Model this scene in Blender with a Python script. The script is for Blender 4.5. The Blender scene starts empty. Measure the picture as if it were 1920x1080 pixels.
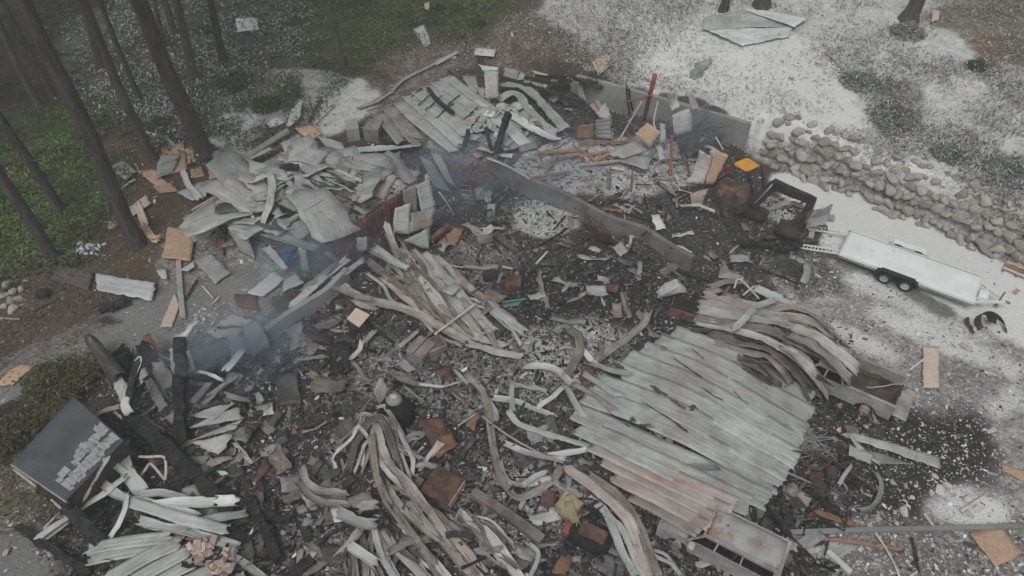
import bpy, math, random
import numpy as np
rnd = random.Random(7)
rs = np.random.RandomState(11)
SC = bpy.context.scene
COL = SC.collection

# ---------------------------------------------------------------- camera, world, sun, exposure
CAM_H, FPX, PITCH = 26.0, 1390.0, math.radians(45.0)
cd = bpy.data.cameras.new("camera")
cd.sensor_width = 36.0; cd.lens = FPX/1920*36.0; cd.clip_start = 0.5; cd.clip_end = 1000
cam = bpy.data.objects.new("camera", cd); COL.objects.link(cam)
cam.location = (0, 0, CAM_H); cam.rotation_euler = (math.radians(90)-PITCH, 0, 0)
SC.camera = cam
SUN_EL, SUN_AZ = 58.0, 200.0
w = bpy.data.worlds.new("World"); SC.world = w; w.use_nodes = True
nt = w.node_tree; bg = nt.nodes["Background"]
sky = nt.nodes.new("ShaderNodeTexSky"); sky.sky_type = 'NISHITA'; sky.sun_disc = False
sky.sun_elevation = math.radians(SUN_EL); sky.sun_rotation = math.radians(SUN_AZ)
sky.air_density = 1.0; sky.dust_density = 4.0; sky.ozone_density = 1.0
hs = nt.nodes.new("ShaderNodeHueSaturation"); hs.inputs["Saturation"].default_value = 0.16   # overcast: grey cloud
nt.links.new(sky.outputs[0], hs.inputs["Color"]); nt.links.new(hs.outputs[0], bg.inputs[0])
bg.inputs[1].default_value = 0.095
sd = bpy.data.lights.new("sun", 'SUN'); sd.energy = 1.2; sd.angle = math.radians(28); sd.color = (1.0, 0.97, 0.93)
sun = bpy.data.objects.new("sun", sd); COL.objects.link(sun); sun.location = (0, 0, 80)
sun.rotation_euler = (math.radians(90-SUN_EL), 0, math.radians(180-SUN_AZ))
SC.view_settings.view_transform = 'Standard'; SC.view_settings.look = 'None'
SC.view_settings.gamma = 1.0; SC.view_settings.exposure = 0.12
SC.view_settings.use_curve_mapping = False
SC.cycles.max_bounces = 5; SC.cycles.diffuse_bounces = 3; SC.cycles.glossy_bounces = 2
SC.cycles.transparent_max_bounces = 6; SC.cycles.volume_bounces = 1
try:
    SC.cycles.volume_step_rate = 2.0; SC.cycles.volume_max_steps = 128
except Exception: pass

# ---------------------------------------------------------------- from a place in the photograph to a place on the ground
CP, SP = math.cos(PITCH), math.sin(PITCH)
def ray(u, v):
    x = (u-960)/FPX; y = (540-v)/FPX
    return x, CP+SP*y, -SP+CP*y
def P(u, v, z=0.0):
    dx, dy, dz = ray(u, v); t = (z-CAM_H)/dz
    return np.array([dx*t, dy*t, z])
def to_px(x, y, z):
    zz = z-CAM_H
    d = y*CP-zz*SP; up = y*SP+zz*CP
    d = np.where(d < 0.5, 0.5, d)
    return 960+FPX*x/d, 540-FPX*up/d
def ppm(u, v):
    p = P(u, v); return FPX/(p[1]*CP+CAM_H*SP)

# ---------------------------------------------------------------- value noise
def _h(ix, iy, seed):
    n = (ix*374761393+iy*668265263+seed*1442695041) & 0x7fffffff
    n = ((n ^ (n >> 13))*1274126177) & 0x7fffffff
    return ((n ^ (n >> 16)) & 0xffff)/65535.0
def vnoise(x, y, seed=0):
    x = np.asarray(x, float); y = np.asarray(y, float)
    ix = np.floor(x).astype(np.int64); iy = np.floor(y).astype(np.int64)
    fx = x-ix; fy = y-iy; fx = fx*fx*(3-2*fx); fy = fy*fy*(3-2*fy)
    a = _h(ix, iy, seed); b = _h(ix+1, iy, seed); c = _h(ix, iy+1, seed); d = _h(ix+1, iy+1, seed)
    return (a*(1-fx)+b*fx)*(1-fy)+(c*(1-fx)+d*fx)*fy
def fbm(x, y, seed=0, oct=4):
    s = 0; a = .5; t = 0
    for k in range(oct):
        s = s+a*vnoise(np.asarray(x)*2**k, np.asarray(y)*2**k, seed+k*17); t += a; a *= .55
    return s/t
def sstep(a, b, x):
    t = np.clip((x-a)/(b-a), 0, 1); return t*t*(3-2*t)

# ---------------------------------------------------------------- the lie of the land
S_ = CAM_H/21.0
BANK = np.array([(-9, 45.5), (-1.5, 40), (4.2, 34.6), (11.7, 30.2), (20, 23.2), (32, 12.5)])*S_
def bank_d(x, y):
    best = np.full(np.shape(x), 1e9); sgn = np.ones(np.shape(x))
    for i in range(len(BANK)-1):
        a = BANK[i]; b = BANK[i+1]; e = b-a; L = np.hypot(*e)
        t = ((x-a[0])*e[0]+(y-a[1])*e[1])/L**2
        tc = np.clip(t, 0 if i else -9, 1 if i < len(BANK)-2 else 9)
        d = np.hypot(x-a[0]-tc*e[0], y-a[1]-tc*e[1])
        s = np.sign(e[0]*(y-a[1])-e[1]*(x-a[0]))
        m = d < best; best = np.where(m, d, best); sgn = np.where(m, s, sgn)
    return best*sgn
def h_base(x, y):
    x = np.asarray(x, float); y = np.asarray(y, float)
    d = bank_d(x, y)
    sb = 0.3+1.4*sstep(14.2, 15.2, x)+5.0*sstep(2.5, -5, x)
    H = (1.85+0.35*sstep(14, 16, x))*sstep(-10, 1.5, x)
    h = H*sstep(0.02, 1, d/sb)+0.05*np.clip(d-1, 0, 60)*sstep(-8, 4, x)
    h = h+0.35*(fbm(x*.12, y*.12, 5, 3)-.5)*sstep(0.5, 4, np.abs(d))
    return h
GX0, GX1, GY0, GY1, GS = -48.0, 48.0, 4.0, 84.0, 0.2
gxs = np.arange(GX0, GX1, GS); gys = np.arange(GY0, GY1, GS)
GXX, GYY = np.meshgrid(gxs, gys)
def _inpoly(px, py, poly):
    ins = np.zeros(px.shape, bool); n = len(poly)
    for i in range(n):
        x1, y1 = poly[i]; x2, y2 = poly[(i+1) % n]
        c = ((y1 > py) != (y2 > py)) & (px < (x2-x1)*(py-y1)/((y2-y1) if y2 != y1 else 1e-9)+x1)
        ins ^= c
    return ins
def _blur(a, r):
    k = max(1, int(round(r/GS)))
    ker = np.ones(2*k+1)/(2*k+1)
    for _ in range(2):
        a = np.apply_along_axis(lambda q: np.convolve(np.pad(q, k, mode='edge'), ker, 'valid'), 0, a)
        a = np.apply_along_axis(lambda q: np.convolve(np.pad(q, k, mode='edge'), ker, 'valid'), 1, a)
    return a
def T(u, v, dz=0.0, hf=None):
    hf = hf or h_land
    z = 0.0
    for _ in range(14):
        p = P(u, v, z+dz); z = z*.45+.55*float(hf(p[0], p[1]))
    return P(u, v, z+dz)
def pts(s): return [tuple(float(q) for q in w_.split(',')) for w_ in s.split()]
def zone(poly, blur, z=None):
    """a patch of ground: outline on the photograph -> outline on the land -> soft mask in metres"""
    wp = [tuple(T(u, v, 0, h_base)[:2]) if z is None else tuple(P(u, v, z)[:2]) for u, v in pts(poly)]
    return _blur(_inpoly(GXX, GYY, wp).astype(float), blur)
def samp(g, x, y):
    fx = np.clip((np.asarray(x)-GX0)/GS, 0, len(gxs)-1.001); fy = np.clip((np.asarray(y)-GY0)/GS, 0, len(gys)-1.001)
    ix = fx.astype(int); iy = fy.astype(int); ax = fx-ix; ay = fy-iy
    return (g[iy, ix]*(1-ax)+g[iy, ix+1]*ax)*(1-ay)+(g[iy+1, ix]*(1-ax)+g[iy+1, ix+1]*ax)*ay

Z_BURN = zone("640,330 700,230 860,130 930,130 1120,190 1250,260 1400,310 1540,420 1540,470 1400,500 1460,560 1580,640 1700,760 1640,860 1540,1000 1560,1140 120,1140 90,960 250,830 170,700 330,640 500,610 600,530 420,430 380,390 520,280", 0.5)
MOUND = (2.1*zone("392,398 512,285 700,300 790,338 640,430 598,452 480,425", 0.35, 1.9)
         + 0.9*zone("720,235 850,150 900,190 1040,250 1000,275 930,300 870,280", 0.8, 0.8)
         + 0.45*zone("1250,640 1480,740 1420,900 1330,930 1190,880 1080,740", 0.7, 0)
         + 0.4*zone("1330,560 1540,680 1500,720 1270,620", 0.6, 0)
         + 0.35*zone("700,800 880,900 1000,1080 620,1080 600,930", 0.6, 0)
         + 0.35*zone("200,930 440,960 460,1080 220,1080", 0.6, 0)
         + 0.4*zone("340,700 460,700 440,850 350,850", 0.6, 0)
         + 0.5*zone("1180,220 1330,240 1400,330 1300,360 1200,320", 0.8, 0)
         + 1.0*zone("935,312 1085,390 1235,452 1300,480 1370,440 1390,350 1300,260 1120,215 1040,270 960,300", 0.3, 0.6)
         + 0.5*zone("720,470 780,470 960,610 900,640 760,560", 0.6, 0)
         + 0.35*zone("1520,800 1700,860 1640,950 1500,960", 0.7, 0))
def h_land(x, y):
    b = samp(Z_BURN, x, y)
    h = h_base(x, y)+samp(MOUND, x, y)
    return h+b*(0.30*(fbm(np.asarray(x)*.8, np.asarray(y)*.8, 21, 3)-.5)+0.16*(fbm(np.asarray(x)*2.6, np.asarray(y)*2.6, 33, 3)-.5))

def h_smooth(x, y): return h_base(x, y)+samp(MOUND, x, y)

# ---------------------------------------------------------------- mesh helpers
def mk(name, V, F, mat=None, parent=None, uv=None, col=None, smooth=False, world=True):
    """ONE mesh object; its origin goes to the foot of the thing"""
    V = np.asarray(V, float)
    if parent is None and world:
        o0 = np.array([V[:, 0].mean(), V[:, 1].mean(), V[:, 2].min()])
    else: o0 = np.zeros(3)
    me = bpy.data.meshes.new(name)
    if isinstance(F, np.ndarray) and F.ndim == 2:
        nf, k = F.shape
        me.vertices.add(len(V)); me.vertices.foreach_set("co", (V-o0).astype(np.float32).ravel())
        me.loops.add(nf*k); me.loops.foreach_set("vertex_index", F.astype(np.int32).ravel())
        me.polygons.add(nf); me.polygons.foreach_set("loop_start", np.arange(0, nf*k, k, dtype=np.int32))
        me.update(calc_edges=True)
    else:
        me.from_pydata([tuple(v) for v in (V-o0)], [], [tuple(int(i) for i in f) for f in F]); me.update()
    li = np.zeros(len(me.loops), np.int32); me.loops.foreach_get("vertex_index", li)
    if uv is not None:
        ul = me.uv_layers.new(name="UVMap"); ul.data.foreach_set("uv", np.asarray(uv, np.float32)[li].ravel())
    if col is not None:
        for cn, ca in (col if isinstance(col, dict) else {"Col": col}).items():
            a = me.attributes.new(cn, 'FLOAT_COLOR', 'POINT')
            c4 = np.ones((len(V), 4), np.float32); c4[:, :ca.shape[1]] = ca
            a.data.foreach_set("color", c4.ravel())
    if smooth: me.polygons.foreach_set("use_smooth", np.ones(len(me.polygons), bool))
    if mat: me.materials.append(mat)
    o = bpy.data.objects.new(name, me); COL.objects.link(o)
    if parent is not None:
        o.parent = parent
    else: o.location = o0
    return o
def tag(o, label=None, cat=None, group=None, kind=None):
    if label: o["label"] = label
    if cat:
        o["category"] = cat
        if not kind: o["kind"] = "thing"
    if group: o["group"] = group
    if kind: o["kind"] = kind
    return o
def thing(name, label, cat, loc, rz=0.0, group=None):
    o = bpy.data.objects.new(name, None); COL.objects.link(o); o.empty_display_size = .3
    o.location = loc; o.rotation_euler = (0, 0, rz)
    return tag(o, label, cat, group)
class MB:
    """collects boxes, tubes and grids for one mesh"""
    def __init__(s): s.V = []; s.F = []; s.n = 0
    def add(s, V, F):
        V = np.asarray(V, float); s.V.append(V); s.F += [tuple(int(i)+s.n for i in f) for f in F]; s.n += len(V); return s
    def box(s, c, size, ax=None, bev=0.0):
        c = np.asarray(c, float); hx, hy, hz = [q/2 for q in size]
        b = min(bev, hx*.45, hy*.45, hz*.45)
        A = np.eye(3) if ax is None else np.array(ax, float)
        if b <= 0:
            L = [(x, y, z) for x in (-hx, hx) for y in (-hy, hy) for z in (-hz, hz)]
            F = [(0, 1, 3, 2), (4, 6, 7, 5), (0, 4, 5, 1), (2, 3, 7, 6), (0, 2, 6, 4), (1, 5, 7, 3)]
        else:
            L = []; F = []
            for zz, ins in ((-hz, b), (-hz+b, 0), (hz-b, 0), (hz, b)):
                X, Y = hx-ins, hy-ins
                L += [(-X+b, -Y, zz), (X-b, -Y, zz), (X, -Y+b, zz), (X, Y-b, zz), (X-b, Y, zz), (-X+b, Y, zz), (-X, Y-b, zz), (-X, -Y+b, zz)]
            for k in range(3):
                for i in range(8):
                    j = (i+1) % 8; F.append((k*8+i, k*8+j, k*8+8+j, k*8+8+i))
            F.append(tuple(range(7, -1, -1))); F.append(tuple(range(24, 32)))
        return s.add(c+np.array(L)@A, F)
    def tube(s, path, r, n=8, cap=True):
        path = np.asarray(path, float); m = len(path)
        r = np.full(m, r) if np.isscalar(r) else np.asarray(r, float)
        V = []; F = []; up = np.array([0, 0, 1.0])
        tg = np.gradient(path, axis=0); tg /= np.linalg.norm(tg, axis=1)[:, None]+1e-9
        ref = np.array([1.0, 0, 0]) if abs(tg[0][2]) > .8 else up
        for i in range(m):
            a = np.cross(tg[i], ref); a /= np.linalg.norm(a)+1e-9; b = np.cross(a, tg[i])
            for k in range(n):
                t = 2*math.pi*k/n; V.append(path[i]+r[i]*(a*math.cos(t)+b*math.sin(t)))
        for i in range(m-1):
            for k in range(n):
                k2 = (k+1) % n; F.append((i*n+k, i*n+k2, (i+1)*n+k2, (i+1)*n+k))
        if cap: F.append(tuple(range(n-1, -1, -1))); F.append(tuple((m-1)*n+k for k in range(n)))
        return s.add(V, F)
    def bar(s, a, b, w_, h_, bev=0.0, up=(0, 0, 1)):
        a = np.asarray(a, float); b = np.asarray(b, float); d = b-a; L = np.linalg.norm(d); d /= L
        sd_ = np.cross(d, up); n_ = np.linalg.norm(sd_)
        sd_ = sd_/n_ if n_ > 1e-4 else np.array([1., 0, 0]); nn = np.cross(sd_, d)
        return s.box((a+b)/2, (L, w_, h_), (d, sd_, nn), bev)
    def build(s, name, mat, parent=None, smooth=False, jit=0.0):
        V = np.concatenate(s.V)
        if jit: V = V+rs.uniform(-jit, jit, V.shape)
        return mk(name, V, s.F, mat, parent, smooth=smooth)
def catmull(p, n):
    p = np.asarray(p, float)
    if len(p) == 2: return p[0]+(p[1]-p[0])*np.linspace(0, 1, n)[:, None]
    q = np.vstack([2*p[0]-p[1], p, 2*p[-1]-p[-2]]); m = len(p)-1
    L = np.linalg.norm(np.diff(p, axis=0), axis=1); cum = np.concatenate([[0], np.cumsum(L)])
    out = []
    for t in np.linspace(0, cum[-1], n):
        i = min(m-1, int(np.searchsorted(cum, t, 'right')-1)); f = (t-cum[i])/max(L[i], 1e-9)
        a, b, c, d = q[i], q[i+1], q[i+2], q[i+3]
        out.append(.5*((2*b)+(-a+c)*f+(2*a-5*b+4*c-d)*f*f+(-a+3*b-3*c+d)*f**3))
    return np.array(out)
def two_sided(G, uv, thick, name, mat, parent=None, smooth=True):
    """a bent sheet given as a grid of points (n,m,3), with real thickness"""
    n, m = G.shape[:2]
    du = np.gradient(G, axis=0); dv = np.gradient(G, axis=1)
    N = np.cross(du, dv); N /= np.linalg.norm(N, axis=2)[..., None]+1e-9
    if N[..., 2].mean() < 0: N = -N
    top = G.reshape(-1, 3); bot = (G-N*thick).reshape(-1, 3); o = n*m
    i, j = np.meshgrid(np.arange(n-1), np.arange(m-1), indexing='ij'); a = (i*m+j).ravel()
    q = np.stack([a, a+m, a+m+1, a+1], 1); qb = q[:, ::-1]+o
    E = []
    for k in range(n-1): E += [(k*m, k*m+o, (k+1)*m+o, (k+1)*m), (k*m+m-1, (k+1)*m+m-1, (k+1)*m+m-1+o, k*m+m-1+o)]
    for k in range(m-1): E += [(k, k+1, k+1+o, k+o), ((n-1)*m+k, (n-1)*m+k+o, (n-1)*m+k+1+o, (n-1)*m+k+1)]
    F = np.vstack([q, qb, np.array(E)])
    return mk(name, np.vstack([top, bot]), F, mat, parent, uv=np.vstack([uv, uv]), smooth=smooth)
# ---------------------------------------------------------------- materials
def new_mat(name):
    m = bpy.data.materials.new(name); m.use_nodes = True
    nt = m.node_tree; b = nt.nodes["Principled BSDF"]; return m, nt, b
class N_:
    def __init__(s, nt): s.nt = nt
    def n(s, t, **kw):
        x = s.nt.nodes.new(t)
        for k, v in kw.items(): setattr(x, k, v)
        return x
    def l(s, a, b): s.nt.links.new(a, b)
    def noise(s, vec, scale, detail=4, rough=.6):
        x = s.n("ShaderNodeTexNoise"); x.inputs["Scale"].default_value = scale; x.inputs["Detail"].default_value = detail
        x.inputs["Roughness"].default_value = rough; s.l(vec, x.inputs["Vector"]); return x.outputs["Fac"]
    def ramp(s, fac, a, b, inv=False):
        x = s.n("ShaderNodeMapRange"); x.inputs[1].default_value = a; x.inputs[2].default_value = b
        x.inputs[3].default_value = 1 if inv else 0; x.inputs[4].default_value = 0 if inv else 1
        x.interpolation_type = 'SMOOTHSTEP'; s.l(fac, x.inputs[0]); return x.outputs[0]
    def mul(s, a, b, op='MULTIPLY'):
        x = s.n("ShaderNodeMath", operation=op)
        for q, i in ((a, 0), (b, 1)):
            if isinstance(q, (int, float)): x.inputs[i].default_value = q
            else: s.l(q, x.inputs[i])
        return x.outputs[0]
    def mix(s, fac, a, b, mode='MIX'):
        x = s.n("ShaderNodeMix", data_type='RGBA', blend_type=mode)
        for q, i in ((fac, 0), (a, 6), (b, 7)):
            if isinstance(q, (int, float)): x.inputs[i].default_value = q
            elif isinstance(q, tuple): x.inputs[i].default_value = (*q, 1) if len(q) == 3 else q
            else: s.l(q, x.inputs[i])
        return x.outputs[2]
    def coords(s):
        """object coordinates shifted by a number of the object's own, so no two sheets share a pattern"""
        tc = s.n("ShaderNodeTexCoord"); oi = s.n("ShaderNodeObjectInfo")
        k = s.mul(oi.outputs["Random"], 91.0)
        v = s.n("ShaderNodeVectorMath", operation='ADD'); s.l(tc.outputs["Object"], v.inputs[0]); s.l(k, v.inputs[1])
        return v.outputs[0], tc, oi.outputs["Random"]
    def bump(s, b, h, strength, dist=.05):
        x = s.n("ShaderNodeBump"); x.inputs["Strength"].default_value = strength; x.inputs["Distance"].default_value = dist
        s.l(h, x.inputs["Height"]); s.l(x.outputs[0], b.inputs["Normal"])
def metal(name, base, burn, burn_lo=.45, burn_hi=.75, soot=.5, rough=.52, tint=None, streak=.5, world=False, ash=.35):
    m, nt, b = new_mat(name); k = N_(nt); vec, tc, rd = k.coords()
    if world: vec = k.n("ShaderNodeNewGeometry").outputs["Position"]
    c = k.mix(k.ramp(k.noise(vec, .55, 5), .3, .7), base, tuple(q*.72 for q in base))
    if tint: c = k.mix(k.mul(k.ramp(k.noise(vec, .38, 3), .52, .72), .7), c, tint)
    c = k.mix(k.mul(k.ramp(k.noise(vec, .8, 6, .65), burn_lo, burn_hi), .8), c, burn)
    mp = k.n("ShaderNodeMapping"); mp.inputs["Scale"].default_value = (.5, 5.0, 1); k.l(tc.outputs["UV"], mp.inputs[0])
    st = k.ramp(k.noise(mp.outputs[0], 1.8, 6, .75), .47, .66)
    c = k.mix(k.mul(st, streak), c, tuple(q*.38 for q in burn))
    sp = k.ramp(k.noise(vec, 5.5, 5, .7), .60, .70)
    sp2 = k.ramp(k.noise(vec, 1.1, 2), .45, .65)
    c = k.mix(k.mul(k.mul(sp, sp2), soot), c, (.035, .035, .034))
    c = k.mix(k.mul(k.ramp(k.noise(vec, 1.7, 6, .72), .56, .72), ash), c, (.60, .61, .60))
    br = k.n("ShaderNodeMapRange"); k.l(rd, br.inputs[0]); br.inputs[3].default_value = .90 if world else .70; br.inputs[4].default_value = 1.05 if world else 1.12
    c = k.mix(1.0, c, br.outputs[0], 'MULTIPLY')
    k.l(c, b.inputs["Base Color"]); b.inputs["Roughness"].default_value = rough; b.inputs["Specular IOR Level"].default_value = .3
    k.bump(b, k.noise(vec, 9, 4), .25, .03)
    return m
def plain(name, a, c2, scale=2.0, rough=.85, spots=None, bump=.4, bscale=14, lo=.35, hi=.65, spot_lo=.56, spot_hi=.66, spot_s=4.0, rand=.3, grain=None):
    m, nt, b = new_mat(name); k = N_(nt); vec, tc, rd = k.coords()
    if grain:
        mp = k.n("ShaderNodeMapping"); mp.inputs["Scale"].default_value = grain; k.l(vec, mp.inputs[0]); vec = mp.outputs[0]
    c = k.mix(k.ramp(k.noise(vec, scale, 6, .65), lo, hi), a, c2)
    if spots: c = k.mix(k.ramp(k.noise(vec, spot_s, 5, .7), spot_lo, spot_hi), c, spots)
    if rand:
        br = k.n("ShaderNodeMapRange"); k.l(rd, br.inputs[0]); br.inputs[3].default_value = 1-rand; br.inputs[4].default_value = 1+rand*.5
        c = k.mix(1.0, c, br.outputs[0], 'MULTIPLY')
    k.l(c, b.inputs["Base Color"]); b.inputs["Roughness"].default_value = rough; b.inputs["Specular IOR Level"].default_value = .25
    k.bump(b, k.noise(vec, bscale, 5, .7), bump, .05)
    return m
M = {}
M['pale'] = metal("pale_roofing", (.47, .49, .47), (.26, .235, .20), .46, .76, .65, tint=(.44, .37, .34))
M['green'] = metal("grey_green_roofing", (.42, .46, .44), (.25, .225, .195), .42, .72, .85, tint=(.42, .35, .32), streak=.5, world=True)
M['white'] = metal("white_sheet", (.62, .65, .64), (.34, .32, .28), .62, .85, .45, streak=.3)
M['tan'] = metal("scorched_roofing", (.36, .34, .305), (.15, .12, .09), .38, .68, .7, tint=(.40, .30, .25), streak=.7)
M['brown'] = metal("burnt_brown_roofing", (.28, .25, .215), (.10, .075, .055), .40, .66, .7, tint=(.30, .21, .16), streak=.85)
M['dark'] = metal("sooty_sheet", (.12, .12, .115), (.04, .035, .03), .40, .66, .8, streak=.6)
M['grey'] = metal("dull_grey_sheet", (.30, .315, .31), (.16, .15, .135), .45, .75, .7)
M['pink'] = metal("heat_pinked_sheet", (.48, .44, .41), (.32, .22, .17), .45, .75, .5, tint=(.50, .36, .32))
M['bare'] = plain('bare_roof_metal', (.34, .35, .355), (.26, .27, .275), 2, .8, spots=(.14, .145, .15), rand=0)
M['rustorange'] = plain('orange_rust', (.235, .125, .065), (.13, .08, .055), 2.5, .9, spots=(.07, .055, .045), spot_lo=.54, spot_hi=.68)
M['rust'] = plain("rust", (.17, .09, .055), (.06, .04, .032), 2.2, .9, spots=(.21, .11, .06), lo=.3, hi=.6, spot_lo=.58, spot_hi=.74)
M['rustred'] = plain("rusty_red_steel", (.22, .10, .075), (.10, .06, .05), 2.0, .9, spots=(.05, .04, .035))
M['redpaint'] = plain("red_oxide_paint", (.34, .10, .07), (.22, .10, .07), 3, .7)
M['orange'] = plain("orange_paint", (.62, .31, .035), (.48, .24, .04), 2.5, .7, spots=(.2, .11, .03), spot_lo=.66, spot_hi=.78, rand=0)
M['char'] = plain("charred_wood", (.016, .016, .017), (.045, .044, .043), 3, .95, spots=(.17, .165, .16), bump=1.0, bscale=11, spot_lo=.58, spot_hi=.70, spot_s=7)
M['osb'] = plain("chipboard", (.48, .34, .235), (.38, .26, .175), 9, .9, spots=(.50, .42, .34), lo=.35, hi=.6, spot_lo=.55, spot_hi=.75, spot_s=1.2, rand=.25)
M['osbpale'] = plain("pale_board", (.55, .45, .36), (.46, .38, .31), 5, .9, spots=(.34, .28, .22), spot_lo=.62, spot_hi=.75, rand=.15)
M['lumber'] = plain("reddish_lumber", (.36, .22, .15), (.24, .15, .105), 3, .9)
M['lumberpale'] = plain("pale_lumber", (.52, .48, .42), (.38, .34, .29), 3, .9)
M['conc'] = plain("concrete", (.36, .37, .355), (.28, .285, .275), .9, .9, spots=(.20, .20, .19), spot_lo=.60, spot_hi=.78, spot_s=1.6, bump=.2)
M['concdirty'] = plain("smoked_concrete", (.25, .245, .225), (.15, .148, .135), .9, .9, spots=(.07, .068, .065), spot_lo=.55, spot_hi=.75, spot_s=1.2)
M['stone'] = plain("field_stone", (.36, .345, .305), (.29, .275, .24), 1.6, .9, bump=.5, bscale=7, spots=(.50, .50, .48), spot_lo=.58, spot_hi=.70, spot_s=1.3, rand=.3)
M['bark'] = plain("bark", (.105, .092, .082), (.045, .040, .036), 6, .95, bump=1.0, bscale=10, spots=(.15, .14, .125), spot_lo=.60, spot_hi=.75, grain=(1, 1, .16))
M['black'] = plain("black_rubber", (.018, .018, .02), (.03, .03, .03), 4, .8)
M['void'] = plain("soot_gap_black", (.012, .012, .013), (.025, .024, .023), 4, .95)  # burnt black things, and black sheets painted in for shaded gaps
M['ash'] = plain("white_ash", (.62, .62, .61), (.45, .45, .44), 3, .95, bump=.8)
M['foam'] = plain("white_dusted_deck", (.72, .735, .735), (.64, .655, .655), .8, .9, spots=(.42, .43, .43), spot_lo=.58, spot_hi=.74, spot_s=1.8, rand=0)
M['blue'] = plain("blue_plastic", (.03, .13, .30), (.02, .07, .16), 2, .5)
M['slate'] = plain("dark_grey_roofing", (.085, .095, .105), (.06, .066, .072), .8, .6, rand=0, bump=.15)
M['insul'] = plain("pink_insulation", (.42, .31, .265), (.33, .26, .23), 4, .95, spots=(.46, .42, .38))
M['fence'] = plain("weathered_boards", (.11, .095, .085), (.06, .052, .048), 3, .9)
M['carbody'] = plain("burnt_car_paint", (.34, .34, .33), (.22, .22, .21), 1.3, .7, spots=(.27, .14, .075), spot_lo=.52, spot_hi=.68, spot_s=1.5, rand=0)
M['truckbody'] = plain("burnt_truck_paint", (.34, .33, .30), (.20, .20, .195), 1.3, .7, spots=(.24, .17, .12), spot_lo=.52, spot_hi=.7, spot_s=1.1, rand=0)
M['exc'] = plain("burnt_machine_steel", (.075, .063, .052), (.022, .02, .018), 2, .85, spots=(.15, .10, .06), spot_lo=.58, spot_hi=.72)
M['excbody'] = plain('burnt_engine_cover', (.14, .11, .085), (.05, .043, .036), 1.6, .85, spots=(.34, .24, .09), spot_lo=.56, spot_hi=.68, spot_s=1.8)
M['green_p'] = plain("green_plastic", (.05, .28, .12), (.05, .20, .10), 3, .5)
M['litter'] = plain("pale_packaging", (.55, .58, .60), (.40, .42, .50), 3, .6, spots=(.35, .22, .20))
M['red_p'] = plain("red_plastic", (.40, .05, .08), (.28, .04, .06), 3, .5)
M['teal'] = plain("teal_pipe", (.10, .22, .18), (.08, .16, .14), 3, .6)
M['yellow'] = plain("yellow_wood", (.42, .355, .235), (.30, .24, .15), 3, .9)

def attr_mat(name, rough=.95, backlit=False):
    m, nt, b = new_mat(name); k = N_(nt)
    a = k.n("ShaderNodeAttribute", attribute_name="Col")
    tc = k.n("ShaderNodeTexCoord")
    c = k.mix(1.0, a.outputs["Color"], k.mix(k.noise(tc.outputs["Object"], 3.0, 3), (.7, .7, .7), (1.25, 1.25, 1.25)), 'MULTIPLY')
    k.l(c, b.inputs["Base Color"]); b.inputs["Roughness"].default_value = rough; b.inputs["Specular IOR Level"].default_value = .15
    return m
M['chips'] = attr_mat("burnt_rubble")
M['leaf'] = attr_mat("leaves")

# ground: colour of each patch is painted on the land (soil, grass, ash, gravel, concrete, canopy shade), dust and flakes by noise
m, nt, b = new_mat("ground_soil"); k = N_(nt)
a = k.n("ShaderNodeAttribute", attribute_name="Col"); d = k.n("ShaderNodeAttribute", attribute_name="Aux")
sx = k.n("ShaderNodeSeparateColor"); k.l(d.outputs["Color"], sx.inputs[0])
tc = k.n("ShaderNodeTexCoord"); vec = tc.outputs["Object"]
n1 = k.noise(vec, 1.3, 6, .7); n2 = k.noise(vec, 6.0, 5, .7); n3 = k.noise(vec, 16.0, 3, .6)
c = k.mix(1.0, a.outputs["Color"], k.mix(n2, (.6, .6, .6), (1.42, 1.4, 1.36)), 'MULTIPLY')
dust = k.mul(sx.outputs[0], k.ramp(k.mul(k.mul(n1, .5), k.mul(n2, .5), 'ADD'), .40, .60))
dsum = k.mul(k.mul(sx.outputs[0], 1.25), k.mul(k.mul(n1, .55), k.mul(n2, .65), 'ADD'), 'ADD')
c = k.mix(k.mul(k.ramp(dsum, .80, 1.30), .95), c, (.68, .69, .68))
vo = k.n("ShaderNodeTexVoronoi"); vo.inputs["Scale"].default_value = 7.5; k.l(vec, vo.inputs["Vector"])
fl = k.mul(k.ramp(vo.outputs["Distance"], .16, .26, True), k.ramp(n1, .38, .62))
c = k.mix(k.mul(fl, sx.outputs[1]), c, (.52, .51, .49))
fd = k.mul(k.ramp(n3, .56, .66), sx.outputs[2])
c = k.mix(k.mul(fd, .85), c, (.018, .018, .018))
k.l(c, b.inputs["Base Color"]); b.inputs["Roughness"].default_value = .97; b.inputs["Specular IOR Level"].default_value = .1
k.bump(b, k.mul(n2, n3, 'ADD'), .7, .10)
M['ground'] = m
# ---------------------------------------------------------------- ground: one sheet out to the horizon
def axis(lo, hi, step, out_lo, out_hi):
    a = list(np.arange(lo, hi+1e-6, step)); s = step
    while a[-1] < out_hi: s *= 1.35; a.append(a[-1]+s)
    s = step; pre = []
    x = lo
    while x > out_lo: s *= 1.35; x -= s; pre.append(x)
    return np.array(pre[::-1]+a)
ax_ = axis(-37, 37, .15, -260, 260); ay_ = axis(8, 66, .15, -120, 360)
XX, YY = np.meshgrid(ax_, ay_)
ZZ = h_land(XX, YY)
nX, nY = len(ax_), len(ay_)
DARKB = (.055, .054, .052)
cg = np.zeros(XX.shape+(3,)); ag = np.zeros(XX.shape+(3,))
n_lo = fbm(XX*.25, YY*.25, 3, 4); n_md = fbm(XX*.9, YY*.9, 8, 4); n_hi = fbm(XX*2.5, YY*2.5, 12, 3)
cg[:] = (.075, .062, .045)
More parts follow.
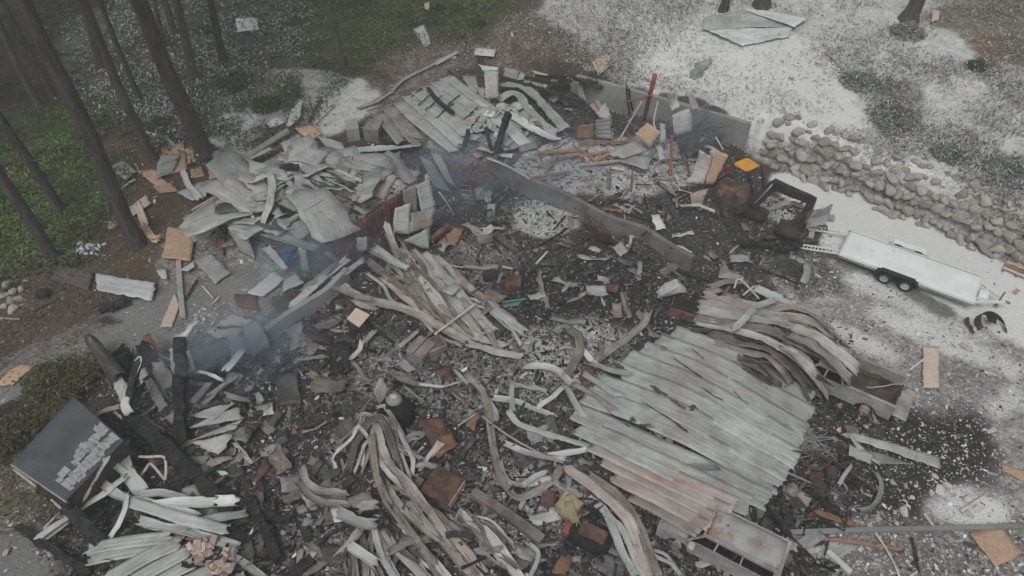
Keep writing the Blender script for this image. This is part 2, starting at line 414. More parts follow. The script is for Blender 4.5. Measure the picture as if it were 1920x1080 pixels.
def lay(mask, colr, aux=None, edge=.35, power=1.0):
    """paint a patch with a ragged edge"""
    mm = samp(mask, XX, YY) if mask.shape == GXX.shape else mask
    mm = sstep(.5-edge, .5+edge, mm+(n_md-.5)*.7*(mm > .01)*(mm < .99))*power
    cg[:] = cg*(1-mm[..., None])+np.array(colr)*mm[..., None]
    if aux is not None: ag[:] = ag*(1-mm[..., None])+np.array(aux)*mm[..., None]
ag[:] = (.10, .1, .25)
lay(zone("-200,-150 700,-150 640,140 560,200 520,330 330,330 0,520 -300,560", 1.0), (.040, .042, .024), (.06, .05, .5))
lay(zone("-200,-150 260,-150 180,120 130,180 60,330 -200,420", 1.5), (.030, .024, .016), (.0, .0, .5))  # shade of the tree canopy, painted into the soil colour
lay(zone("110,40 330,-20 520,-20 600,40 610,130 560,250 440,290 380,300 250,230 150,190 110,120", .8), (.075, .082, .06), (.16, .25, .6))
lay(zone("385,190 440,185 500,205 470,260 400,275", .5), (.30, .30, .29), (.7, .2, .2))
lay(zone("480,130 640,130 660,200 560,260 500,290 420,330 400,300 480,220", .5), (.17, .16, .145), (.34, .4, .5))
lay(zone("520,-60 1010,-60 940,60 800,60 700,110 620,130 540,90", .8), (.055, .075, .03), (.03, .05, .4))
lay(zone("0,200 150,190 190,260 210,420 120,500 -100,560 -100,300", .8), (.042, .060, .020), (.0, .05, .4))
lay(zone("690,120 780,70 920,60 1010,20 1110,60 1130,150 1060,150 900,120 760,210 690,230", .6), (.115, .088, .062), (.22, .35, .5))
lay(zone("1000,20 1080,-60 1300,-60 1330,10 1180,100 1130,150 1100,80", .8), (.17, .155, .135), (.40, .35, .5))
lay(zone("640,150 720,140 700,210 640,250 560,270 570,200", .4), (.17, .16, .14), (.45, .4, .5))
lay(zone("680,135 730,125 735,160 700,180", .7), (.05, .044, .036), (.1, .1, .3), power=.7)
lay(zone("160,230 280,240 400,330 340,500 200,500 170,400", .7), (.105, .078, .048), (.15, .2, .4))
lay(zone("0,520 180,500 260,560 160,640 0,740 -100,760 -100,560", .6), (.105, .082, .066), (.12, .15, .5))
lay(zone("300,440 480,440 560,540 430,600 300,560", .5), (.15, .145, .135), (.25, .4, .6))
# upper bank, dusted white
lay(zone("1180,-80 2150,-80 2150,560 1900,480 1850,425 1700,345 1560,270 1420,235 1300,190 1130,170 1150,90", .8), (.19, .18, .155), (.44, .3, .35))
lay(zone("1200,60 1310,30 1500,70 1540,120 1600,190 1640,250 1700,300 1850,390 1930,440 1900,470 1720,370 1560,260 1420,236 1300,190 1190,150", .9), (.38, .38, .37), (.80, .15, .22))
lay(zone("1240,70 1500,90 1500,150 1390,200 1300,180 1220,140", 1.2), (.54, .545, .54), (.92, .08, .12))
lay(zone("1550,300 1700,330 1650,260 1560,230 1480,240", .7), (.54, .545, .54), (.92, .08, .12))
lay(zone("1800,-60 2100,-60 2100,120 1900,140 1860,70 1720,50", 1.0), (.14, .125, .085), (.22, .3, .4))
lay(zone("1820,70 1900,60 1880,150 1840,140", .6), (.17, .115, .075), (.2, .2, .4))
lay(zone("1660,140 1740,160 1730,260 1650,270 1630,210", .7), (.11, .11, .07), (.30, .2, .5))
# yard by the trailer: white foam dust, then grey gravel
lay(zone("1440,320 1560,345 1700,400 1930,490 2200,560 2200,700 1920,680 1840,620 1600,500 1480,440", .5), (.56, .57, .58), (.95, .05, .2))
lay(zone("1480,460 1600,490 1830,600 1950,660 2200,720 2200,1300 1500,1300 1560,1000 1700,800 1560,640 1440,540", .6), (.185, .18, .17), (.27, .6, .4))
lay(zone("1660,560 1860,620 1900,720 1760,640 1700,620", .8), (.24, .235, .225), (.42, .8, .3))
lay(zone("1720,640 1920,650 1930,760 1760,730", 1.0), (.165, .16, .15), (.25, .5, .3))
lay(zone("1570,740 1720,770 1860,770 1870,860 1780,960 1700,1000 1560,960", .6), (.035, .034, .033), (.10, .7, .6))
lay(zone("1850,770 1930,760 1930,880 1880,850", .5), (.20, .195, .185), (.3, .3, .3))
lay(zone("1500,1010 1700,990 1780,950 1940,960 1940,1100 1530,1100", .6), (.15, .145, .135), (.22, .9, .55))
lay(zone("1780,950 1850,930 1900,960 1880,985 1780,980", .4), (.4, .4, .4), (.75, .3, .3))
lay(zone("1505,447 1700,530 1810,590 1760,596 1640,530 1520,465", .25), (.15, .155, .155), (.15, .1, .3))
for q_ in ("1600,500 1760,590 1740,610 1580,530", "1560,600 1700,660 1690,690 1560,640", "1640,560 1800,640 1780,670 1640,600", "1760,620 1930,690 1930,720 1760,660", "1500,500 1560,530 1580,570 1510,560", "1700,940 1800,900 1880,960 1760,980", "1840,760 1930,700 1930,760 1860,800"):
    lay(zone(q_, .35), (.27, .265, .255), (.50, .7, .35), power=.85)
# concrete walk and pad on the low side
WALK = zone("-60,700 60,650 160,600 250,560 330,535 470,510 520,600 420,690 300,700 180,680 100,700 20,760 -60,800", .35)
lay(WALK, (.20, .205, .20), (.12, .12, .15), edge=.25)
lay(zone("-60,960 60,960 120,1030 140,1150 -60,1150", .3), (.185, .19, .19), (.05, .1, .15), edge=.2)
lay(zone("0,790 70,820 90,900 70,1000 -60,990 -60,800", .5), (.12, .115, .07), (.25, .3, .4))
# the burnt floor
lay(Z_BURN, DARKB, (.12, .85, .45), edge=.3)
lay(zone("930,340 1080,400 1180,400 1330,370 1260,300 1130,280 1030,290 940,310", .5), (.13, .125, .115), (.38, .9, .6), power=.9)
lay(zone("965,390 1010,372 1080,405 1090,430 1020,448 960,430", .25), (.30, .31, .295), (.3, .1, .2), edge=.2)
lay(zone("830,440 960,430 980,540 900,590 820,500", .6), (.12, .112, .105), (.25, .9, .6), power=.75)
lay(zone("900,520 1080,480 1250,500 1260,640 1180,680 1000,620", .8), (.030, .030, .030), (.10, .8, .5))
lay(zone("960,620 1100,600 1220,620 1100,740 960,720", .6), (.12, .12, .115), (.42, .95, .6), power=.8)
lay(zone("640,640 800,620 1000,680 1060,760 880,800 640,760", .6), (.085, .085, .08), (.3, .95, .6), power=.8)
lay(zone("880,860 1080,860 1120,980 980,1060 900,960", .6), (.10, .10, .095), (.38, .9, .6), power=.8)
lay(zone("500,960 640,960 660,1080 520,1080", .5), (.11, .11, .105), (.32, .9, .6), power=.8)
lay(zone("600,880 660,780 700,740 690,860 620,920", .4), (.15, .15, .145), (.4, .9, .5), power=.8)
lay(zone("1400,480 1540,470 1600,560 1500,560", .4), (.06, .058, .055), (.25, .8, .6))
lay(zone("1405,245 1450,240 1560,262 1700,340 1850,415 1960,470 1960,540 1840,470 1700,398 1560,345 1410,300", .25), (.17, .16, .14), (.30, .3, .5), edge=.3)
lay(zone("400,395 512,290 700,305 780,340 640,425 598,450 480,422", .3, 1.9), (.22, .215, .20), (.35, .9, .6), edge=.3, power=.9)
lay(zone("730,235 850,155 900,190 1030,250 990,290 930,310 870,290", .4, .8), (.20, .20, .19), (.3, .9, .6), power=.8)
lay(zone("330,600 460,560 520,600 440,700 380,720", .4), (.13, .128, .122), (.25, .9, .6), power=.8)
lay(zone('1425,365 1480,375 1495,410 1470,425 1425,405', .25), (.30, .30, .29), (.5, .5, .5), power=.8)
jx, jy = XX.shape[1], XX.shape[0]
V = np.stack([XX, YY, ZZ], 2).reshape(-1, 3)
i, j = np.meshgrid(np.arange(jy-1), np.arange(jx-1), indexing='ij'); q = (i*jx+j).ravel()
F = np.stack([q, q+1, q+jx+1, q+jx], 1)
cg *= (.8+.4*n_lo[..., None])
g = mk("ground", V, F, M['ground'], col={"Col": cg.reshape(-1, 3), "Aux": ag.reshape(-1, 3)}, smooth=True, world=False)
tag(g, kind="structure")
def ground_col(x, y):
    ix = np.clip(np.searchsorted(ax_, x)-1, 0, nX-2); iy = np.clip(np.searchsorted(ay_, y)-1, 0, nY-2)
    return cg[iy, ix], ag[iy, ix]
# the poured walk, a sheet 4 mm proud of the soil is the ground's own patch above; the retaining wall and stem walls are things (below)

# ---------------------------------------------------------------- loose cover: rubble, flakes, leaves
def in_view(x, y, z, mu=60, mv=60):
    u, v = to_px(x, y, z); return (u > -mu) & (u < 1920+mu) & (v > -mv) & (v < 1080+mv)
def scatter(n, maskfn, lo=(-36, 9), hi=(36, 66)):
    """random places over the land the photo shows, thinned by maskfn(x,y)"""
    X = []; Y = []; got = 0
    while got < n:
        # even in the photograph's own density: more where it is near
        uu = rs.uniform(-40, 1960, 60000); vv = rs.uniform(-40, 1120, 60000)
        x_ = (uu-960)/FPX; y_ = (540-vv)/FPX
        t = CAM_H/(SP-CP*y_); x = x_*t; y = (CP+SP*y_)*t
        k = rs.uniform(0, 1, len(x)) < maskfn(x, y)
        X.append(x[k]); Y.append(y[k]); got += int(k.sum())
    return np.concatenate(X)[:n], np.concatenate(Y)[:n]
def shards(x, y, z, size, asp, flat, pal):
    """irregular little solids: wedges, slivers and flakes"""
    n = len(x)
    base = np.array([(-1, -1, 0), (1, -.8, 0), (.9, 1, 0), (-1, .9, 0), (-.5, -.5, 1), (.6, .3, 1)], float)
    Vv = base[None]+rs.uniform(-.45, .45, (n, 6, 3))*np.array([1, 1, .3])
    Vv[:, :, 0] *= asp[:, None]; Vv[:, :, 2] *= flat[:, None]
    Vv *= size[:, None, None]*.5
    a = rs.uniform(0, 2*math.pi, n); ti = rs.normal(0, .45, n); 
    cx, sx_ = np.cos(ti)[:, None], np.sin(ti)[:, None]
    X_, Z_ = Vv[:, :, 0]*cx-Vv[:, :, 2]*sx_, Vv[:, :, 0]*sx_+Vv[:, :, 2]*cx
    ca, sa = np.cos(a)[:, None], np.sin(a)[:, None]
    Y_ = Vv[:, :, 1]
    W = np.stack([X_*ca-Y_*sa+x[:, None], X_*sa+Y_*ca+y[:, None], Z_+z[:, None]], 2).reshape(-1, 3)
    f = np.array([(0, 1, 4), (1, 5, 4), (1, 2, 5), (2, 3, 5), (3, 4, 5), (3, 0, 4)])
    F = (f[None]+(np.arange(n)*6)[:, None, None]).reshape(-1, 3)
    return W, F, np.repeat(pal, 6, axis=0)
def pick(n, table):
    w_ = np.array([t[0] for t in table]); idx = rs.choice(len(table), n, p=w_/w_.sum())
    c = np.array([t[1] for t in table])[idx]*rs.uniform(.6, 1.4, (n, 1)); return c
PAL_ASH = [(30, (.018, .018, .018)), (26, (.055, .054, .052)), (22, (.13, .128, .12)), (11, (.30, .295, .28)), (2.5, (.55, .55, .53)), (2.5, (.12, .09, .07)), (.7, (.20, .10, .06)), (.25, (.06, .14, .14))]
ASHY = samp  # shorthand
def m_burn(x, y): return np.clip(samp(Z_BURN, x, y)*1.1, 0, 1)*(1-.45*(samp(MOUND, x, y) > .3))
N1 = 115000
x, y = scatter(N1, m_burn); z = h_land(x, y)
gc, ga = ground_col(x, y)
size = np.clip(rs.lognormal(-3.05, .5, N1), .03, .25); asp = np.where(rs.uniform(0, 1, N1) < .2, rs.uniform(2.5, 6, N1), rs.uniform(.8, 2, N1))
pal = pick(N1, PAL_ASH); pal *= (.8+3.2*np.clip(gc.mean(1), 0, .2))[:, None]*1.0
Vr, Fr, Cr = shards(x, y, z-.01, size, asp, rs.uniform(.1, .8, N1), np.clip(pal, .008, .7))
tag(mk("rubble", Vr, Fr, M['chips'], col=Cr, world=False), kind="stuff")
N3 = 9000                                             # mid-sized burnt pieces among the fine rubble
x, y = scatter(N3, m_burn); z = h_land(x, y); gc, ga = ground_col(x, y)
size = np.clip(rs.lognormal(-1.95, .42, N3), .08, .42); asp = np.where(rs.uniform(0, 1, N3) < .45, rs.uniform(2.5, 8, N3), rs.uniform(.8, 2.2, N3)); size = np.where(asp > 2.4, size*.42, size*.8)
pal = pick(N3, [(34, (.02, .02, .02)), (26, (.045, .043, .04)), (16, (.10, .095, .088)), (9, (.20, .19, .175)), (3, (.36, .355, .34)), (2, (.11, .08, .06))])
Vr, Fr, Cr = shards(x, y, z, size, asp, rs.uniform(.06, .4, N3), np.clip(pal, .01, .6))
tag(mk("burnt_rubble", Vr, Fr, M['chips'], col=Cr, world=False), kind="stuff")
# pale flakes blown over yard, walk and soil
def m_flake(x, y):
    _, a_ = ground_col(x, y); return np.clip(a_[:, 1]*.9, 0, 1)*(samp(Z_BURN, x, y) < .5)
N2 = 12000
x, y = scatter(N2, m_flake); z = h_land(x, y)
size = np.clip(rs.lognormal(-3.1, .5, N2), .03, .2)
pal = pick(N2, [(45, (.42, .42, .41)), (20, (.55, .55, .54)), (22, (.06, .058, .055)), (10, (.22, .17, .12))])
Vr, Fr, Cr = shards(x, y, z, size, rs.uniform(.8, 3, N2), rs.uniform(.05, .3, N2), np.clip(pal, .01, .7))
tag(mk("debris_flakes", Vr, Fr, M['chips'], col=Cr, world=False), kind="stuff")

def blades(x, y, z, L, Wd, c, lean=.9, tufts=1):
    """leaf blades: bent two-face leaves leaning every way"""
    n = len(x); a = rs.uniform(0, 2*math.pi, n); el = np.clip(rs.normal(.55, .35, n), .02, 1.4)*lean
    dx, dy, dz = np.cos(a)*np.cos(el), np.sin(a)*np.cos(el), np.sin(el)
    sxx, syy = -np.sin(a), np.cos(a)
    b = np.stack([x, y, z], 1); d = np.stack([dx, dy, dz], 1)*L[:, None]; s = np.stack([sxx, syy, np.zeros(n)], 1)*Wd[:, None]*.5
    tip = b+d-np.array([0, 0, 1])*(L*.25)[:, None]; mid = b+d*.55
    Vv = np.stack([b, mid+s, tip, mid-s], 1).reshape(-1, 3)
    F = np.arange(n*4).reshape(-1, 4)
    return Vv, F, np.repeat(c, 4, axis=0)
def veg(name, n, maskfn, Lr, Wr, colfn, zr=(0, .25), lean=.9, clump=.0, cn=0):
    x, y = scatter(n, maskfn)
    z = h_land(x, y)+rs.uniform(zr[0], zr[1], n)*fbm(x*.7, y*.7, 44, 3)*2
    L = rs.uniform(*Lr, n); W_ = rs.uniform(*Wr, n)
    Vv, F, C = blades(x, y, z, L, W_, colfn(x, y, n), lean)
    return tag(mk(name, Vv, F, M['leaf'], col=C, world=False), kind="stuff")
Z_FOREST = zone("-300,-200 1010,-200 930,60 800,70 700,120 640,150 560,250 440,300 380,300 250,260 200,420 120,510 -300,600", .8)
Z_GREEN = np.maximum(zone("540,-150 1010,-150 930,55 800,60 700,110 630,130 560,90", .9), zone("-200,200 150,190 190,260 200,420 110,490 -200,560", .9))
Z_BRIGHT = np.maximum(np.maximum(zone("440,140 500,130 520,190 500,215 450,190", .4), zone("350,40 420,20 400,90 350,80", .5)), zone("270,220 330,225 340,250 280,255", .3))
Z_SHADE = zone("-300,-200 240,-200 150,120 100,240 -300,420", 1.2)
Z_DUSTW = zone("110,40 330,-20 520,-20 600,40 560,130 480,220 440,290 380,300 250,230 150,190", .8)
def c_forest(x, y, n):
    g_ = samp(Z_GREEN, x, y); br = samp(Z_BRIGHT, x, y); dm = samp(Z_SHADE, x, y); du = samp(Z_DUSTW, x, y)
    c = np.array([.052, .068, .034])*(1-g_[:, None])+np.array([.066, .110, .028])*g_[:, None]
    c = c*(1-br[:, None])+np.array([.075, .12, .03])*br[:, None]
    br2 = (rs.uniform(0, 1, n) < .16)[:, None]; c = np.where(br2, np.array([.10, .075, .045]), c)
    c = c*rs.uniform(.45, 1.5, (n, 1))
    dk = (rs.uniform(0, 1, n) < du*.40*(.4+1.2*fbm(x*.5, y*.5, 9, 3)))[:, None]
    c = np.where(dk, np.array([.27, .285, .275])*rs.uniform(.55, 1.4, (n, 1)), c)
    return c*1.45*(1-.6*dm[:, None])  # leaf colour darkened in the wood corner to paint the canopy's shade
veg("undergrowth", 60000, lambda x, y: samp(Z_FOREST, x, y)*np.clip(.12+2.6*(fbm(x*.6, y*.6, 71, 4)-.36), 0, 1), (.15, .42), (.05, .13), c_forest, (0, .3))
Z_WEED = zone("1180,-100 2150,-100 2150,560 1900,470 1850,425 1700,340 1560,255 1420,228 1300,185 1130,165 1120,90", .5)
Z_WEED2 = np.maximum(zone("690,110 780,70 920,55 1010,20 1200,-100 1330,-60 1300,60 1160,140 1060,140 900,110", .7)*.8, 0)
Z_BLANK = zone("1210,60 1320,20 1520,60 1540,130 1600,200 1500,215 1420,225 1300,185 1200,140", .8)
def c_weed(x, y, n):
    _, a_ = ground_col(x, y)
    c = np.where((rs.uniform(0, 1, n) < .35)[:, None], np.array([.075, .085, .045]), np.array([.19, .175, .14]))
    c = np.where((rs.uniform(0, 1, n) < .12)[:, None], np.array([.06, .065, .05]), c)*rs.uniform(.5, 1.5, (n, 1))
    w_ = (rs.uniform(0, 1, n) < .25+.75*np.clip(a_[:, 0]-.25, 0, 1))[:, None]
    return np.where(w_, np.array([.44, .445, .44])*rs.uniform(.7, 1.2, (n, 1)), c)
veg("dusted_weeds", 40000, lambda x, y: np.clip(samp(Z_WEED, x, y)*np.clip(.10+2.2*(fbm(x*.4, y*.4, 81, 4)-.36), 0, 1)*(1-.75*samp(Z_BLANK, x, y))+.5*samp(Z_WEED2, x, y), 0, 1), (.12, .42), (.03, .08), c_weed, (0, .22))
Z_BUSH = np.maximum(zone("60,735 110,690 160,680 210,690 140,760 130,800 90,790", .25), zone("-40,830 60,800 90,810 20,860 -40,890", .25))
def c_bush(x, y, n):
    c = np.where((rs.uniform(0, 1, n) < .5)[:, None], np.array([.055, .075, .025]), np.array([.12, .09, .05]))
    return c*rs.uniform(.4, 1.5, (n, 1))
veg("ground_cover", 5000, lambda x, y: samp(Z_BUSH, x, y), (.12, .4), (.04, .1), c_bush, (0, .7))
Z_GRS = np.maximum(np.maximum(zone("170,240 290,240 400,330 330,440 250,480 180,500 120,520 120,440", .5), zone("0,520 180,500 250,560 150,640 0,720 -60,740 -60,540", .5)), zone("0,860 80,880 70,980 0,960", .4))
def c_grs(x, y, n):
    c = np.where((rs.uniform(0, 1, n) < .5)[:, None], np.array([.09, .085, .04]), np.array([.16, .125, .08]))
    return c*rs.uniform(.5, 1.4, (n, 1))
veg("dry_grass", 9000, lambda x, y: samp(Z_GRS, x, y)*np.clip(.2+1.5*(fbm(x*.6, y*.6, 91, 3)-.35), 0, 1), (.1, .32), (.02, .05), c_grs, (0, .1))
# ---------------------------------------------------------------- places read off enlarged parts of the photograph
REG = {'T1': (0, 0, 3), 'T2': (640, 0, 3), 'T3': (1280, 0, 3), 'M1': (0, 360, 3), 'M2': (640, 360, 3), 'M3': (1280, 360, 3),
       'B1': (0, 720, 3), 'B2': (640, 720, 3), 'B3': (1280, 720, 3), 'D': (320, 240, 4), 'E': (1280, 250, 6), 'F': (1000, 100, 4.695),
       'G': (660, 60, 4.364), 'H': (1080, 540, 4), 'S': (1200, 900, 6), 'K': (1480, 620, 6), 'L': (140, 600, 6), 'N': (820, 240, 6),
       'O': (600, 360, 6), 'Q': (560, 620, 6), 'R': (980, 880, 6), 'U': (1480, 400, 4.364), 'V': (1380, 320, 6), 'W': (0, 640, 6), 'X': (0, 0, 1)}
def PX(reg, x, y):
    ox, oy, k = REG[reg]; return ox+x/k, oy+y/k
def path3(reg, s, dz, hf=None):
    out = []
    for p in pts(s):
        u, v = PX(reg, p[0], p[1]); out.append(T(u, v, p[2] if len(p) > 2 else dz, hf))
    return np.array(out)
def abs3(reg, s):
    """points with an absolute height"""
    return np.array([P(*PX(reg, p[0], p[1]), p[2]) for p in pts(s)])
def wid(reg, w_, p0):
    u, v = PX(reg, p0[0], p0[1]); return w_/REG[reg][2]/ppm(u, v)*1.08
def rib(reg, w_, s, mat, label, name='roofing_strip', cat='metal strip', grp=None, dz=.18, tw=(0, 0), bumpy=.07, prof='seam', jag=.10, taper=(1, 1), cup=0.0):
    c = path3(reg, s, dz, h_smooth if prof == 'tri' else None); W_ = wid(reg, w_, pts(s)[0])
    L = np.linalg.norm(np.diff(c, axis=0), axis=1).sum(); n = int(np.clip(L/.16, 8, 70))
    p = catmull(c, n); sg = rnd.uniform(0, 99)
    if prof != 'tri' and len(c) > 2:                    # creased rather than smoothly bent
        q_ = np.concatenate([[0], np.cumsum(np.linalg.norm(np.diff(c, axis=0), axis=1))]); tt_ = np.linspace(0, q_[-1], n)
        p = p*.45+.55*np.stack([np.interp(tt_, q_, c[:, e]) for e in range(3)], 1)
    wl = prof == 'tri'; W_ *= 1 if wl else .84                                  # panels lying edge to edge share their dents
    if wl: p[:, 2] += bumpy*2.2*(fbm(p[:, 0]*.55, p[:, 1]*.55, 3, 3)-.5)
    else: p[:, 2] += bumpy*(fbm(np.linspace(0, L*.8, n)+sg, np.full(n, sg), 3, 3)-.5)*2+bumpy*.5*(np.abs(fbm(np.linspace(0, L*1.6, n)+sg, np.full(n, sg+3), 5, 2)-.5)*4-.5)
    t = np.gradient(p, axis=0); t /= np.linalg.norm(t, axis=1)[:, None]+1e-9
    side = np.cross(t, np.array([0, 0, 1.0])); side /= np.linalg.norm(side, axis=1)[:, None]+1e-9
    nn = np.cross(side, t)
    a = np.radians(np.linspace(tw[0], tw[1], n)+(0 if wl else 44)*(fbm(np.linspace(0, L*.9, n)+sg, np.full(n, sg+5), 8, 2)-.5))[:, None]
    s2 = side*np.cos(a)+nn*np.sin(a); n2 = nn*np.cos(a)-side*np.sin(a)
    if prof == 'seam':
        ac = np.array([-.5, -.47, -.25, 0, .25, .47, .5]); hh = np.array([.035, 0, 0, 0, 0, 0, .03])*rnd.choice([1, 1, -1])
    elif prof == 'tri':
        ac = np.array([-.5, -.36, -.33, -.3, -.03, 0, .03, .3, .33, .36, .5]); hh = np.array([.0, 0, .007, 0, 0, .007, 0, 0, .007, 0, 0])
    elif prof == 'u':
        ac = np.array([-.5, -.5, -.46, 0, .46, .5, .5]); hh = np.array([.16*W_, .14*W_, 0, 0, 0, .14*W_, .16*W_])
    else:
        ac = np.array([-.5, -.25, 0, .25, .5]); hh = np.zeros(5)
    cupv = (cup+(0 if wl else .09)*(fbm(np.linspace(0, L*.7, n)+sg, np.full(n, sg+13), 6, 2)-.5))[:, None]*W_*(4*ac*ac)[None]
    hh = hh[None]+cupv
    if not wl: p[:, 2] = np.maximum(p[:, 2], h_land(p[:, 0], p[:, 1])+.06)
    m = len(ac); wv = W_*np.linspace(taper[0], taper[1], n)*(1+(.06 if wl else .34)*(fbm(np.linspace(0, L*1.2, n)+sg, np.full(n, sg+9), 2, 3)-.5))
    G = p[:, None]+s2[:, None]*(ac[None]*wv[:, None])[..., None]+n2[:, None]*hh[..., None]
    if not wl:                                          # torn, notched edges and small dents
        for sd_, e in ((0, 1), (m-1, -1)):
            bite = np.clip(fbm(np.linspace(0, L*2.2, n)+sg+e*9, np.full(n, sg), 4, 2)-.62, 0, 1)*1.5*W_
            G[:, sd_] += s2*(e*bite)[:, None]
        G += n2[:, None]*(rs.normal(0, .012, (n, m)))[..., None]
    if jag:
        G[0] -= t[0]*rs.uniform(-jag, jag*2, (m, 1)); G[-1] += t[-1]*rs.uniform(-jag, jag*2, (m, 1))
    uu = np.linspace(0, L, n)[:, None]+np.zeros((1, m)); vv = (ac[None]*W_+.5)+np.zeros((n, 1))
    o = two_sided(G, np.stack([uu, vv], 2).reshape(-1, 2), .010, name, M[mat], smooth=wl or prof == 'u')
    return tag(o, label, cat, grp)
def sheet(reg, s, mat, label, name='metal_sheet', cat='metal sheet', grp=None, dz=.22, ribs=0, crumple=.05, thick=.012, jag=.03, absz=False, curl=0.0, rip=.03):
    c = abs3(reg, s) if absz else path3(reg, s, dz)
    a, b, c_, d = c
    L1 = (np.linalg.norm(b-a)+np.linalg.norm(c_-d))/2; L2 = (np.linalg.norm(d-a)+np.linalg.norm(c_-b))/2
    n = int(np.clip(L1/.18, 6, 34)); m = int(np.clip(L2/.18, 6, 34))
    if ribs: m = max(m, ribs*6+1)
    U, Vv = np.meshgrid(np.linspace(0, 1, n), np.linspace(0, 1, m), indexing='ij')
    G = a*((1-U)*(1-Vv))[..., None]+b*(U*(1-Vv))[..., None]+c_*(U*Vv)[..., None]+d*((1-U)*Vv)[..., None]
    N = np.cross(b-a, d-a); N /= np.linalg.norm(N)+1e-9
    if N[2] < 0: N = -N
    sg = rnd.uniform(0, 99)
    f = crumple*2*(fbm(U*L1*.8+sg, Vv*L2*.8+sg, 5, 4)-.5)+crumple*.8*np.abs(fbm(U*L1*1.7+sg, Vv*L2*.9, 6, 2)-.5)
    f += curl*(2*Vv-1)**2
    if ribs:
        ph = (Vv*ribs) % 1.0; f = f+rip*np.clip(1-np.abs(ph-.5)*9, 0, 1)+.012*np.clip(1-np.abs((Vv*ribs*3) % 1.0-.5)*7, 0, 1)
    G = G+N*f[..., None]
    if jag:
        e = lambda k: rs.normal(0, jag, (k, 1))
        dU = (b-a)/L1; dV = (d-a)/L2
        G[0] += dU*e(m); G[-1] += dU*e(m); G[:, 0] += dV*e(n); G[:, -1] += dV*e(n)
    if not absz: G[..., 2] = np.maximum(G[..., 2], h_land(G[..., 0], G[..., 1])+.05+f)
    uv = np.stack([U*L1, Vv*L2], 2).reshape(-1, 2)
    return tag(two_sided(G, uv, thick, name, M[mat]), label, cat, grp)
def board(reg, s, mat, label, name='plywood_sheet', cat='board', grp=None, dz=.10, **kw):
    kw.setdefault('crumple', .015); kw.setdefault('thick', .03); kw.setdefault('jag', .02)
    return sheet(reg, s, mat, label, name, cat, grp, dz, **kw)
def beam(reg, w_, s, mat, label, name='charred_beam', cat='beam', grp=None, dz=.3, asp=1.0, rough=.02):
    c = path3(reg, s, dz); W_ = wid(reg, w_, pts(s)[0])
    L = np.linalg.norm(np.diff(c, axis=0), axis=1).sum(); n = int(np.clip(L/.16, 6, 60)); p = catmull(c, n)
    if mat == 'char': rough = max(rough, .034); p = p+rs.normal(0, .018, p.shape)
    t = np.gradient(p, axis=0); t /= np.linalg.norm(t, axis=1)[:, None]
    ref = np.array([0, 0, 1.0]) if abs(t[:, 2]).max() < .93 else np.array([0, 1.0, 0])
    sd_ = np.cross(t, ref); sd_ /= np.linalg.norm(sd_, axis=1)[:, None]; nn = np.cross(sd_, t)
    k = 8; V_ = []; F = []
    cs = [(-.5, -.42), (-.42, -.5), (.42, -.5), (.5, -.42), (.5, .42), (.42, .5), (-.42, .5), (-.5, .42)]
    for q in range(n):
        for a_, b_ in cs:
            V_.append(p[q]+sd_[q]*a_*W_*rs.uniform(1-rough*8, 1.02)+nn[q]*b_*W_*asp*rs.uniform(1-rough*8, 1.02)+rs.normal(0, rough*.4, 3))
    for q in range(n-1):
        for e in range(k): F.append((q*k+e, q*k+(e+1) % k, (q+1)*k+(e+1) % k, (q+1)*k+e))
    F.append(tuple(range(k-1, -1, -1))); F.append(tuple((n-1)*k+e for e in range(k)))
    return tag(mk(name, np.array(V_), F, M[mat]), label, cat, grp)
def pole(reg, w_, s, mat, label, name='pipe', cat='pipe', grp=None, dz=.3, sides=7):
    c = path3(reg, s, dz); W_ = wid(reg, w_, pts(s)[0]); n = max(3, int(len(c)*5)); p = catmull(c, n)
    return tag(MB().tube(p, W_/2, sides).build(name, M[mat], smooth=True), label, cat, grp)
def frame2(A, B):
    """ground frame from two points: origin A, x towards B"""
    d = B-A; return math.atan2(d[1], d[0])
def obox(reg, s, depth, height, mat, label, name, cat, grp=None, dz=0, bev=.02, mat_top=None, jit=.012, lid=None):
    """a box standing on the land, its near bottom edge given by two points, going away from the camera by depth"""
    c = path3(reg, s, dz); A, B = c[0], c[1]; z = min(A[2], B[2]); L = np.hypot(*(B-A)[:2]); rz = frame2(A, B)
    t = thing(name, label, cat, ((A[0]+B[0])/2, (A[1]+B[1])/2, z), rz, grp)
    MB().box((0, depth/2, height/2), (L, depth, height), bev=bev).build('case', M[mat], t, jit=jit)
    if mat_top: MB().box((0, depth/2, height+.012), (L*.97, depth*.97, .02), bev=.006).build('top_panel', M[mat_top], t)
    return t, L

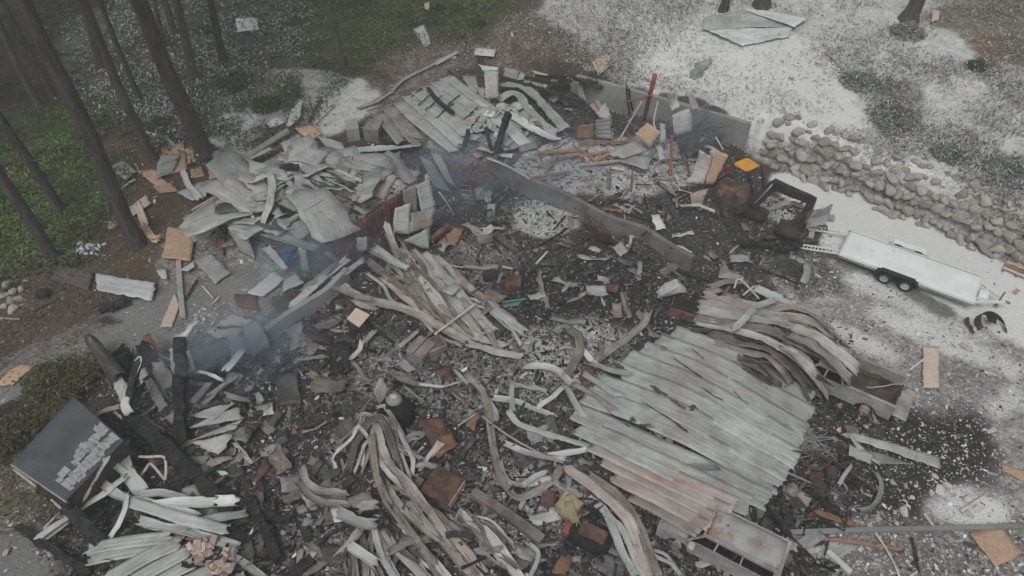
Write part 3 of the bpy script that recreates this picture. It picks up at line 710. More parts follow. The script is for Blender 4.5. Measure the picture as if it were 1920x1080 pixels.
# ---------------------------------------------------------------- walls
def wall_run(name, top, thick, z0, mat, label, cat='wall', away=True, jag=.03, nseg=24):
    """a standing wall under a line of top points (absolute heights), its thickness going away from the camera"""
    c = np.array(top); n = nseg; p = catmull(c, n) if len(c) > 2 else c[0]+(c[-1]-c[0])*np.linspace(0, 1, n)[:, None]
    t = np.gradient(p, axis=0); t[:, 2] = 0; t /= np.linalg.norm(t, axis=1)[:, None]
    nr = np.stack([-t[:, 1], t[:, 0], 0*t[:, 0]], 1); nr *= np.sign(nr[:, 1].mean())*(1 if away else -1)
    V_ = []; F = []
    for q in range(n):
        zt = p[q][2]+rs.normal(0, jag*.3); b0 = p[q].copy(); b0[2] = z0
        V_ += [b0, np.array([p[q][0], p[q][1], zt-.02]), np.array([*(p[q]+nr[q]*.02)[:2], zt]), np.array([*(p[q]+nr[q]*(thick-.02))[:2], zt]), np.array([*(p[q]+nr[q]*thick)[:2], zt-.02]), b0+nr[q]*thick]
    for q in range(n-1):
        for e in range(5): F.append((q*6+e, q*6+e+1, q*6+7+e, q*6+6+e))
    F.append(tuple(range(6))); F.append(tuple((n-1)*6+e for e in range(5, -1, -1)))
    return tag(mk(name, np.array(V_), F, M[mat]), label, cat)
top = [np.array([*(BANK[1]*.15+BANK[2]*.85), 1.7]), np.array([*BANK[2], 1.95])]+[np.array([*(BANK[2]*(1-f)+BANK[3]*f), 1.98]) for f in (.3, .6, .95)]
wall_run('retaining_wall', top, .28, -.3, 'conc', 'pale grey concrete retaining wall holding up the whitened bank behind the wreck')
wall_run('stem_wall', list(abs3('N', "560,335,1.3 1040,580,1.3 1230,650,1.3 1545,800,1.3"))+list(abs3('M2', "1500,140,1.2 1690,200,1.1 1850,300,1.0"))+list(abs3('M2', "1975,365,1.0")), .26, -.3, 'concdirty', 'smoke stained concrete stem wall stepping down through the middle of the burnt floor')
wall_run('footing_wall', list(abs3('M1', "1500,775,.85 1680,650,.85 1840,550,.85 1960,430,.9")), .28, -.3, 'conc', 'low concrete footing wall with a pale top beside the smouldering corner')

def rusty_side():
    A = P(*PX('D', 1225, 845), 2.1); B = P(*PX('D', 1900, 345), 2.1)
    d = B-A; L = np.hypot(d[0], d[1]); d /= L; nr = np.array([d[1], -d[0], 0]); n = int(L/.07)
    k = 7; G = np.zeros((n, k, 3))
    for q in range(n):
        f = q/(n-1); ph = (q % 4); off = .035 if ph in (1, 2) else 0
        for e in range(k):
            h = e/(k-1); G[q, e] = A+d*L*f+nr*(off+.12*(fbm(f*6, h*2, 4, 3)-.5)*h); G[q, e, 2] = -.1+2.22*h
        G[q, -1, 2] += rs.normal(0, .05)
    uv = np.zeros((n*k, 2)); uv[:, 0] = np.repeat(np.linspace(0, L, n), k); uv[:, 1] = np.tile(np.linspace(0, 2, k), n)
    tag(two_sided(G, uv, .02, 'corrugated_steel_wall', M['rustred'], smooth=False), 'rust red corrugated steel wall standing under the ash covered collapsed roof', 'wall')
rusty_side()

# ---------------------------------------------------------------- boulders of the stone bank
def boulder_mesh(seed):
    import bmesh
    bm = bmesh.new(); bmesh.ops.create_icosphere(bm, subdivisions=3, radius=1)
    r = random.Random(seed); cut = [(np.array([r.gauss(0, 1), r.gauss(0, 1), r.gauss(0, 1)]), r.uniform(.52, .82)) for _ in range(11)]
    for v in bm.verts:
        c = np.array(v.co)
        for nrm, k in cut:
            nn = nrm/np.linalg.norm(nrm); dd = c@nn
            if dd > k: c = c-nn*(dd-k)*.96
        c *= 1+.10*(float(fbm(c[0]*1.5+seed, c[1]*1.5+c[2], seed, 3))-.5)
        v.co = c
    me = bpy.data.meshes.new("boulder"); bm.to_mesh(me); bm.free()
    me.polygons.foreach_set("use_smooth", np.ones(len(me.polygons), bool)); me.materials.append(M['stone']); return me
BM = [boulder_mesh(k) for k in range(9)]
def boulder(x, y, z, sx, sy, sz, rz, label, grp):
    o = bpy.data.objects.new("boulder", BM[rnd.randrange(9)]); COL.objects.link(o)
    o.location = (x, y, z); o.scale = (sx, sy, sz); o.rotation_euler = (rnd.uniform(-.6, .6), rnd.uniform(-.6, .6), rz)
    return tag(o, label, "boulder", grp)
seg = [BANK[3]+(BANK[3]-BANK[2])*.02, BANK[4], BANK[5]]
cumL = [0, np.linalg.norm(seg[1]-seg[0]), 0]; cumL[2] = cumL[1]+np.linalg.norm(seg[2]-seg[1])
def along(s):
    k = 0 if s < cumL[1] else 1; f = (s-cumL[k])/(cumL[k+1]-cumL[k]); e = seg[k+1]-seg[k]; e = e/np.linalg.norm(e)
    p = seg[k]+(seg[k+1]-seg[k])*f; return p, np.array([-e[1], e[0]]), math.atan2(e[1], e[0])
nb = 0
for row, (d0, zf) in enumerate(((-.25, 0), (.12, .14), (.52, .36), (.92, .57), (1.32, .80), (1.75, 1.0))):
    s = rnd.uniform(0, .3)
    while s < 21.5 and nb < 296:
        r = rnd.uniform(.21, .44) if row < 5 else rnd.uniform(.18, .36)
        if row == 0: r *= rnd.uniform(.7, 1.25)
        if (row == 5 and rnd.random() < .3) or (row == 0 and rnd.random() < .25): s += r*2; continue
        p, nn, az = along(s+r); p = p+nn*(d0+rnd.uniform(-.2, .2))
        H = 2.2; z = zf*H+rnd.uniform(-.05, .08)+.05
        if row == 0: z = float(h_land(p[0], p[1]))+.1
        boulder(p[0], p[1], z, r*rnd.uniform(.95, 1.35), r*rnd.uniform(.75, 1.0), r*rnd.uniform(.6, .9), az+rnd.uniform(-.9, .9), 'rounded grey fieldstone stacked in the dry stone bank', 'fieldstones of the dry stone bank')
        s += r*1.55; nb += 1
for (x, y, k) in ((1250, 110, 1.0), (1740, 150, .8), (1350, 180, .7), (1700, 260, .9), (1780, 350, 1.2), (1150, 75, .6), (1530, 135, .9)):
    u, v = PX('M3', x, y); p = T(u, v, .05)
    boulder(p[0], p[1], p[2], .42*k, .32*k, .26*k, rnd.uniform(0, 3), 'loose grey fieldstone fallen below the dry stone bank', 'stones fallen from the bank')
for (x, y, k) in ((40, 520, 1), (75, 560, .8), (20, 580, .9), (120, 545, .8), (60, 610, .9), (110, 600, .7), (70, 660, .9), (25, 640, .7), (150, 500, .5)):
    u, v = PX('M1', x, y); p = T(u, v, .1)
    boulder(p[0], p[1], p[2], .36*k, .30*k, .24*k, rnd.uniform(0, 3), 'dull grey stone in the heap beside the brown log', 'stones heaped by the log')

# ---------------------------------------------------------------- trees: trunk, limb stubs, crown far above the frame
def crown_mesh(seed, h0, h1, R):
    r = np.random.RandomState(seed); V_ = []; n = 0; Fs = []
    nb = 70; cl = []
    for k in range(nb):
        f = (k+.5)/nb; z = h0+(h1-h0)*f; L = R*(1-f)**.7*r.uniform(.55, 1.1)+.3; a = r.uniform(0, 6.28)
        m = int(26+L*8); tt = r.uniform(.15, 1, m); sp = .35+.25*L
        c = np.stack([np.cos(a)*L*tt, np.sin(a)*L*tt, z-.35*L*tt**2+0*tt], 1)+r.normal(0, .22, (m, 3))*sp; cl.append(c)
    c = np.concatenate(cl); m = len(c); a = r.uniform(0, 6.28, m); s = r.uniform(.18, .42, m)
    d = np.stack([np.cos(a), np.sin(a), r.uniform(-.5, .2, m)], 1)*s[:, None]; e = np.stack([-np.sin(a), np.cos(a), r.uniform(-.3, .3, m)], 1)*(s*.55)[:, None]
    V_ = np.stack([c-d, c+e, c+d, c-e], 1).reshape(-1, 3); F = np.arange(m*4).reshape(-1, 4)
    cc = np.where((r.uniform(0, 1, m) < .4)[:, None], np.array([.03, .05, .02]), np.array([.05, .075, .03]))*r.uniform(.6, 1.3, (m, 1))
    o = mk("crown", V_, F, M['leaf'], parent=cam, col=np.repeat(cc, 4, axis=0)); me = o.data; bpy.data.objects.remove(o); return me
CR = [crown_mesh(3, 20, 34, 3.4), crown_mesh(4, 21, 36, 3.0)]
def tree(bx, by, tx, ty, d_px, label, grp=None, limbs=True, hgt=34.0, crown=True):
    base = T(bx, by, 0)
    best = None
    for z in np.arange(1.5, 22, .25):
        q = P(tx, ty, base[2]+z); d = np.hypot(*(q-base)[:2])
        if best is None or d/z < best[0]: best = (d/z, q)
    q = best[1]; zq = q[2]-base[2]; lean = (q-base)/zq; lean[:2] *= min(1, .11/(np.hypot(lean[0], lean[1])+1e-9)); lean[2] = 1; D = .88*d_px/ppm(bx, by)
    t = thing('conifer_tree', label, 'tree', tuple(base), 0, grp)
    zs = np.array([-.2, .15, .5, 1.2, 3, 6, 10, 15, hgt*.75, hgt]); rr = np.array([1.55, 1.32, 1.12, 1.0, .95, .88, .78, .62, .4, .06])*D/2
    k = 12; V_ = []; F = []
    sg = rnd.uniform(0, 50)
    zz = np.concatenate([np.linspace(-.2, 1.2, 8), np.linspace(1.7, hgt, 40)]); rad = np.interp(zz, zs, rr)
    for i_, z in enumerate(zz):
        for e in range(k):
            a = 2*math.pi*e/k; r = rad[i_]*(1+.12*(float(vnoise(e*1.3+sg, z*.7, 3))-.5)+(.25*(float(vnoise(e*.9+sg, 0, 7))-.3) if z < .4 else 0))
            V_.append((lean[0]*z+r*math.cos(a)+.05*math.sin(z*.7+sg), lean[1]*z+r*math.sin(a)+.05*math.cos(z*.5+sg), z))
    for i_ in range(len(zz)-1):
        for e in range(k): F.append((i_*k+e, i_*k+(e+1) % k, (i_+1)*k+(e+1) % k, (i_+1)*k+e))
    F.append(tuple((len(zz)-1)*k+e for e in range(k)))
    mk('trunk', V_, F, M['bark'], t, smooth=True)
    if limbs:
        for _ in range(7):
            b = MB()
            z = rnd.uniform(2.0, 13); a = rnd.uniform(0, 6.28); L = rnd.uniform(.3, 1.1); r0 = np.interp(z, zs, rr)*.8
            o = np.array([lean[0]*z, lean[1]*z, z]); e = np.array([math.cos(a), math.sin(a), rnd.uniform(-.3, .2)])
            b.tube([o+e*r0, o+e*(r0+L*.5)+[0, 0, .03], o+e*(r0+L)], [.035, .025, .01], 5)
            b.build('limb', M['bark'], t)
    if crown and np.hypot(base[0]+lean[0]*26, base[1]+lean[1]*26) > 19:
        c = bpy.data.objects.new('crown', CR[rnd.randrange(2)]); COL.objects.link(c); c.parent = t
        c.rotation_euler = (0, 0, rnd.uniform(0, 6.28)); c.location = (lean[0]*26, lean[1]*26, 0)
    return t
for a_ in [(258, 455, 46, 0, 33, 'tall conifer trunk rising beside the chipboard propped at its foot'),
           (383, 290, 258, 0, 35, 'thick conifer trunk rooted by the orange chipboard pile'),
           (367, 150, 328, 0, 19, 'slim conifer trunk ending by the small pink board'),
           (260, 187, 220, 83, 12, 'thinnest dark trunk between two larger conifers'),
           (285, 300, 182, 66, 20, 'mid sized conifer trunk behind the bent white gutter'),
           (417, 120, 397, 0, 16, 'slim conifer trunk near the white metal sheet among leaves'),
           (643, 133, 613, 0, 16, 'lone straight trunk at the edge of the bright grass'),
           (73, 200, 0, 50, 13, 'slender pale trunk in the dark wood at the picture edge'),
           (103, 490, 18, 355, 25, 'leaning conifer trunk behind the coloured litter heap'),
           (115, 398, 8, 230, 20, 'dim trunk in the green patch left of the tallest conifer'),
           (100, 187, 5, 0, 12, 'blurred far trunk in the darkest part of the wood'),
           (330, 70, 308, 0, 14, 'short visible trunk high in the dusted undergrowth'),
           (312, 92, 290, 0, 8, 'sapling stem beside the high trunk in the undergrowth'),
           (190, 130, 165, 0, 15, 'dim trunk standing deep in the dusted undergrowth'),
           (1703, 37, 1721, 0, 26, 'dark conifer trunk at the top of the weedy bank'),
           (1358, 20, 1362, 0, 14, 'slim trunk behind the flattened pale sheets on the bank'),
           (1428, 12, 1436, 0, 26, 'broad dark trunk base above the flattened pale sheets')]:
    tree(*a_)
# ---------------------------------------------------------------- small shed and boards at the low corner
def shed():
    c = abs3('B1', "62,450,1.9 415,68,1.9 695,308,1.9 362,650,1.9"); o0 = c.mean(0); base = np.array([o0[0], o0[1], float(h_land(o0[0], o0[1]))])
    t = thing('shed', 'small shed with dark grey ribbed metal roof and ashy patches along one edge', 'shed', tuple(base))
    q = c-base; a, b, c_, d = q
    n, m_ = 24, 61; U, Vv = np.meshgrid(np.linspace(0, 1, n), np.linspace(0, 1, m_), indexing='ij')
    # u: across (a->d), v: along (a->b); ribs run along u
    G = a*((1-U)*(1-Vv))[..., None]+d*(U*(1-Vv))[..., None]+c_*(U*Vv)[..., None]+b*((1-U)*Vv)[..., None]
    ph = (Vv*20) % 1; G[..., 2] += .05*np.clip(1-np.abs(ph-.5)*5, 0, 1)-.10*U
    two_sided(G, np.stack([U*4, Vv*5], 2).reshape(-1, 2), .03, 'roof', M['slate'], t, smooth=False)
    pb = MB(); r = random.Random(5)
    for k in range(13):
        v0 = .12+k*.066
        for (u0, u1) in ((.58, .755), (.785, .96)):
            if r.random() < .95:
                q_ = k/12; lo, hi = u0+(.10*(1-q_)+r.uniform(-.035, .02) if u0 < .7 else r.uniform(-.006, .006)), u1+(r.uniform(-.006, .006) if u0 < .7 else -.03*q_+r.uniform(-.02, .02))
                f = lambda u_, v_: a*(1-u_)*(1-v_)+d*u_*(1-v_)+c_*u_*v_+b*(1-u_)*v_+np.array([0, 0, -.10*u_+.052])
                v1 = v0+.062
                P4 = [f(lo, v0), f(hi, v0), f(hi+r.uniform(-.02, .02), v1), f(lo+r.uniform(-.03, .03), v1)]
                pb.add(P4+[p_-np.array([0, 0, .02]) for p_ in P4], [(0, 1, 2, 3), (7, 6, 5, 4), (0, 4, 5, 1), (1, 5, 6, 2), (2, 6, 7, 3), (3, 7, 4, 0)])
    pb.build('bare_patch', M['bare'], t)
    w_ = MB()
    cc = [p_*.96 for p_ in (a, b, c_, d)]
    for k in range(4):
        p0, p1 = cc[k].copy(), cc[(k+1) % 4].copy(); p0[2] = p1[2] = .85; w_.bar(p0, p1, .06, 1.7)
    w_.build('wall', M['fence'], t)
    e = MB().bar(a+(a-d)*.005+[0, 0, -.09], d+(d-a)*.01+[0, 0, -.17], .05, .13).build('fascia', M['lumberpale'], t)
    e = MB().bar(a+[0, 0, -.09], b+[0, 0, -.09], .05, .13).build('fascia', M['fence'], t)
    for p_ in (c_, d):
        MB().bar([p_[0]*1.02, p_[1]*1.02, 0], [p_[0]*1.02, p_[1]*1.02, 1.7], .2, .2).build('post', M['char'], t)
shed()
def fence():
    A = T(*PX('B1', -40, 260)); B = T(*PX('B1', 190, 150))
    t = thing('board_fence', 'short run of weathered dark boards by the low green corner', 'fence', tuple(A), frame2(A, B))
    L = np.hypot(*(B-A)[:2]); n = int(L/.32)
    bx = MB()
    for k in range(n):
        bx.box((.16+k*.32, rnd.uniform(-.02, .02), .55+rnd.uniform(-.08, .05)), (.29, .035, 1.15+rnd.uniform(-.1, .1)), bev=.006)
    bx.build('boards', M['fence'], t, jit=.01)
    MB().box((L/2, .06, .75), (L, .05, .1)).build('rail', M['fence'], t); MB().box((L/2, .06, .3), (L, .05, .1)).build('rail', M['fence'], t)
fence()
# ---------------------------------------------------------------- vehicles
def rim_wheel(parent, c, ax, r, w_, tyre=True, name='wheel'):
    """wheel (> tyre, rim): axis ax, centre c in the parent's space"""
    e = bpy.data.objects.new(name, None); COL.objects.link(e); e.parent = parent; e.location = c
    ax = np.asarray(ax, float); ax /= np.linalg.norm(ax)
    def ring(prof, n=24):
        u = np.cross(ax, [0, 0, 1.0]); u /= np.linalg.norm(u); v = np.cross(ax, u); V_ = []; F = []; k = len(prof)
        for i_ in range(n):
            a = 2*math.pi*i_/n; d = u*math.cos(a)+v*math.sin(a)
            for (rr, h) in prof: V_.append(d*rr+ax*h)
        for i_ in range(n):
            for q in range(k-1): F.append((i_*k+q, i_*k+q+1, ((i_+1) % n)*k+q+1, ((i_+1) % n)*k+q))
        return V_, F
    if tyre:
        V_, F = ring([(r*.62, -w_/2), (r*.92, -w_/2), (r, -w_*.3), (r, w_*.3), (r*.92, w_/2), (r*.62, w_/2), (r*.62, -w_/2)])
        mk('tyre', V_, F, M['black'], e, smooth=True)
    V_, F = ring([(r*.64, -w_*.45), (r*.64, w_*.45), (r*.54, w_*.35), (r*.34, w_*.15), (r*.2, w_*.30), (.001, w_*.30)])
    mk('rim', V_, F, M['carbody'] if not tyre else M['conc'], e, smooth=True)
    return e
def trailer():
    z = .62
    nl, nr, fl = P(1571.7, 475.6, z), P(1828, 569.5, z), P(1601, 434, z)
    d = nr-nl; L = np.hypot(d[0], d[1]); rz = math.atan2(d[1], d[0]); ex = d/L; ey = np.array([-ex[1], ex[0], 0]); W_ = float((fl-nl)@ey)
    W_ = max(1.7, W_)
    mid = (nl+nr)/2+ey*W_/2; g0 = float(h_land(mid[0], mid[1]))
    t = thing('flatbed_trailer', 'long white dusted flatbed trailer with twin wheels and two ladder ramps', 'trailer', (mid[0], mid[1], g0), rz)
    y0 = -W_/2
    MB().box((0, 0, z-g0-.05), (L, W_, .10), bev=.02).build('deck', M['foam'], t)
    f = MB()
    for yy in (y0+.05, -y0-.05): f.box((0, yy, z-g0-.17), (L*.99, .08, .13), bev=.01)
    for k in range(9): f.box((-L/2+.4+k*(L-.8)/8, 0, z-g0-.15), (.07, W_*.9, .09))
    f.build('frame', M['grey'], t)
    for s in (1, -1):
        MB().box((0, s*(W_/2-.03), z-g0+.04), (L, .05, .03), bev=.01).build('side_rail', M['foam'], t)
    # a heap of dust on the deck
    n, m_ = 40, 12; U, Vv = np.meshgrid(np.linspace(-1, 1, n), np.linspace(-1, 1, m_), indexing='ij')
    G = np.stack([U*L*.497, Vv*W_*.495, z-g0+.012+.04*np.clip(1-U**8, 0, 1)*np.clip(1-Vv**6, 0, 1)*(.4+1.2*fbm(U*5, Vv*2, 4, 3))], 2)
    two_sided(G, np.zeros((n*m_, 2)), .01, 'dust_cover', M['foam'], t)
    r = .33; xs = (-L*.125, L*.03)
    for s in (-1, 1):
        for x in xs: rim_wheel(t, (x, s*(W_/2+.14), r), (0, s, 0), r, .22)
        b = MB(); x0, x1 = xs[0]-.52, xs[1]+.52; yy = s*(W_/2+.16); zt = .80
        for p, q in (((x0, yy, .45), (x0+.25, yy, zt)), ((x0+.25, yy, zt), (x1-.25, yy, zt)), ((x1-.25, yy, zt), (x1, yy, .45))): b.bar(p, q, .30, .025, up=(0, 1, 0) if False else (0, 0, 1))
        b.build('fender', M['black'] if s < 0 else M['foam'], t)
        b = MB().box((sum(xs)/2, s*(W_/2+.015), .48), (x1-x0-.1, .02, .44)); b.build('wheel_well', M['void'], t)
    for yy in (y0+.22, -y0-.22):
        b = MB(); Lr = 1.75; x0 = -L/2-.02
        for s in (-.16, .16): b.bar((x0, yy+s, z-g0-.06), (x0-Lr, yy+s, .10), .05, .07)
        for k in range(10):
            f_ = (k+.5)/10; b.bar((x0-Lr*f_, yy-.16, (z-g0-.05)*(1-f_)+.10*f_), (x0-Lr*f_, yy+.16, (z-g0-.05)*(1-f_)+.10*f_), .045, .04)
        b.build('ramp', M['foam'], t)
    b = MB()
    for s in (-1, 1): b.bar((L/2-.05, s*W_*.38, .5), (L/2+1.25, 0, .5), .09, .1)
    b.bar((L/2+.35, -W_*.28, .5), (L/2+.35, W_*.28, .5), .07, .08); b.build('tongue', M['foam'], t)
    MB().tube([(L/2+1.0, .12, .05), (L/2+1.0, .12, .95)], .04).box((L/2+1.0, .12, .03), (.18, .18, .04)).build('jack', M['grey'], t)
    MB().box((L/2+.22, -.35, .66), (.42, .5, .3), bev=.03).build('tool_box', M['foam'], t)
    MB().tube([(L/2+1.2, 0, .52), (L/2+1.42, 0, .52)], .06).build('coupler', M['grey'], t)
    MB().box((-L/2-.01, -y0-.1, .62), (.03, .14, .08)).box((-L/2-.01, y0+.1, .62), (.03, .14, .08)).build('tail_light', M['redpaint'], t)
trailer()

def sided(prof, y, thick, inner=None):
    """a flat side panel from a profile (x,z) with holes left out by building it from quads between two lines"""
    V_ = []; F = []; n = len(prof)
    for (x, zb, zt, yb, yt) in prof: V_ += [(x, yb, zb), (x, yt, zt)]
    V2 = [(x, yy-math.copysign(thick, yy), z_) for (x, yy, z_) in V_]
    for k in range(n-1): F.append((2*k, 2*k+2, 2*k+3, 2*k+1)); F.append((2*n+2*k+1, 2*n+2*k+3, 2*n+2*k+2, 2*n+2*k))
    for k in range(n-1): F.append((2*k+1, 2*k+3, 2*n+2*k+3, 2*n+2*k+1)); F.append((2*k, 2*n+2*k, 2*n+2*k+2, 2*k+2))
    F.append((0, 1, 2*n+1, 2*n)); F.append((2*n-2, 4*n-2, 4*n-1, 2*n-1))
    return V_+V2, F
def arch_profile(x0, x1, zb, ztf, wheels, r, n=60, yb=.92, yt=.86):
    out = []
    for k in range(n):
        x = x0+(x1-x0)*k/(n-1); z = zb
        for wx in wheels:
            d = abs(x-wx)
            if d < r: z = max(z, .34+math.sqrt(r*r-d*d))
        zt = ztf(x); out.append((x, min(z, zt-.06), zt, yb, yt))
    return out
def suv():
    z = 1.80
    nf, nr_, ff, fr = (P(*PX('S', *q), z) for q in ((700, 575), (1500, 985), (1060, 330), (1690, 660)))
    d = nf-nr_; rz = math.atan2(d[1], d[0]); ex = np.array([math.cos(rz), math.sin(rz), 0]); ey = np.array([-ex[1], ex[0], 0])
    Lr = float((nf-nr_)@ex); Wr = abs(float((fr-nr_)@ey)); c = (nr_+fr)/2
    sgn = 1 if float((nr_-c)@ey) > 0 else -1     # side facing the camera
    s = max(.85, min(1.15, Lr/2.75)); g0 = float(h_base(c[0], c[1]))
    x_r = -1.95; org = c-ex*(x_r+.05)*s
    t = thing('burnt_van', 'burnt out grey van with empty window openings half under the roofing', 'van', (org[0], org[1], g0), rz); t.scale = (s, s, (z-g0)/1.80)
    hw = .90
    zt = lambda x: 1.10 if x < 1.0 else (1.10-.12*min(1, (x-1.0)/.4) if x < 1.4 else .98-.05*(x-1.4))
    sh = MB()
    for sd_ in (1, -1):
        V_, F = sided([(x, zb, z1, sd_*hw, sd_*hw*.97) for (x, zb, z1, _, _) in arch_profile(-2.15, 2.55, .33, zt, (-1.35, 1.65), .43)], sd_*hw, .05); sh.add(V_, F)
    # nose and tail
    sh.box((2.53, 0, .66), (.08, 1.72, .5), bev=.03); sh.box((-2.16, 0, .62), (.08, 1.74, .42), bev=.03)
    sh.build('body', M['carbody'], t, jit=.006)
    # roof, gently domed and sagging
    n, m_ = 22, 14; U, Vv = np.meshgrid(np.linspace(-1, 1, n), np.linspace(-1, 1, m_), indexing='ij')
    G = np.stack([-.62+U*1.38, Vv*.67*(1-.05*U**4), 1.82-.06*Vv**2-.12*np.abs(Vv)**6-.09*np.abs(U)**6-.09*(fbm(U*2+3, Vv*2, 5, 3)-.4)], 2)
    two_sided(G, np.stack([U, Vv], 2).reshape(-1, 2), .03, 'roof', M['carbody'], t)
    p = MB()
    for sd_ in (1, -1):
        for (xb, xt, w_) in ((1.35, .78, .13), (.30, .25, .18), (-.75, -.72, .24), (-2.08, -1.92, .28)):
            p.bar((xb, sd_*hw*.97, 1.08), (xt, sd_*.69, 1.61), .06, w_, up=(0, sd_, .2))
        p.bar((.80, sd_*.69, 1.60), (-1.98, sd_*.69, 1.59), .09, .13)
    p.bar((-2.05, -.68, 1.60), (-2.05, .68, 1.60), .14, .14); p.bar((.83, -.72, 1.60), (.83, .72, 1.60), .09, .07)
    for yy in (-.72, .72): p.bar((-2.14, yy*1.1, .8), (-2.06, yy*.93, 1.6), .18, .16, up=(1, 0, 0))
    p.build('window_frames', M['carbody'], t)
    # bonnet, floor, seats, dash
    n, m_ = 10, 10; U, Vv = np.meshgrid(np.linspace(0, 1, n), np.linspace(-1, 1, m_), indexing='ij')
    G = np.stack([1.35+U*1.16, Vv*.82, 1.0-.14*U-.03*Vv**2+.04*(fbm(U*3, Vv*2, 8, 2)-.5)], 2)
    two_sided(G, np.zeros((n*m_, 2)), .02, 'bonnet', M['carbody'], t)
    MB().box((.1, 0, .42), (4.2, 1.66, .06)).box((1.3, 0, .75), (.06, 1.66, .55)).build('floor', M['void'], t)
    for x in (.65, -.35):
        for yy in (-.4, .4):
            b = MB(); b.bar((x, yy-.2, .5), (x-.18, yy-.2, 1.2), .04, .04, up=(0, 1, 0)).bar((x, yy+.2, .5), (x-.18, yy+.2, 1.2), .04, .04, up=(0, 1, 0))
            for k in range(5): b.bar((x-.02-.035*k, yy-.2, .6+k*.14), (x-.02-.035*k, yy+.2, .6+k*.14), .02, .02)
            b.build('seat_frame', M['rust'], t)
    for x in (-1.35, 1.65):
        for sd_ in (1, -1): rim_wheel(t, (x, sd_*.78, .30), (0, sd_, 0), .31, .2, tyre=False)
    b = MB()                                            # wing mirror, ash covered, on the camera's side
    b.box((1.12, sgn*1.06, 1.10), (.26, .30, .22), bev=.08); b.build('mirror', M['ash'], t)
    MB().bar((.42, -.20, 1.775), (.12, -.10, 1.785), .26, .02).build('sunroof_opening', M['rust'], t)
    return t
suv()
def pickup():
    z = 1.30
    a, b_, c = P(*PX('K', 640, 640), z), P(*PX('K', 1190, 880), z), P(*PX('K', 1300, 455), z)
    d = a-b_; rz = math.atan2(d[1], d[0]); ex = np.array([math.cos(rz), math.sin(rz), 0]); ey = np.array([-ex[1], ex[0], 0])
    L = float(d@ex); W_ = abs(float((c-b_)@ey)); W_ = min(1.95, max(1.6, W_)); sg = 1 if float((b_-c)@ey) > 0 else -1
    org = b_-ey*sg*W_/2; g0 = float(h_base(org[0], org[1]))
    t = thing('burnt_pickup', 'burnt pickup truck with open bed and lowered tailgate partly under scorched roofing', 'pickup truck', (org[0], org[1], g0), rz)
    hw = W_/2; BL = L
    zt = lambda x: 1.28 if x < BL+.1 else (1.16 if x < BL+1.6 else 1.10-.05*(x-BL-1.6))
    sh = MB()
    for sd_ in (1, -1):
        V_, F = sided([(x, zb, z1, sd_*hw, sd_*hw*.96) for (x, zb, z1, _, _) in arch_profile(0, BL+3.1, .45, zt, (.95, BL+2.2), .47, 80)], sd_*hw, .07); sh.add(V_, F)
        sh.bar((0, sd_*(hw-.05), 1.295), (BL, sd_*(hw-.05), 1.295), .13, .05)
    sh.box((BL+3.08, 0, .8), (.08, W_*.95, .5), bev=.03)
    sh.build('body', M['truckbody'], t, jit=.006)
    MB().box((BL/2, 0, .72), (BL, W_*.9, .05)).box((BL+.02, 0, 1.0), (.06, W_*.92, .56)).build('bed', M['exc'], t, jit=.01)
    n, m_ = 8, 16; U, Vv = np.meshgrid(np.linspace(0, 1, n), np.linspace(-1, 1, m_), indexing='ij')
    G = np.stack([-.02-U*.56, Vv*hw*.93, .80-.05*U+.02*(fbm(U*4, Vv*3, 2, 2)-.5)], 2)
    two_sided(G, np.stack([U, Vv], 2).reshape(-1, 2), .06, 'tailgate', M['truckbody'], t)
    MB().bar((-.25, -hw*.9, .55), (-.25, hw*.9, .55), .18, .16, bev=.04).build('bumper', M['grey'], t)
    p = MB()
    for sd_ in (1, -1):
        for (xb, xt) in ((BL+.12, BL+.35), (BL+.95, BL+.92), (BL+1.75, BL+1.35)):
            p.bar((xb, sd_*hw*.94, 1.14), (xt, sd_*hw*.76, 1.62), .07, .12, up=(0, sd_, .2))
        p.bar((BL+.35, sd_*hw*.76, 1.62), (BL+1.35, sd_*hw*.76, 1.62), .08, .07)
    p.bar((BL+.35, -hw*.74, 1.62), (BL+.35, hw*.74, 1.62), .08, .07); p.build('cab_frame', M['truckbody'], t)
    n, m_ = 12, 12; U, Vv = np.meshgrid(np.linspace(0, 1, n), np.linspace(-1, 1, m_), indexing='ij')
    G = np.stack([BL+.35+U*1.0, Vv*hw*.76, 1.66-.22*np.sin(U*3.14)*(1-Vv**2)], 2)
    two_sided(G, np.zeros((n*m_, 2)), .02, 'roof', M['truckbody'], t)
    MB().box((BL+.9, 0, .60), (1.6, W_*.88, .05)).build('cab_floor', M['void'], t)
    n, m_ = 8, 8; U, Vv = np.meshgrid(np.linspace(0, 1, n), np.linspace(-1, 1, m_), indexing='ij')
    G = np.stack([BL+1.75+U*1.3, Vv*hw*.9, 1.13-.08*U], 2); two_sided(G, np.zeros((n*m_, 2)), .02, 'bonnet', M['truckbody'], t)
    for x in (.95, BL+2.2):
        for sd_ in (1, -1): rim_wheel(t, (x, sd_*(hw-.16), .30), (0, sd_, 0), .31, .22, tyre=False)
    b = MB()
    for yy in (-.3, .1): 
        for k in range(4): b.tube([(BL+.5+.02*k, yy+k*.1, .65), (BL+.42, yy+k*.1, 1.15)], .015, 5)
    b.build('seat_frame', M['rust'], t)
pickup()
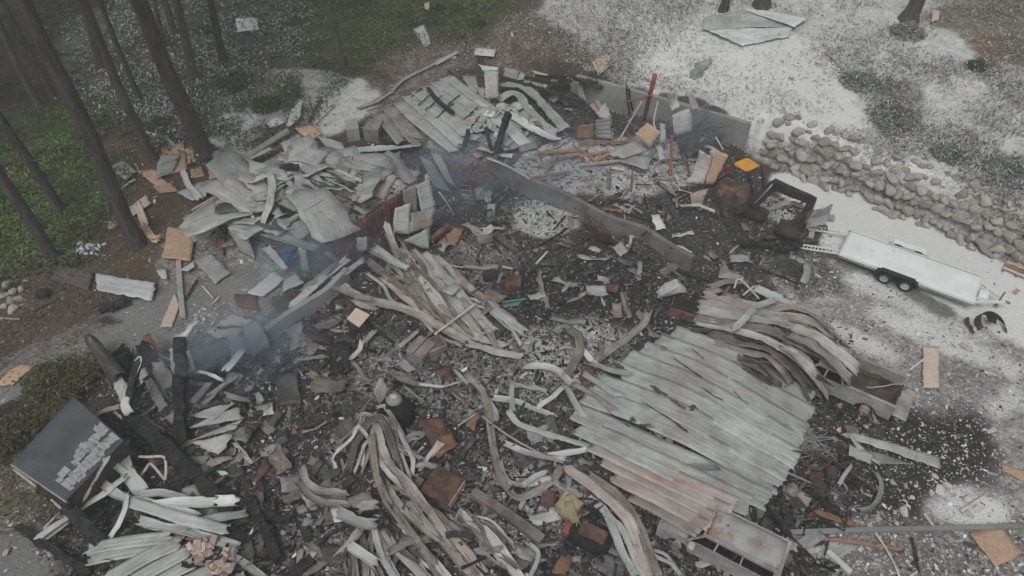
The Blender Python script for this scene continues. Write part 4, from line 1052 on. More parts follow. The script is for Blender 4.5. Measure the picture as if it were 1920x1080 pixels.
for s, l in (("860,640,1.05 1280,600,1.1", "pale bent rod lying across the burnt pickup bed towards the tailgate"), ("1040,745,.95 1320,640,1.0", "thin rod crossing others near the pickup tailgate"),
             ("820,480,.9 1080,570,.9", "wavy burnt spring bar in the front of the pickup bed"), ("1190,820,1.0 1290,600,1.05", "rusty rod standing against the pickup tailgate hinge")):
    q = [np.array(P(*PX('K', *p_[:2]), p_[2])) for p_ in pts(s)]
    tag(MB().tube(catmull(q, 8)+rs.normal(0, .02, (8, 3)), .028, 6).build('burnt_rod', M['pink' if 'pale' in l else 'rust'], smooth=True), l, 'rod')

def excavator():
    base = T(*PX('E', 620, 860)); bz = base[2]
    t = thing('burnt_excavator', 'burnt out small excavator with an orange canopy and folded boom', 'excavator', tuple(base))
    def A(x, y, z): return P(*PX('E', x, y), bz+z)-base
    # body: rounded counterweight and engine cover
    c = A(560, 700, .95); n, m_ = 24, 12; V_ = []; F = []
    az = math.radians(-25); ca, sa = math.cos(az), math.sin(az)
    for i_ in range(m_):
        f = i_/(m_-1); z = -.55+1.15*f; k = 1-.22*f**3-.10*(1-f)**2
        for e in range(n):
            a = 2*math.pi*e/n; rx = 1.0*k*(abs(math.cos(a))**.7)*math.copysign(1, math.cos(a)); ry = .85*k*(abs(math.sin(a))**.7)*math.copysign(1, math.sin(a))
            r_ = 1+.10*(float(fbm(a*2, f*4, 3, 3))-.5)
            V_.append((c[0]+(rx*ca-ry*sa)*r_, c[1]+(rx*sa+ry*ca)*r_, c[2]+z))
    for i_ in range(m_-1):
        for e in range(n): F.append((i_*n+e, i_*n+(e+1) % n, (i_+1)*n+(e+1) % n, (i_+1)*n+e))
    F.append(tuple(range(n-1, -1, -1))); F.append(tuple((m_-1)*n+e for e in range(n)))
    mk('body', V_, F, M['excbody'], t)
    b = MB(); 
    for (x, y, h) in ((560, 640, .5), (470, 620, .35), (640, 690, .4)): b.box(A(x, y, 1.55), (.45, .35, h*.6), bev=.08)
    b.build('engine_block', M['rustorange'], t, jit=.05)
    for pa, pb in (((60, 900, .35), (470, 950, .35)), ((560, 800, .35), (960, 930, .35))):
        p0, p1 = A(*pa), A(*pb); d = p1-p0; L = np.linalg.norm(d); d /= L; sd_ = np.cross(d, [0, 0, 1.0]); V_ = []; F = []; k = 26
        for e in range(k):
            a = 2*math.pi*e/k; px_ = math.copysign(L/2-.28, math.cos(a)) if abs(math.cos(a)) > .05 else 0
            q = (p0+p1)/2+d*(px_+.28*math.cos(a))+np.array([0, 0, .30*math.sin(a)]); V_ += [q-sd_*.2, q+sd_*.2]
        for e in range(k): F.append((2*e, 2*e+1, (2*e+3) % (2*k), (2*e+2) % (2*k)))
        F.append(tuple(2*e for e in range(k))); F.append(tuple(2*e+1 for e in range(k-1, -1, -1)))
        mk('track', V_, F, M['exc'], t)
    # canopy on four posts
    q = [A(570, 335, 2.55), A(745, 262, 2.55), A(885, 352, 2.5), A(735, 425, 2.5)]
    n, m_ = 12, 25; U, Vv = np.meshgrid(np.linspace(0, 1, n), np.linspace(0, 1, m_), indexing='ij')
    G = q[0]*((1-U)*(1-Vv))[..., None]+q[1]*(U*(1-Vv))[..., None]+q[2]*(U*Vv)[..., None]+q[3]*((1-U)*Vv)[..., None]
    G[..., 2] += .05*np.clip(1-np.abs((Vv*5) % 1-.5)*5, 0, 1)-.08*(2*U-1)**4+.06*(fbm(U*3, Vv*3, 6, 2)-.5)
    two_sided(G, np.stack([U*2, Vv*2], 2).reshape(-1, 2), .04, 'canopy', M['orange'], t, smooth=False)
    for p_, f_ in zip(q, ((620, 640), (740, 560), (905, 610), (790, 690))):
        MB().tube([A(*f_, 1.0), (np.array(A(*f_, 1.0))+p_)/2+[.03, .02, 0], p_-[0, 0, .03]], .065, 7).build('canopy_post', M['exc'], t)
    def arm(name, mat, pp, w0, h0, w1=None, h1=None):
        P_ = [np.array(A(*p_)) for p_ in pp]; n = len(P_); V_ = []; F = []
        for i_, p_ in enumerate(P_):
            d = P_[min(i_+1, n-1)]-P_[max(i_-1, 0)]; d /= np.linalg.norm(d); s_ = np.cross(d, [0, 0, 1.0]); s_ /= np.linalg.norm(s_)+1e-9; u_ = np.cross(s_, d)
            f = i_/(n-1); a_, h_ = w0+(w1-w0)*f if w1 else w0, h0+(h1-h0)*f if h1 else h0
            for x_, y_ in ((-.5, -.5), (.5, -.5), (.5, .5), (-.5, .5)): V_.append(p_+s_*x_*a_+u_*y_*h_)
        for i_ in range(n-1):
            for e in range(4): F.append((i_*4+e, i_*4+(e+1) % 4, i_*4+4+(e+1) % 4, i_*4+4+e))
        F.append((3, 2, 1, 0)); F.append(tuple((n-1)*4+e for e in range(4)))
        return mk(name, V_, F, M[mat], t)
    arm('boom', 'exc', ((800, 800, .9), (910, 690, 1.7), (1030, 580, 2.3)), .34, .45, .32, .42)
    MB().bar(A(815, 770, 1.2), A(1010, 572, 2.52), .30, .02).build('boom_plate', M['pink'], t)
    arm('boom', 'char', ((1010, 565, 2.35), (1180, 640, 2.45), (1440, 745, 2.3)), .42, .46, .30, .38)
    arm('dipper_arm', 'exc', ((1475, 715, 2.35), (1400, 850, 1.7), (1270, 1040, .7)), .26, .34, .2, .26)
    MB().tube([A(1500, 730, 2.2), A(1440, 900, 1.5), A(1370, 1010, 1.0)], .06).build('hydraulic_ram', M['rustred'], t)
    MB().tube([A(1180, 700, 1.9), A(1400, 770, 2.0)], .05).build('hydraulic_ram', M['exc'], t)
    # bucket
    c = A(1190, 1090, .35); n, m_ = 12, 7; V_ = []; U, Vv = np.meshgrid(np.linspace(-.5, .5, m_), np.linspace(-.3, 3.5, n), indexing='ij')
    ax_b = np.array([.85, -.5, 0]); bx_ = np.array([.5, .85, 0])
    G = c+ax_b*U[..., None]*1.1+bx_*(.55*np.cos(Vv))[..., None]+np.array([0, 0, 1.0])*(.45*np.sin(Vv))[..., None]
    two_sided(G, np.zeros((n*m_, 2)), .05, 'bucket', M['exc'], t)
    MB().box(A(505, 400, 1.9), (.30, .25, .5), bev=.1).build('fuel_can', M['red_p'], t)
excavator()
# ---------------------------------------------------------------- the debris, piece by piece
def ribs_(reg, mat, label, grp, rows, more=0, more_mats=('brown', 'tan', 'dark'), **kw):
    for r_ in rows:
        k2 = dict(kw); k2.update(r_[2] if len(r_) > 2 else {}); mt = k2.pop('mat', mat)
        rib(reg, r_[0], r_[1], mt, label, grp=grp, **k2)
    for k in range(more):                               # narrower torn strips of the same fan lying between the wide ones
        r_ = rnd.choice(rows); q = pts(r_[1]); ox, oy = rnd.gauss(0, r_[0]*.7), rnd.gauss(0, r_[0]*.5); a_ = rnd.random()
        q = [(p_[0]+ox+rnd.gauss(0, r_[0]*.45), p_[1]+oy+rnd.gauss(0, r_[0]*.45))+((max(.15, p_[2]*.8),) if len(p_) > 2 else ()) for p_ in q]
        if len(q) > 3 and a_ < .5: q = q[:-1] if a_ < .25 else q[1:]
        s_ = ' '.join(','.join(f'{e:.1f}' if i_ < 2 else f'{e:.2f}' for i_, e in enumerate(p_)) for p_ in q)
        k2 = dict(kw); k2.update(bumpy=.1, dz=kw.get('dz', .3)*rnd.uniform(.6, 1.2)); k2.pop('prof', 0)
        rib(reg, r_[0]*rnd.uniform(.3, .65), s_, rnd.choice(more_mats), label, grp=grp, **k2)

# -- far roof section, grey-green panels sliding towards the camera
G_ = 'grey green roofing panels of the slumped far roof'
ribs_('G', 'green', 'long grey green roofing panel lying side by side with others on the slumped far roof', G_, [
    (118, "225,670 330,780 420,890", dict(mat='grey')), (122, "310,615 420,740 500,850 560,900", dict(mat='tan')), (122, "400,570 520,690 640,790 860,960"),
    (120, "470,520 620,650 760,770 900,900"), (120, "545,480 700,610 860,740 960,830"), (118, "625,440 780,560 940,690 1080,800"),
    (116, "700,405 860,530 1030,650 1180,760"), (112, "770,370 920,480 1060,590 1250,740 1340,830"), (96, "1000,560 1150,680 1300,800 1430,930", dict(mat='white'))], dz=.45, prof='tri', bumpy=.05, jag=.08)
for w_, s, l in ((9, "540,600 600,545 660,500", 'first'), (9, "600,640 680,570 740,520", 'second'), (9, "690,700 760,640 830,580", 'third'), (8, "780,600 830,555 880,515", 'fourth'), (10, "920,720 980,660 1030,610", 'fifth'), (10, "970,780 1010,730 1045,690", 'sixth'), (10, "1050,790 1090,740 1130,700", 'seventh'), (9, "710,440 760,400 830,355", 'topmost'), (9, "480,540 540,490 600,450", 'lowest')):
    beam('G', w_, s, 'char', 'thin charred purlin lying across the slumped far roof', 'purlin', 'purlin', 'charred purlins across the far roof', dz=.52, asp=.5)
rib('G', 84, "1230,640 1400,740 1560,830 1680,880", 'white', 'whitest ridge strip at the edge of the slumped far roof', grp=None, dz=.6)
rib('G', 88, "1190,560 1290,500 1370,520 1450,640 1560,760 1670,830", 'green', 'arched grey green panel humped over a dark hollow', dz=.5, bumpy=.02, tw=(0, 0))
rib('G', 92, "1220,430 1370,430 1500,520 1620,660 1740,790", 'pale', 'broad arched panel lying behind the humped one', dz=.7, bumpy=.03)
sheet('G', "1080,300,1.9 1195,300,1.9 1200,540,.9 1095,545,.9", 'pale', 'upright pale box gutter panel with a torn cap behind the far roof', ribs=2, crumple=.04)
sheet('G', "1035,265,2.1 1195,290,2.0 1195,312,1.9 1070,318,1.9", 'white', 'bent cap strip on top of the upright pale panel', name='cap_strip', cat='metal strip', crumple=.04)
for s, l in (("1250,275 1375,315 1345,390 1240,365", 'square corrugated roof fragment at the back edge beside the upright panel'), ("1385,320 1420,350 1400,390 1350,395", 'narrow roof fragment next to the square corrugated one'),
             ("1420,375 1465,400 1445,430 1400,405", 'small pale roof scrap between two black purlins'), ("1480,395 1560,420 1545,455 1460,425", 'pale oblong roof scrap between black purlins at the back edge'),
             ("1570,420 1640,440 1610,475 1545,460", 'roof scrap with one dark end under the black purlin'), ("1460,310 1600,345 1640,360 1500,345", 'slim white strip lying along the far purlin'),
             ("1640,380 1700,390 1680,420 1620,410", 'curled white scrap on the burnt back purlins')):
    sheet('G', s, 'pale', l, dz=.55, crumple=.06)
sheet('G', "1830,400,.9 1880,430,.9 1920,570,.5 1850,540,.5", 'green', 'leaning pale panel at the back corner of the far roof', crumple=.05)
sheet('G', "1780,420,1.0 1830,400,1.1 1870,550,.4 1790,500,.4", 'pale', 'shorter leaning panel pressed against the back corner one', crumple=.06)
for w_, s, l in ((22, "1230,370,.8 1500,450,.8 1900,580,.7", 'longest black purlin along the back edge of the far roof'), (20, "1410,370,.7 1600,410,.7 1790,440,.7", 'black purlin between pale scraps at the back edge'),
                 (20, "1600,360,.9 1740,370,.9", 'short black purlin near the leaning back panels'), (18, "1800,370,.9 1920,420,.9", 'black rafter stub behind the leaning back panels'),
                 (36, "1560,520,.5 1640,430,.9", 'stubby black post crossing the back purlins'), (26, "620,460,.75 700,560,.75 830,665,.75", 'charred rafter lying on the slumped far roof'),
                 (44, "1280,660,2.3 1235,790,1.4 1170,1010,.3", 'thick charred post leaning before the far roof'), (28, "1095,780,1.6 1125,900,1.0 1150,1010,.3", 'thinner charred post beside the thick leaning one'),
                 (30, "950,800,1.2 930,900,.8 900,980,.4", 'short charred stake at the foot of the far roof')):
    beam('G', w_, s, 'char', l)
sheet('G', "600,760 720,830 870,970 760,900", 'void', 'black sheet painted as the dark gap below a roofing panel', name='roof_gap_shade', cat='shade_sheet', dz=.25, crumple=.1)  # no real part: black sheet paints the shade in the gap
sheet('G', "900,340,.7 1010,340,.7 1040,470,.3 940,440,.3", 'grey', 'grey curved duct shell behind the far roof', name='duct_shell', cat='duct', crumple=.1, curl=-.2)
sheet('G', "1030,450,.6 1090,460,.6 1090,540,.4 1040,530,.4", 'pink', 'small pinkish panel beside the upright gutter panel')
sheet('G', "960,435 1030,490 1010,510 950,455", 'white', 'narrow white scrap leaning on the pinkish panel', dz=.5)
rib('G', 42, "45,630 180,580 330,490", 'pale', 'near length of long gutter lying on soil beyond the far roof', name='gutter', cat='gutter', dz=.12, prof='u', bumpy=.02)
rib('G', 36, "325,485 420,390 560,320 700,250", 'grey', 'bent middle length of the long gutter on the brown soil', name='gutter', cat='gutter', dz=.14, prof='u', bumpy=.03)
rib('G', 48, "690,255 780,210 865,165", 'pale', 'far widening end of the long gutter', name='gutter', cat='gutter', dz=.2, prof='u', bumpy=.02)
pole('G', 9, "120,645 260,600", 'lumber', 'thin stick lying along the near gutter length', 'stick', 'stick', dz=.08)
sheet('T2', "405,170,.25 465,140,.3 507,245,.05 470,270,.05", 'white', 'curled white metal sheet lying at the grass edge', crumple=.04, curl=.06)
sheet('T2', "755,268 870,276 862,322 748,312", 'white', 'scorched white sheet with black stain on brown soil', crumple=.08, dz=.3)
beam('T2', 30, "775,330,.3 800,380,.3", 'char', 'charred lump below the scorched white sheet', 'charred_log', 'log')
board('T2', "1408,345 1502,290 1532,352 1445,425", 'osbpale', 'pale square board lying alone on the whitened slope', dz=.12)
board('T2', "465,20 495,10 495,55 470,50", 'osbpale', 'tiny yellowish board piece in the grass', dz=.25)
sheet('T2', "1395,590 1420,575 1520,655 1472,680", 'osb', 'orange brown board tilted against a pale panel', name='plywood_sheet', cat='board', dz=.7, crumple=.02, thick=.03)
sheet('T2', "1420,560,.95 1445,560,.95 1500,630,.7 1470,640,.7", 'pale', 'narrow pale panel standing behind the tilted orange brown board')

# -- long pale panels and slabs between the two roofs
rib('D', 90, "1195,190 1400,165 1650,150 1870,130", 'white', 'long white panel with black holes laid across the wreck', dz=.5, bumpy=.05, taper=(1.1, .5), tw=(8, 0))
obox('T2', "40,800 110,790", 1.2, .9, 'conc', 'grey concrete block at the near edge of the far roof', 'concrete_block', 'block')
obox('T2', "130,795 215,800", 1.2, .9, 'concdirty', 'browner concrete block beside the grey one at the far roof', 'concrete_block', 'block')
sheet('D', "1740,60,.6 1900,80,.6 1920,110,.4 1760,100,.4", 'dark', 'dark bent sheet at the end of the long white panel')
sheet('T2', "500,860,1.0 560,870,1.0 640,1050,.5 590,1020,.5", 'pale', 'narrow pale sheet hanging beside the red scaffold', crumple=.06)
sheet('T2', "440,880,.8 500,900,.8 620,1080,.3 520,1050,.3", 'grey', 'grey sheet leaning under the narrow pale one', crumple=.08)

# -- the ash covered collapsed roof on the rusty wall
sheet('D', "1500,290 1640,215 1790,300 1900,340", 'pink', 'ash covered ceiling slab at the back of the collapsed roof', name='ceiling_slab', cat='slab', dz=.35, crumple=.16)
sheet('D', "1330,440 1500,290 1880,340 1600,560", 'pink', 'pinkish ash covered roof deck sloping to the rusty wall', name='roof_deck', cat='slab', dz=.25, crumple=.16)
sheet('D', "1060,520 1320,440 1600,560 1430,680", 'pale', 'torn pale deck sheet curling at the rusty wall edge', name='roof_deck', cat='slab', dz=.28, crumple=.14)
sheet('D', "960,690 1080,540 1440,680 1230,845", 'pale', 'dirty pale deck sheet under the charred stick', name='roof_deck', cat='slab', dz=.22, crumple=.12)
sheet('D', "780,420 980,360 1190,520 990,640", 'grey', 'mottled grey deck sheet in the middle of the collapsed roof', name='roof_deck', cat='slab', dz=.2, crumple=.12)
sheet('D', "230,640 420,540 640,760 480,720", 'pale', 'flaking ash crusted sheet at the low end of the pile', dz=.25, crumple=.16)
sheet('D', "560,620 700,540 720,690 640,700", 'pale', 'square vent panel with a burnt round hole', crumple=.05, dz=.35)
sheet('D', "610,600 690,570 690,660 630,670", 'void', 'black sheet laid at the burnt hole of the square vent panel', name='hole_sheet', cat='vent', crumple=.05, dz=.42)  # black sheet laid over the panel where its hole is
rib('D', 56, "740,330 765,440 745,560 700,680 670,760", 'pale', 'bent pale strip standing across the collapsed roof', dz=.75, bumpy=.04, tw=(0, 20))
rib('D', 60, "530,470 620,400 720,345", 'white', 'short bright white strip pointing at the bent pale one', dz=.7)
rib('D', 74, "690,790 850,830 1000,880 1090,900", 'pale', 'pale fascia strip along the near lip of the collapsed roof', dz=.5, prof='u', bumpy=.03)
rib('D', 64, "900,130 980,230 1060,330 1120,420", 'green', 'wide grey green strip running down the back of the pile', dz=.5)
ribs_('D', 'green', 'grey green strip sliding down the back of the ash covered pile', 'strips sliding down the back of the pile', [
    (50, "1080,220 1200,300 1380,390"), (44, "1060,330 1220,360 1380,400"), (46, "860,150 940,260 1040,350"), (40, "1040,380 1160,440 1280,460"),
    (46, "940,390 1060,420 1160,520"), (44, "1400,230 1480,250 1500,290", dict(mat='grey')), (40, "1120,200 1280,260 1390,300", dict(mat='tan')), (46, "830,330 900,420 990,500"),
    (38, "1010,360 1090,440 1130,540", dict(mat='white'))], more=26, more_mats=('pale', 'grey', 'green', 'tan', 'dark'), dz=.5)
beam('D', 54, "400,310 560,220 720,120 880,20", 'grey', 'long dark grey plank running up the edge of the pile', 'plank', 'plank', dz=.4, asp=.3)
rib('D', 40, "470,300 620,220 760,150", 'pale', 'pale splintered strip beside the long dark grey plank', dz=.5)
beam('D', 70, "420,330 560,340 690,280", 'dark', 'dark slab lying below the long grey plank', 'plank', 'plank', dz=.3, asp=.25)
beam('D', 30, "100,690 330,560 560,420", 'grey', 'weathered pole bundle along the low edge of the pile', 'plank', 'plank', dz=.35, asp=.6)
beam('D', 16, "160,620 260,560 360,500", 'lumberpale', 'thin pale batten above the weathered pole bundle', 'batten', 'batten', dz=.4)
beam('D', 34, "1110,830 1200,760 1330,660", 'char', 'charred stick lying on the pale deck by the rusty wall', dz=.4)
beam('D', 22, "780,760 950,660 1140,540", 'grey', 'thin grey pole lying over the collapsed roof', 'pole', 'pole', dz=.55)
beam('D', 60, "760,310,.5 860,290,.5 960,300,.5", 'char', 'charred lump on top of the collapsed roof', 'charred_log', 'log', asp=.5)
for s, l in (("1310,520 1420,560 1500,600 1420,590", 'black sheet painted as the dark tear along the deck by the rusty wall'), ("1320,590 1400,620 1450,660 1380,640", 'second black sheet painted as a dark tear beside the deck edge'), ("780,560 900,610 960,660 850,650", 'black sheet painted as a dark gap in the middle of the collapsed roof')):
    sheet('D', s, 'void', l, name='tear_shade', cat='shade_sheet', dz=.5, crumple=.1)  # black sheets paint the dark inside of tears and a gap
# hanging panels under the low lip
sheet('D', "430,740,1.6 575,775,1.6 640,990,.1 520,930,.1", 'green', 'grey green panel hanging off the low lip of the pile', crumple=.08)
sheet('D', "230,670,1.4 330,690,1.4 420,780,.5 330,760,.5", 'grey', 'small grey panel hanging at the low corner of the pile')
sheet('D', "680,910 740,880 890,1050 850,1070", 'green', 'narrow green grey panel pointing at the blue barrel', dz=.3)
sheet('D', "960,900,1.2 1010,910,1.2 1045,1080,.3 985,1080,.3", 'green', 'upright narrow panel standing beside the blue barrel')
rib('D', 60, "1180,930 1240,980 1270,1020", 'pale', 'stub of pale strip beneath the rusty wall corner', dz=.4)
t = thing('plastic_barrel', 'blue plastic barrel wedged under the collapsed roof', 'barrel', tuple(T(*PX('D', 905, 1020), 0)))
MB().tube([(0, 0, 0), (0, 0, .12), (0, 0, .45), (0, 0, .8), (0, 0, .9)], [.27, .31, .33, .31, .26], 18).build('drum', M['blue'], t, smooth=True)
MB().tube([(0, 0, .89), (0, 0, .93)], [.29, .29], 18).build('lid', M['blue'], t)
pole('D', 14, "290,640,1.2 350,720,1.0 420,800,.2", 'char', 'thin black rod leaning at the low corner of the pile', 'rod', 'rod')
pole('D', 12, "425,750,1.0 405,870,.4 400,960,.1", 'void', 'thin black upright rod under the hanging panel', 'rod', 'rod')
sheet('D', "340,830 390,820 400,900 350,910", 'redpaint', 'crumpled reddish scrap under the low corner of the pile', dz=.35, crumple=.2)

# -- panels leaning on the right half of the rusty wall
for s, mt, l in (("1680,600,1.7 1800,560,1.7 1790,800,.5 1660,780,.5", 'pale', 'pale square panel leaning in front of the rusty wall'),
                 ("1740,470,2.2 1850,410,2.2 1850,640,1.0 1760,640,1.0", 'grey', 'grey panel leaning high on the end of the rusty wall'),
                 ("1840,430,2.2 1940,380,2.2 1990,600,1.0 1880,640,1.0", 'pale', 'pale panel leaning at the corner past the rusty wall'),
                 ("1800,640,1.5 1990,590,1.5 1960,740,.8 1790,790,.8", 'tan', 'crosswise pale panel lying over the leaning ones')):
    sheet('D', s, mt, l, crumple=.06, ribs=1)
sheet('O', "950,540,.9 1240,400,1.0 1235,640,.1 1150,640,.2", 'green', 'grey green triangular panel at the foot of the leaning panels', crumple=.05)
sheet('O', "1230,260,1.0 1440,130,1.0 1400,260,.2 1240,390,.2", 'grey', 'smoky grey panel behind the drifting blue smoke', crumple=.04)
beam('O', 20, "1210,240,1.3 1330,140,1.3", 'char', 'short black stick above the smoky grey panel')
pole('O', 18, "1340,0,1.9 1420,110,1.3 1510,260,.1", 'pale', 'slanting pale pipe in the smoke beside the ladder')
sheet('O', "410,510,1.2 530,500,1.2 530,660,.5 420,670,.5", 'pale', 'folded pale flashing box at the top of the strip fan', crumple=.04)

# -- red scaffold, ladder and pipes by the far roof
def scaffold():
    base = T(*PX('N', 330, 700), 0); t = thing('scaffold_stair', 'red scaffold stair frame twisted beside the stem wall', 'scaffold', tuple(base))
    A = lambda x, y, z: P(*PX('N', x, y), base[2]+z)-base
    r = .035
    for nm, sg_ in (('stair_rail', ("270,370,2.2 400,270,2.6 510,290,2.6", "300,460,1.7 430,350,2.2 520,310,2.5", "340,590,.9 470,470,1.5 580,470,1.6", "380,630,.6 490,540,1.1 590,490,1.5")),
                    ('post', ("150,410,1.9 200,560,1.0 250,720,.2", "270,400,2.0 290,540,1.1", "370,640,1.2 400,780,.6 430,900,.0", "550,330,2.4 590,480,1.5 640,620,.6", "450,350,2.2 470,480,1.5")),
                    ('brace', ("160,405,1.9 270,400,2.0", "170,450,1.7 285,450,1.7", "455,405,2.0 570,405,2.0", "500,520,1.2 600,530,1.2", "250,640,.8 370,650,.9"))):
        for s_ in sg_:
            q = catmull([A(*p_) for p_ in pts(s_)], 6); MB().tube(q, r, 6).build(nm, M['redpaint'], t, smooth=True)
scaffold()
def ladder():
    base = T(*PX('N', 350, 900), 0); t = thing('ladder', 'bluish ladder leaning into the smoke at the stem wall corner', 'ladder', tuple(base))
    A = lambda x, y, z: P(*PX('N', x, y), base[2]+z)-base
    L0, L1, R0, R1 = A(240, 680, 1.3), A(290, 850, .1), A(365, 690, 1.3), A(430, 880, .1)
    for a, b in ((L0, L1), (R0, R1)): MB().tube([a, (a+b)/2, b], .03, 6).build('rail', M['grey'], t)
    for f in (.1, .35, .6, .85): MB().tube([L0+(L1-L0)*f, R0+(R1-R0)*f], .02, 5).build('rung', M['grey'], t)
ladder()
pole('N', 22, "545,335,1.5 720,400,1.5 900,490,1.5 1040,575,1.5", 'pale', 'long pale pipe lying along the stem wall edge')
sheet('N', "620,490,1.2 690,540,1.2 790,690,.2 740,640,.2", 'tan', 'leaf shaped strip leaning on the inside of the stem wall', crumple=.04)
sheet('N', "860,460 900,435 1030,510 990,525", 'osbpale', 'flaking small board on the wall edge behind the long pipe', name='plywood_sheet', cat='board', dz=.5)
sheet('N', "700,300 850,290 840,330 710,330", 'white', 'white slab scrap below the thick leaning post', dz=.5)
sheet('N', "770,400 1150,100 1180,120 850,400", 'dark', 'dark eave strip running down from the far roof corner', dz=.4)
obox('N', "560,1000 650,1000", .5, .55, 'grey', 'grey seat sized box in the ash beside a broken chair', 'metal_box', 'box')
obox('N', "450,690 540,660", .6, .5, 'rustred', 'reddish box in the shadow behind the ladder', 'metal_box', 'box')
def chair():
    p = T(*PX('M2', 840, 190), 0); t = thing('burnt_chair', 'bare burnt chair frame standing near the grey box', 'chair', tuple(p), .5)
    for x in (-.22, .22):
        for y in (-.22, .22): MB().tube([(x, y, 0), (x, y, .45)], .018, 6).build('leg', M['char'], t)
        MB().tube([(x, .22, .45), (x, .26, .95)], .018, 6).build('back_post', M['char'], t)
    MB().box((0, 0, .46), (.46, .46, .03), bev=.01).build('seat', M['dark'], t); MB().box((0, .26, .88), (.46, .03, .14), bev=.01).build('backrest', M['char'], t)
chair()

# -- lumber heap, steel posts and leaning boards on the upper floor
L_ = 'reddish lumber on the upper floor'
for w_, s in ((16, "1100,860 1340,850"), (20, "1210,885 1345,868"), (14, "1335,800 1500,798 1640,792"), (14, "1330,830 1440,910"), (16, "1340,880 1500,850"), (14, "1420,910 1520,860"), (12, "1440,865 1490,912"), (12, "1395,870 1430,915"), (12, "1350,855 1470,880"), (14, "1080,1000 1290,965"), (12, "1100,1010 1240,1000"), (10, "1480,870 1540,910"), (10, "1300,815 1420,900")):
    beam('T2', w_, s, 'lumber', 'reddish bare stud in the lumber heap on the upper floor', 'lumber_stud', 'lumber', L_, dz=.3, asp=.6, rough=.005)
beam('T2', 12, "1340,930 1560,905", 'lumberpale', 'pale stud at the near side of the lumber heap', 'lumber_stud', 'lumber', dz=.3)
pole('T2', 20, "1765,420,4.2 1735,540,2.6 1700,690,.2", 'redpaint', 'tall leaning red steel column at the foot of the bank', 'steel_column', 'column')
pole('T2', 8, "1590,575,2.4 1680,555,2.6 1750,535,2.8", 'redpaint', 'thin red rod crossing the tall red column')
pole('T2', 9, "1555,800,.3 1620,690,1.4 1690,570,2.6", 'lumberpale', 'pale pole slanting up to the tall red column', 'pole', 'pole')
pole('T2', 12, "1860,760,1.9 1855,870,1.0 1848,990,.0", 'redpaint', 'upright red post standing before the tangled mesh', 'steel_column', 'column')
pole('T2', 9, "1640,930,.9 1635,1010,.4 1630,1080,.0", 'rustred', 'short rusty post standing in pale ash', 'steel_column', 'column')
pole('T2', 7, "1780,570,2.3 1758,680,1.4 1770,730,1.1 1795,790,.6", 'white', 'bent white conduit hanging beside the orange board')
for a, l in (("1605,480,2.6 1610,560,1.6 1622,640,.3", 'taller of the twin black poles against the retaining wall'), ("1618,500,2.2 1625,560,1.4 1640,620,.4", 'shorter of the twin black poles against the retaining wall')):
    pole('T2', 9, a, 'char', l, 'pole', 'pole')
board('T2', "1650,750,1.2 1722,690,1.7 1795,740,1.4 1735,836,.5", 'osb', 'orange chipboard square leaning among the red posts')
sheet('T2', "1790,690,1.5 1820,700,1.5 1830,790,.7 1795,800,.7", 'pale', 'pale panel edge behind the leaning orange chipboard')
sheet('F', "1215,540,2.0 1385,480,2.2 1395,685,.9 1255,722,.8", 'pale', 'pale grey panel leaning on the retaining wall near its end', crumple=.03)
sheet('F', "1170,370,2.2 1250,350,2.3 1290,470,1.8 1220,500,1.7", 'pale', 'smaller pale panel folded over the top of the retaining wall', crumple=.05)
sheet('F', "1330,378 1410,370 1465,490 1395,497", 'pink', 'salmon coloured board on the bank edge above the wall', name='plywood_sheet', cat='board', dz=.35, thick=.03)
obox('F', "1410,235 1490,212", .5, .5, 'grey', 'dark grey box lying alone on the white bank', 'metal_box', 'box')
sheet('F', "545,590,1.2 690,560,1.2 690,760,.2 545,740,.2", 'grey', 'grey louvred panel propped by the lumber heap', name='louvre_panel', cat='panel', ribs=5, rip=.06)
sheet('F', "380,640,1.1 530,620,1.1 530,740,.3 385,745,.3", 'lumber', 'reddish slatted pallet propped beside the louvred panel', name='pallet', cat='pallet', ribs=5, rip=.05)
sheet('T2', "1500,860 1650,790 1705,850 1585,890", 'green', 'upper crumpled grey green sheet beyond the lumber heap', dz=.6, crumple=.14)
sheet('T2', "1560,905 1590,870 1745,880 1720,952", 'grey', 'lower crumpled grey sheet beyond the lumber heap', dz=.4, crumple=.12)
sheet('F', "1080,820 1130,800 1160,930 1110,950", 'pale', 'crumpled pale scrap between the red posts', dz=.4, crumple=.15)
sheet('F', "560,530,1.4 640,430,1.7 690,560,1.0 640,590,.9", 'pale', 'sooty pale panel against the far retaining wall', crumple=.08)
def tangle(label, name, reg, s, n, r, R, h, mat):
    c = path3(reg, s, .1); b = MB()
    for k in range(n):
        f = rnd.random(); p0 = c[0]+(c[-1]-c[0])*f; q = [p0+np.array([rnd.gauss(0, R), rnd.gauss(0, R*.7), abs(rnd.gauss(h*.4, h*.35))]) for _ in range(4)]
        b.tube(catmull(q, 9), r*rnd.uniform(.6, 1.3), 5)
    o = b.build(name, M[mat]); return tag(o, label, 'wire')
tangle('dark tangled mass of wire and mesh before the retaining wall', 'wire_tangle', 'F', "1330,700 1520,760", 60, .022, .8, 1.5, 'grey')
sheet('F', "1250,760,1.0 1400,700,1.4 1530,860,.4 1330,930,.1", 'dark', 'dark crumpled mesh sheet under the wire tangle', crumple=.25)
tangle('rusty bent wire crate in the black ash', 'wire_crate', 'M2', "1410,130 1470,190", 26, .018, .35, .6, 'rust')
tangle('thin brown wires sprouting by the stem wall', 'wire_tangle', 'M2', "1430,270 1500,300", 30, .014, .35, .7, 'rust')
sheet('E', "215,190,2.2 335,250,2.2 260,560,.6 60,560,.6", 'pale', 'curved pale grey panel leaning beside the burnt excavator', crumple=.05, curl=.25)
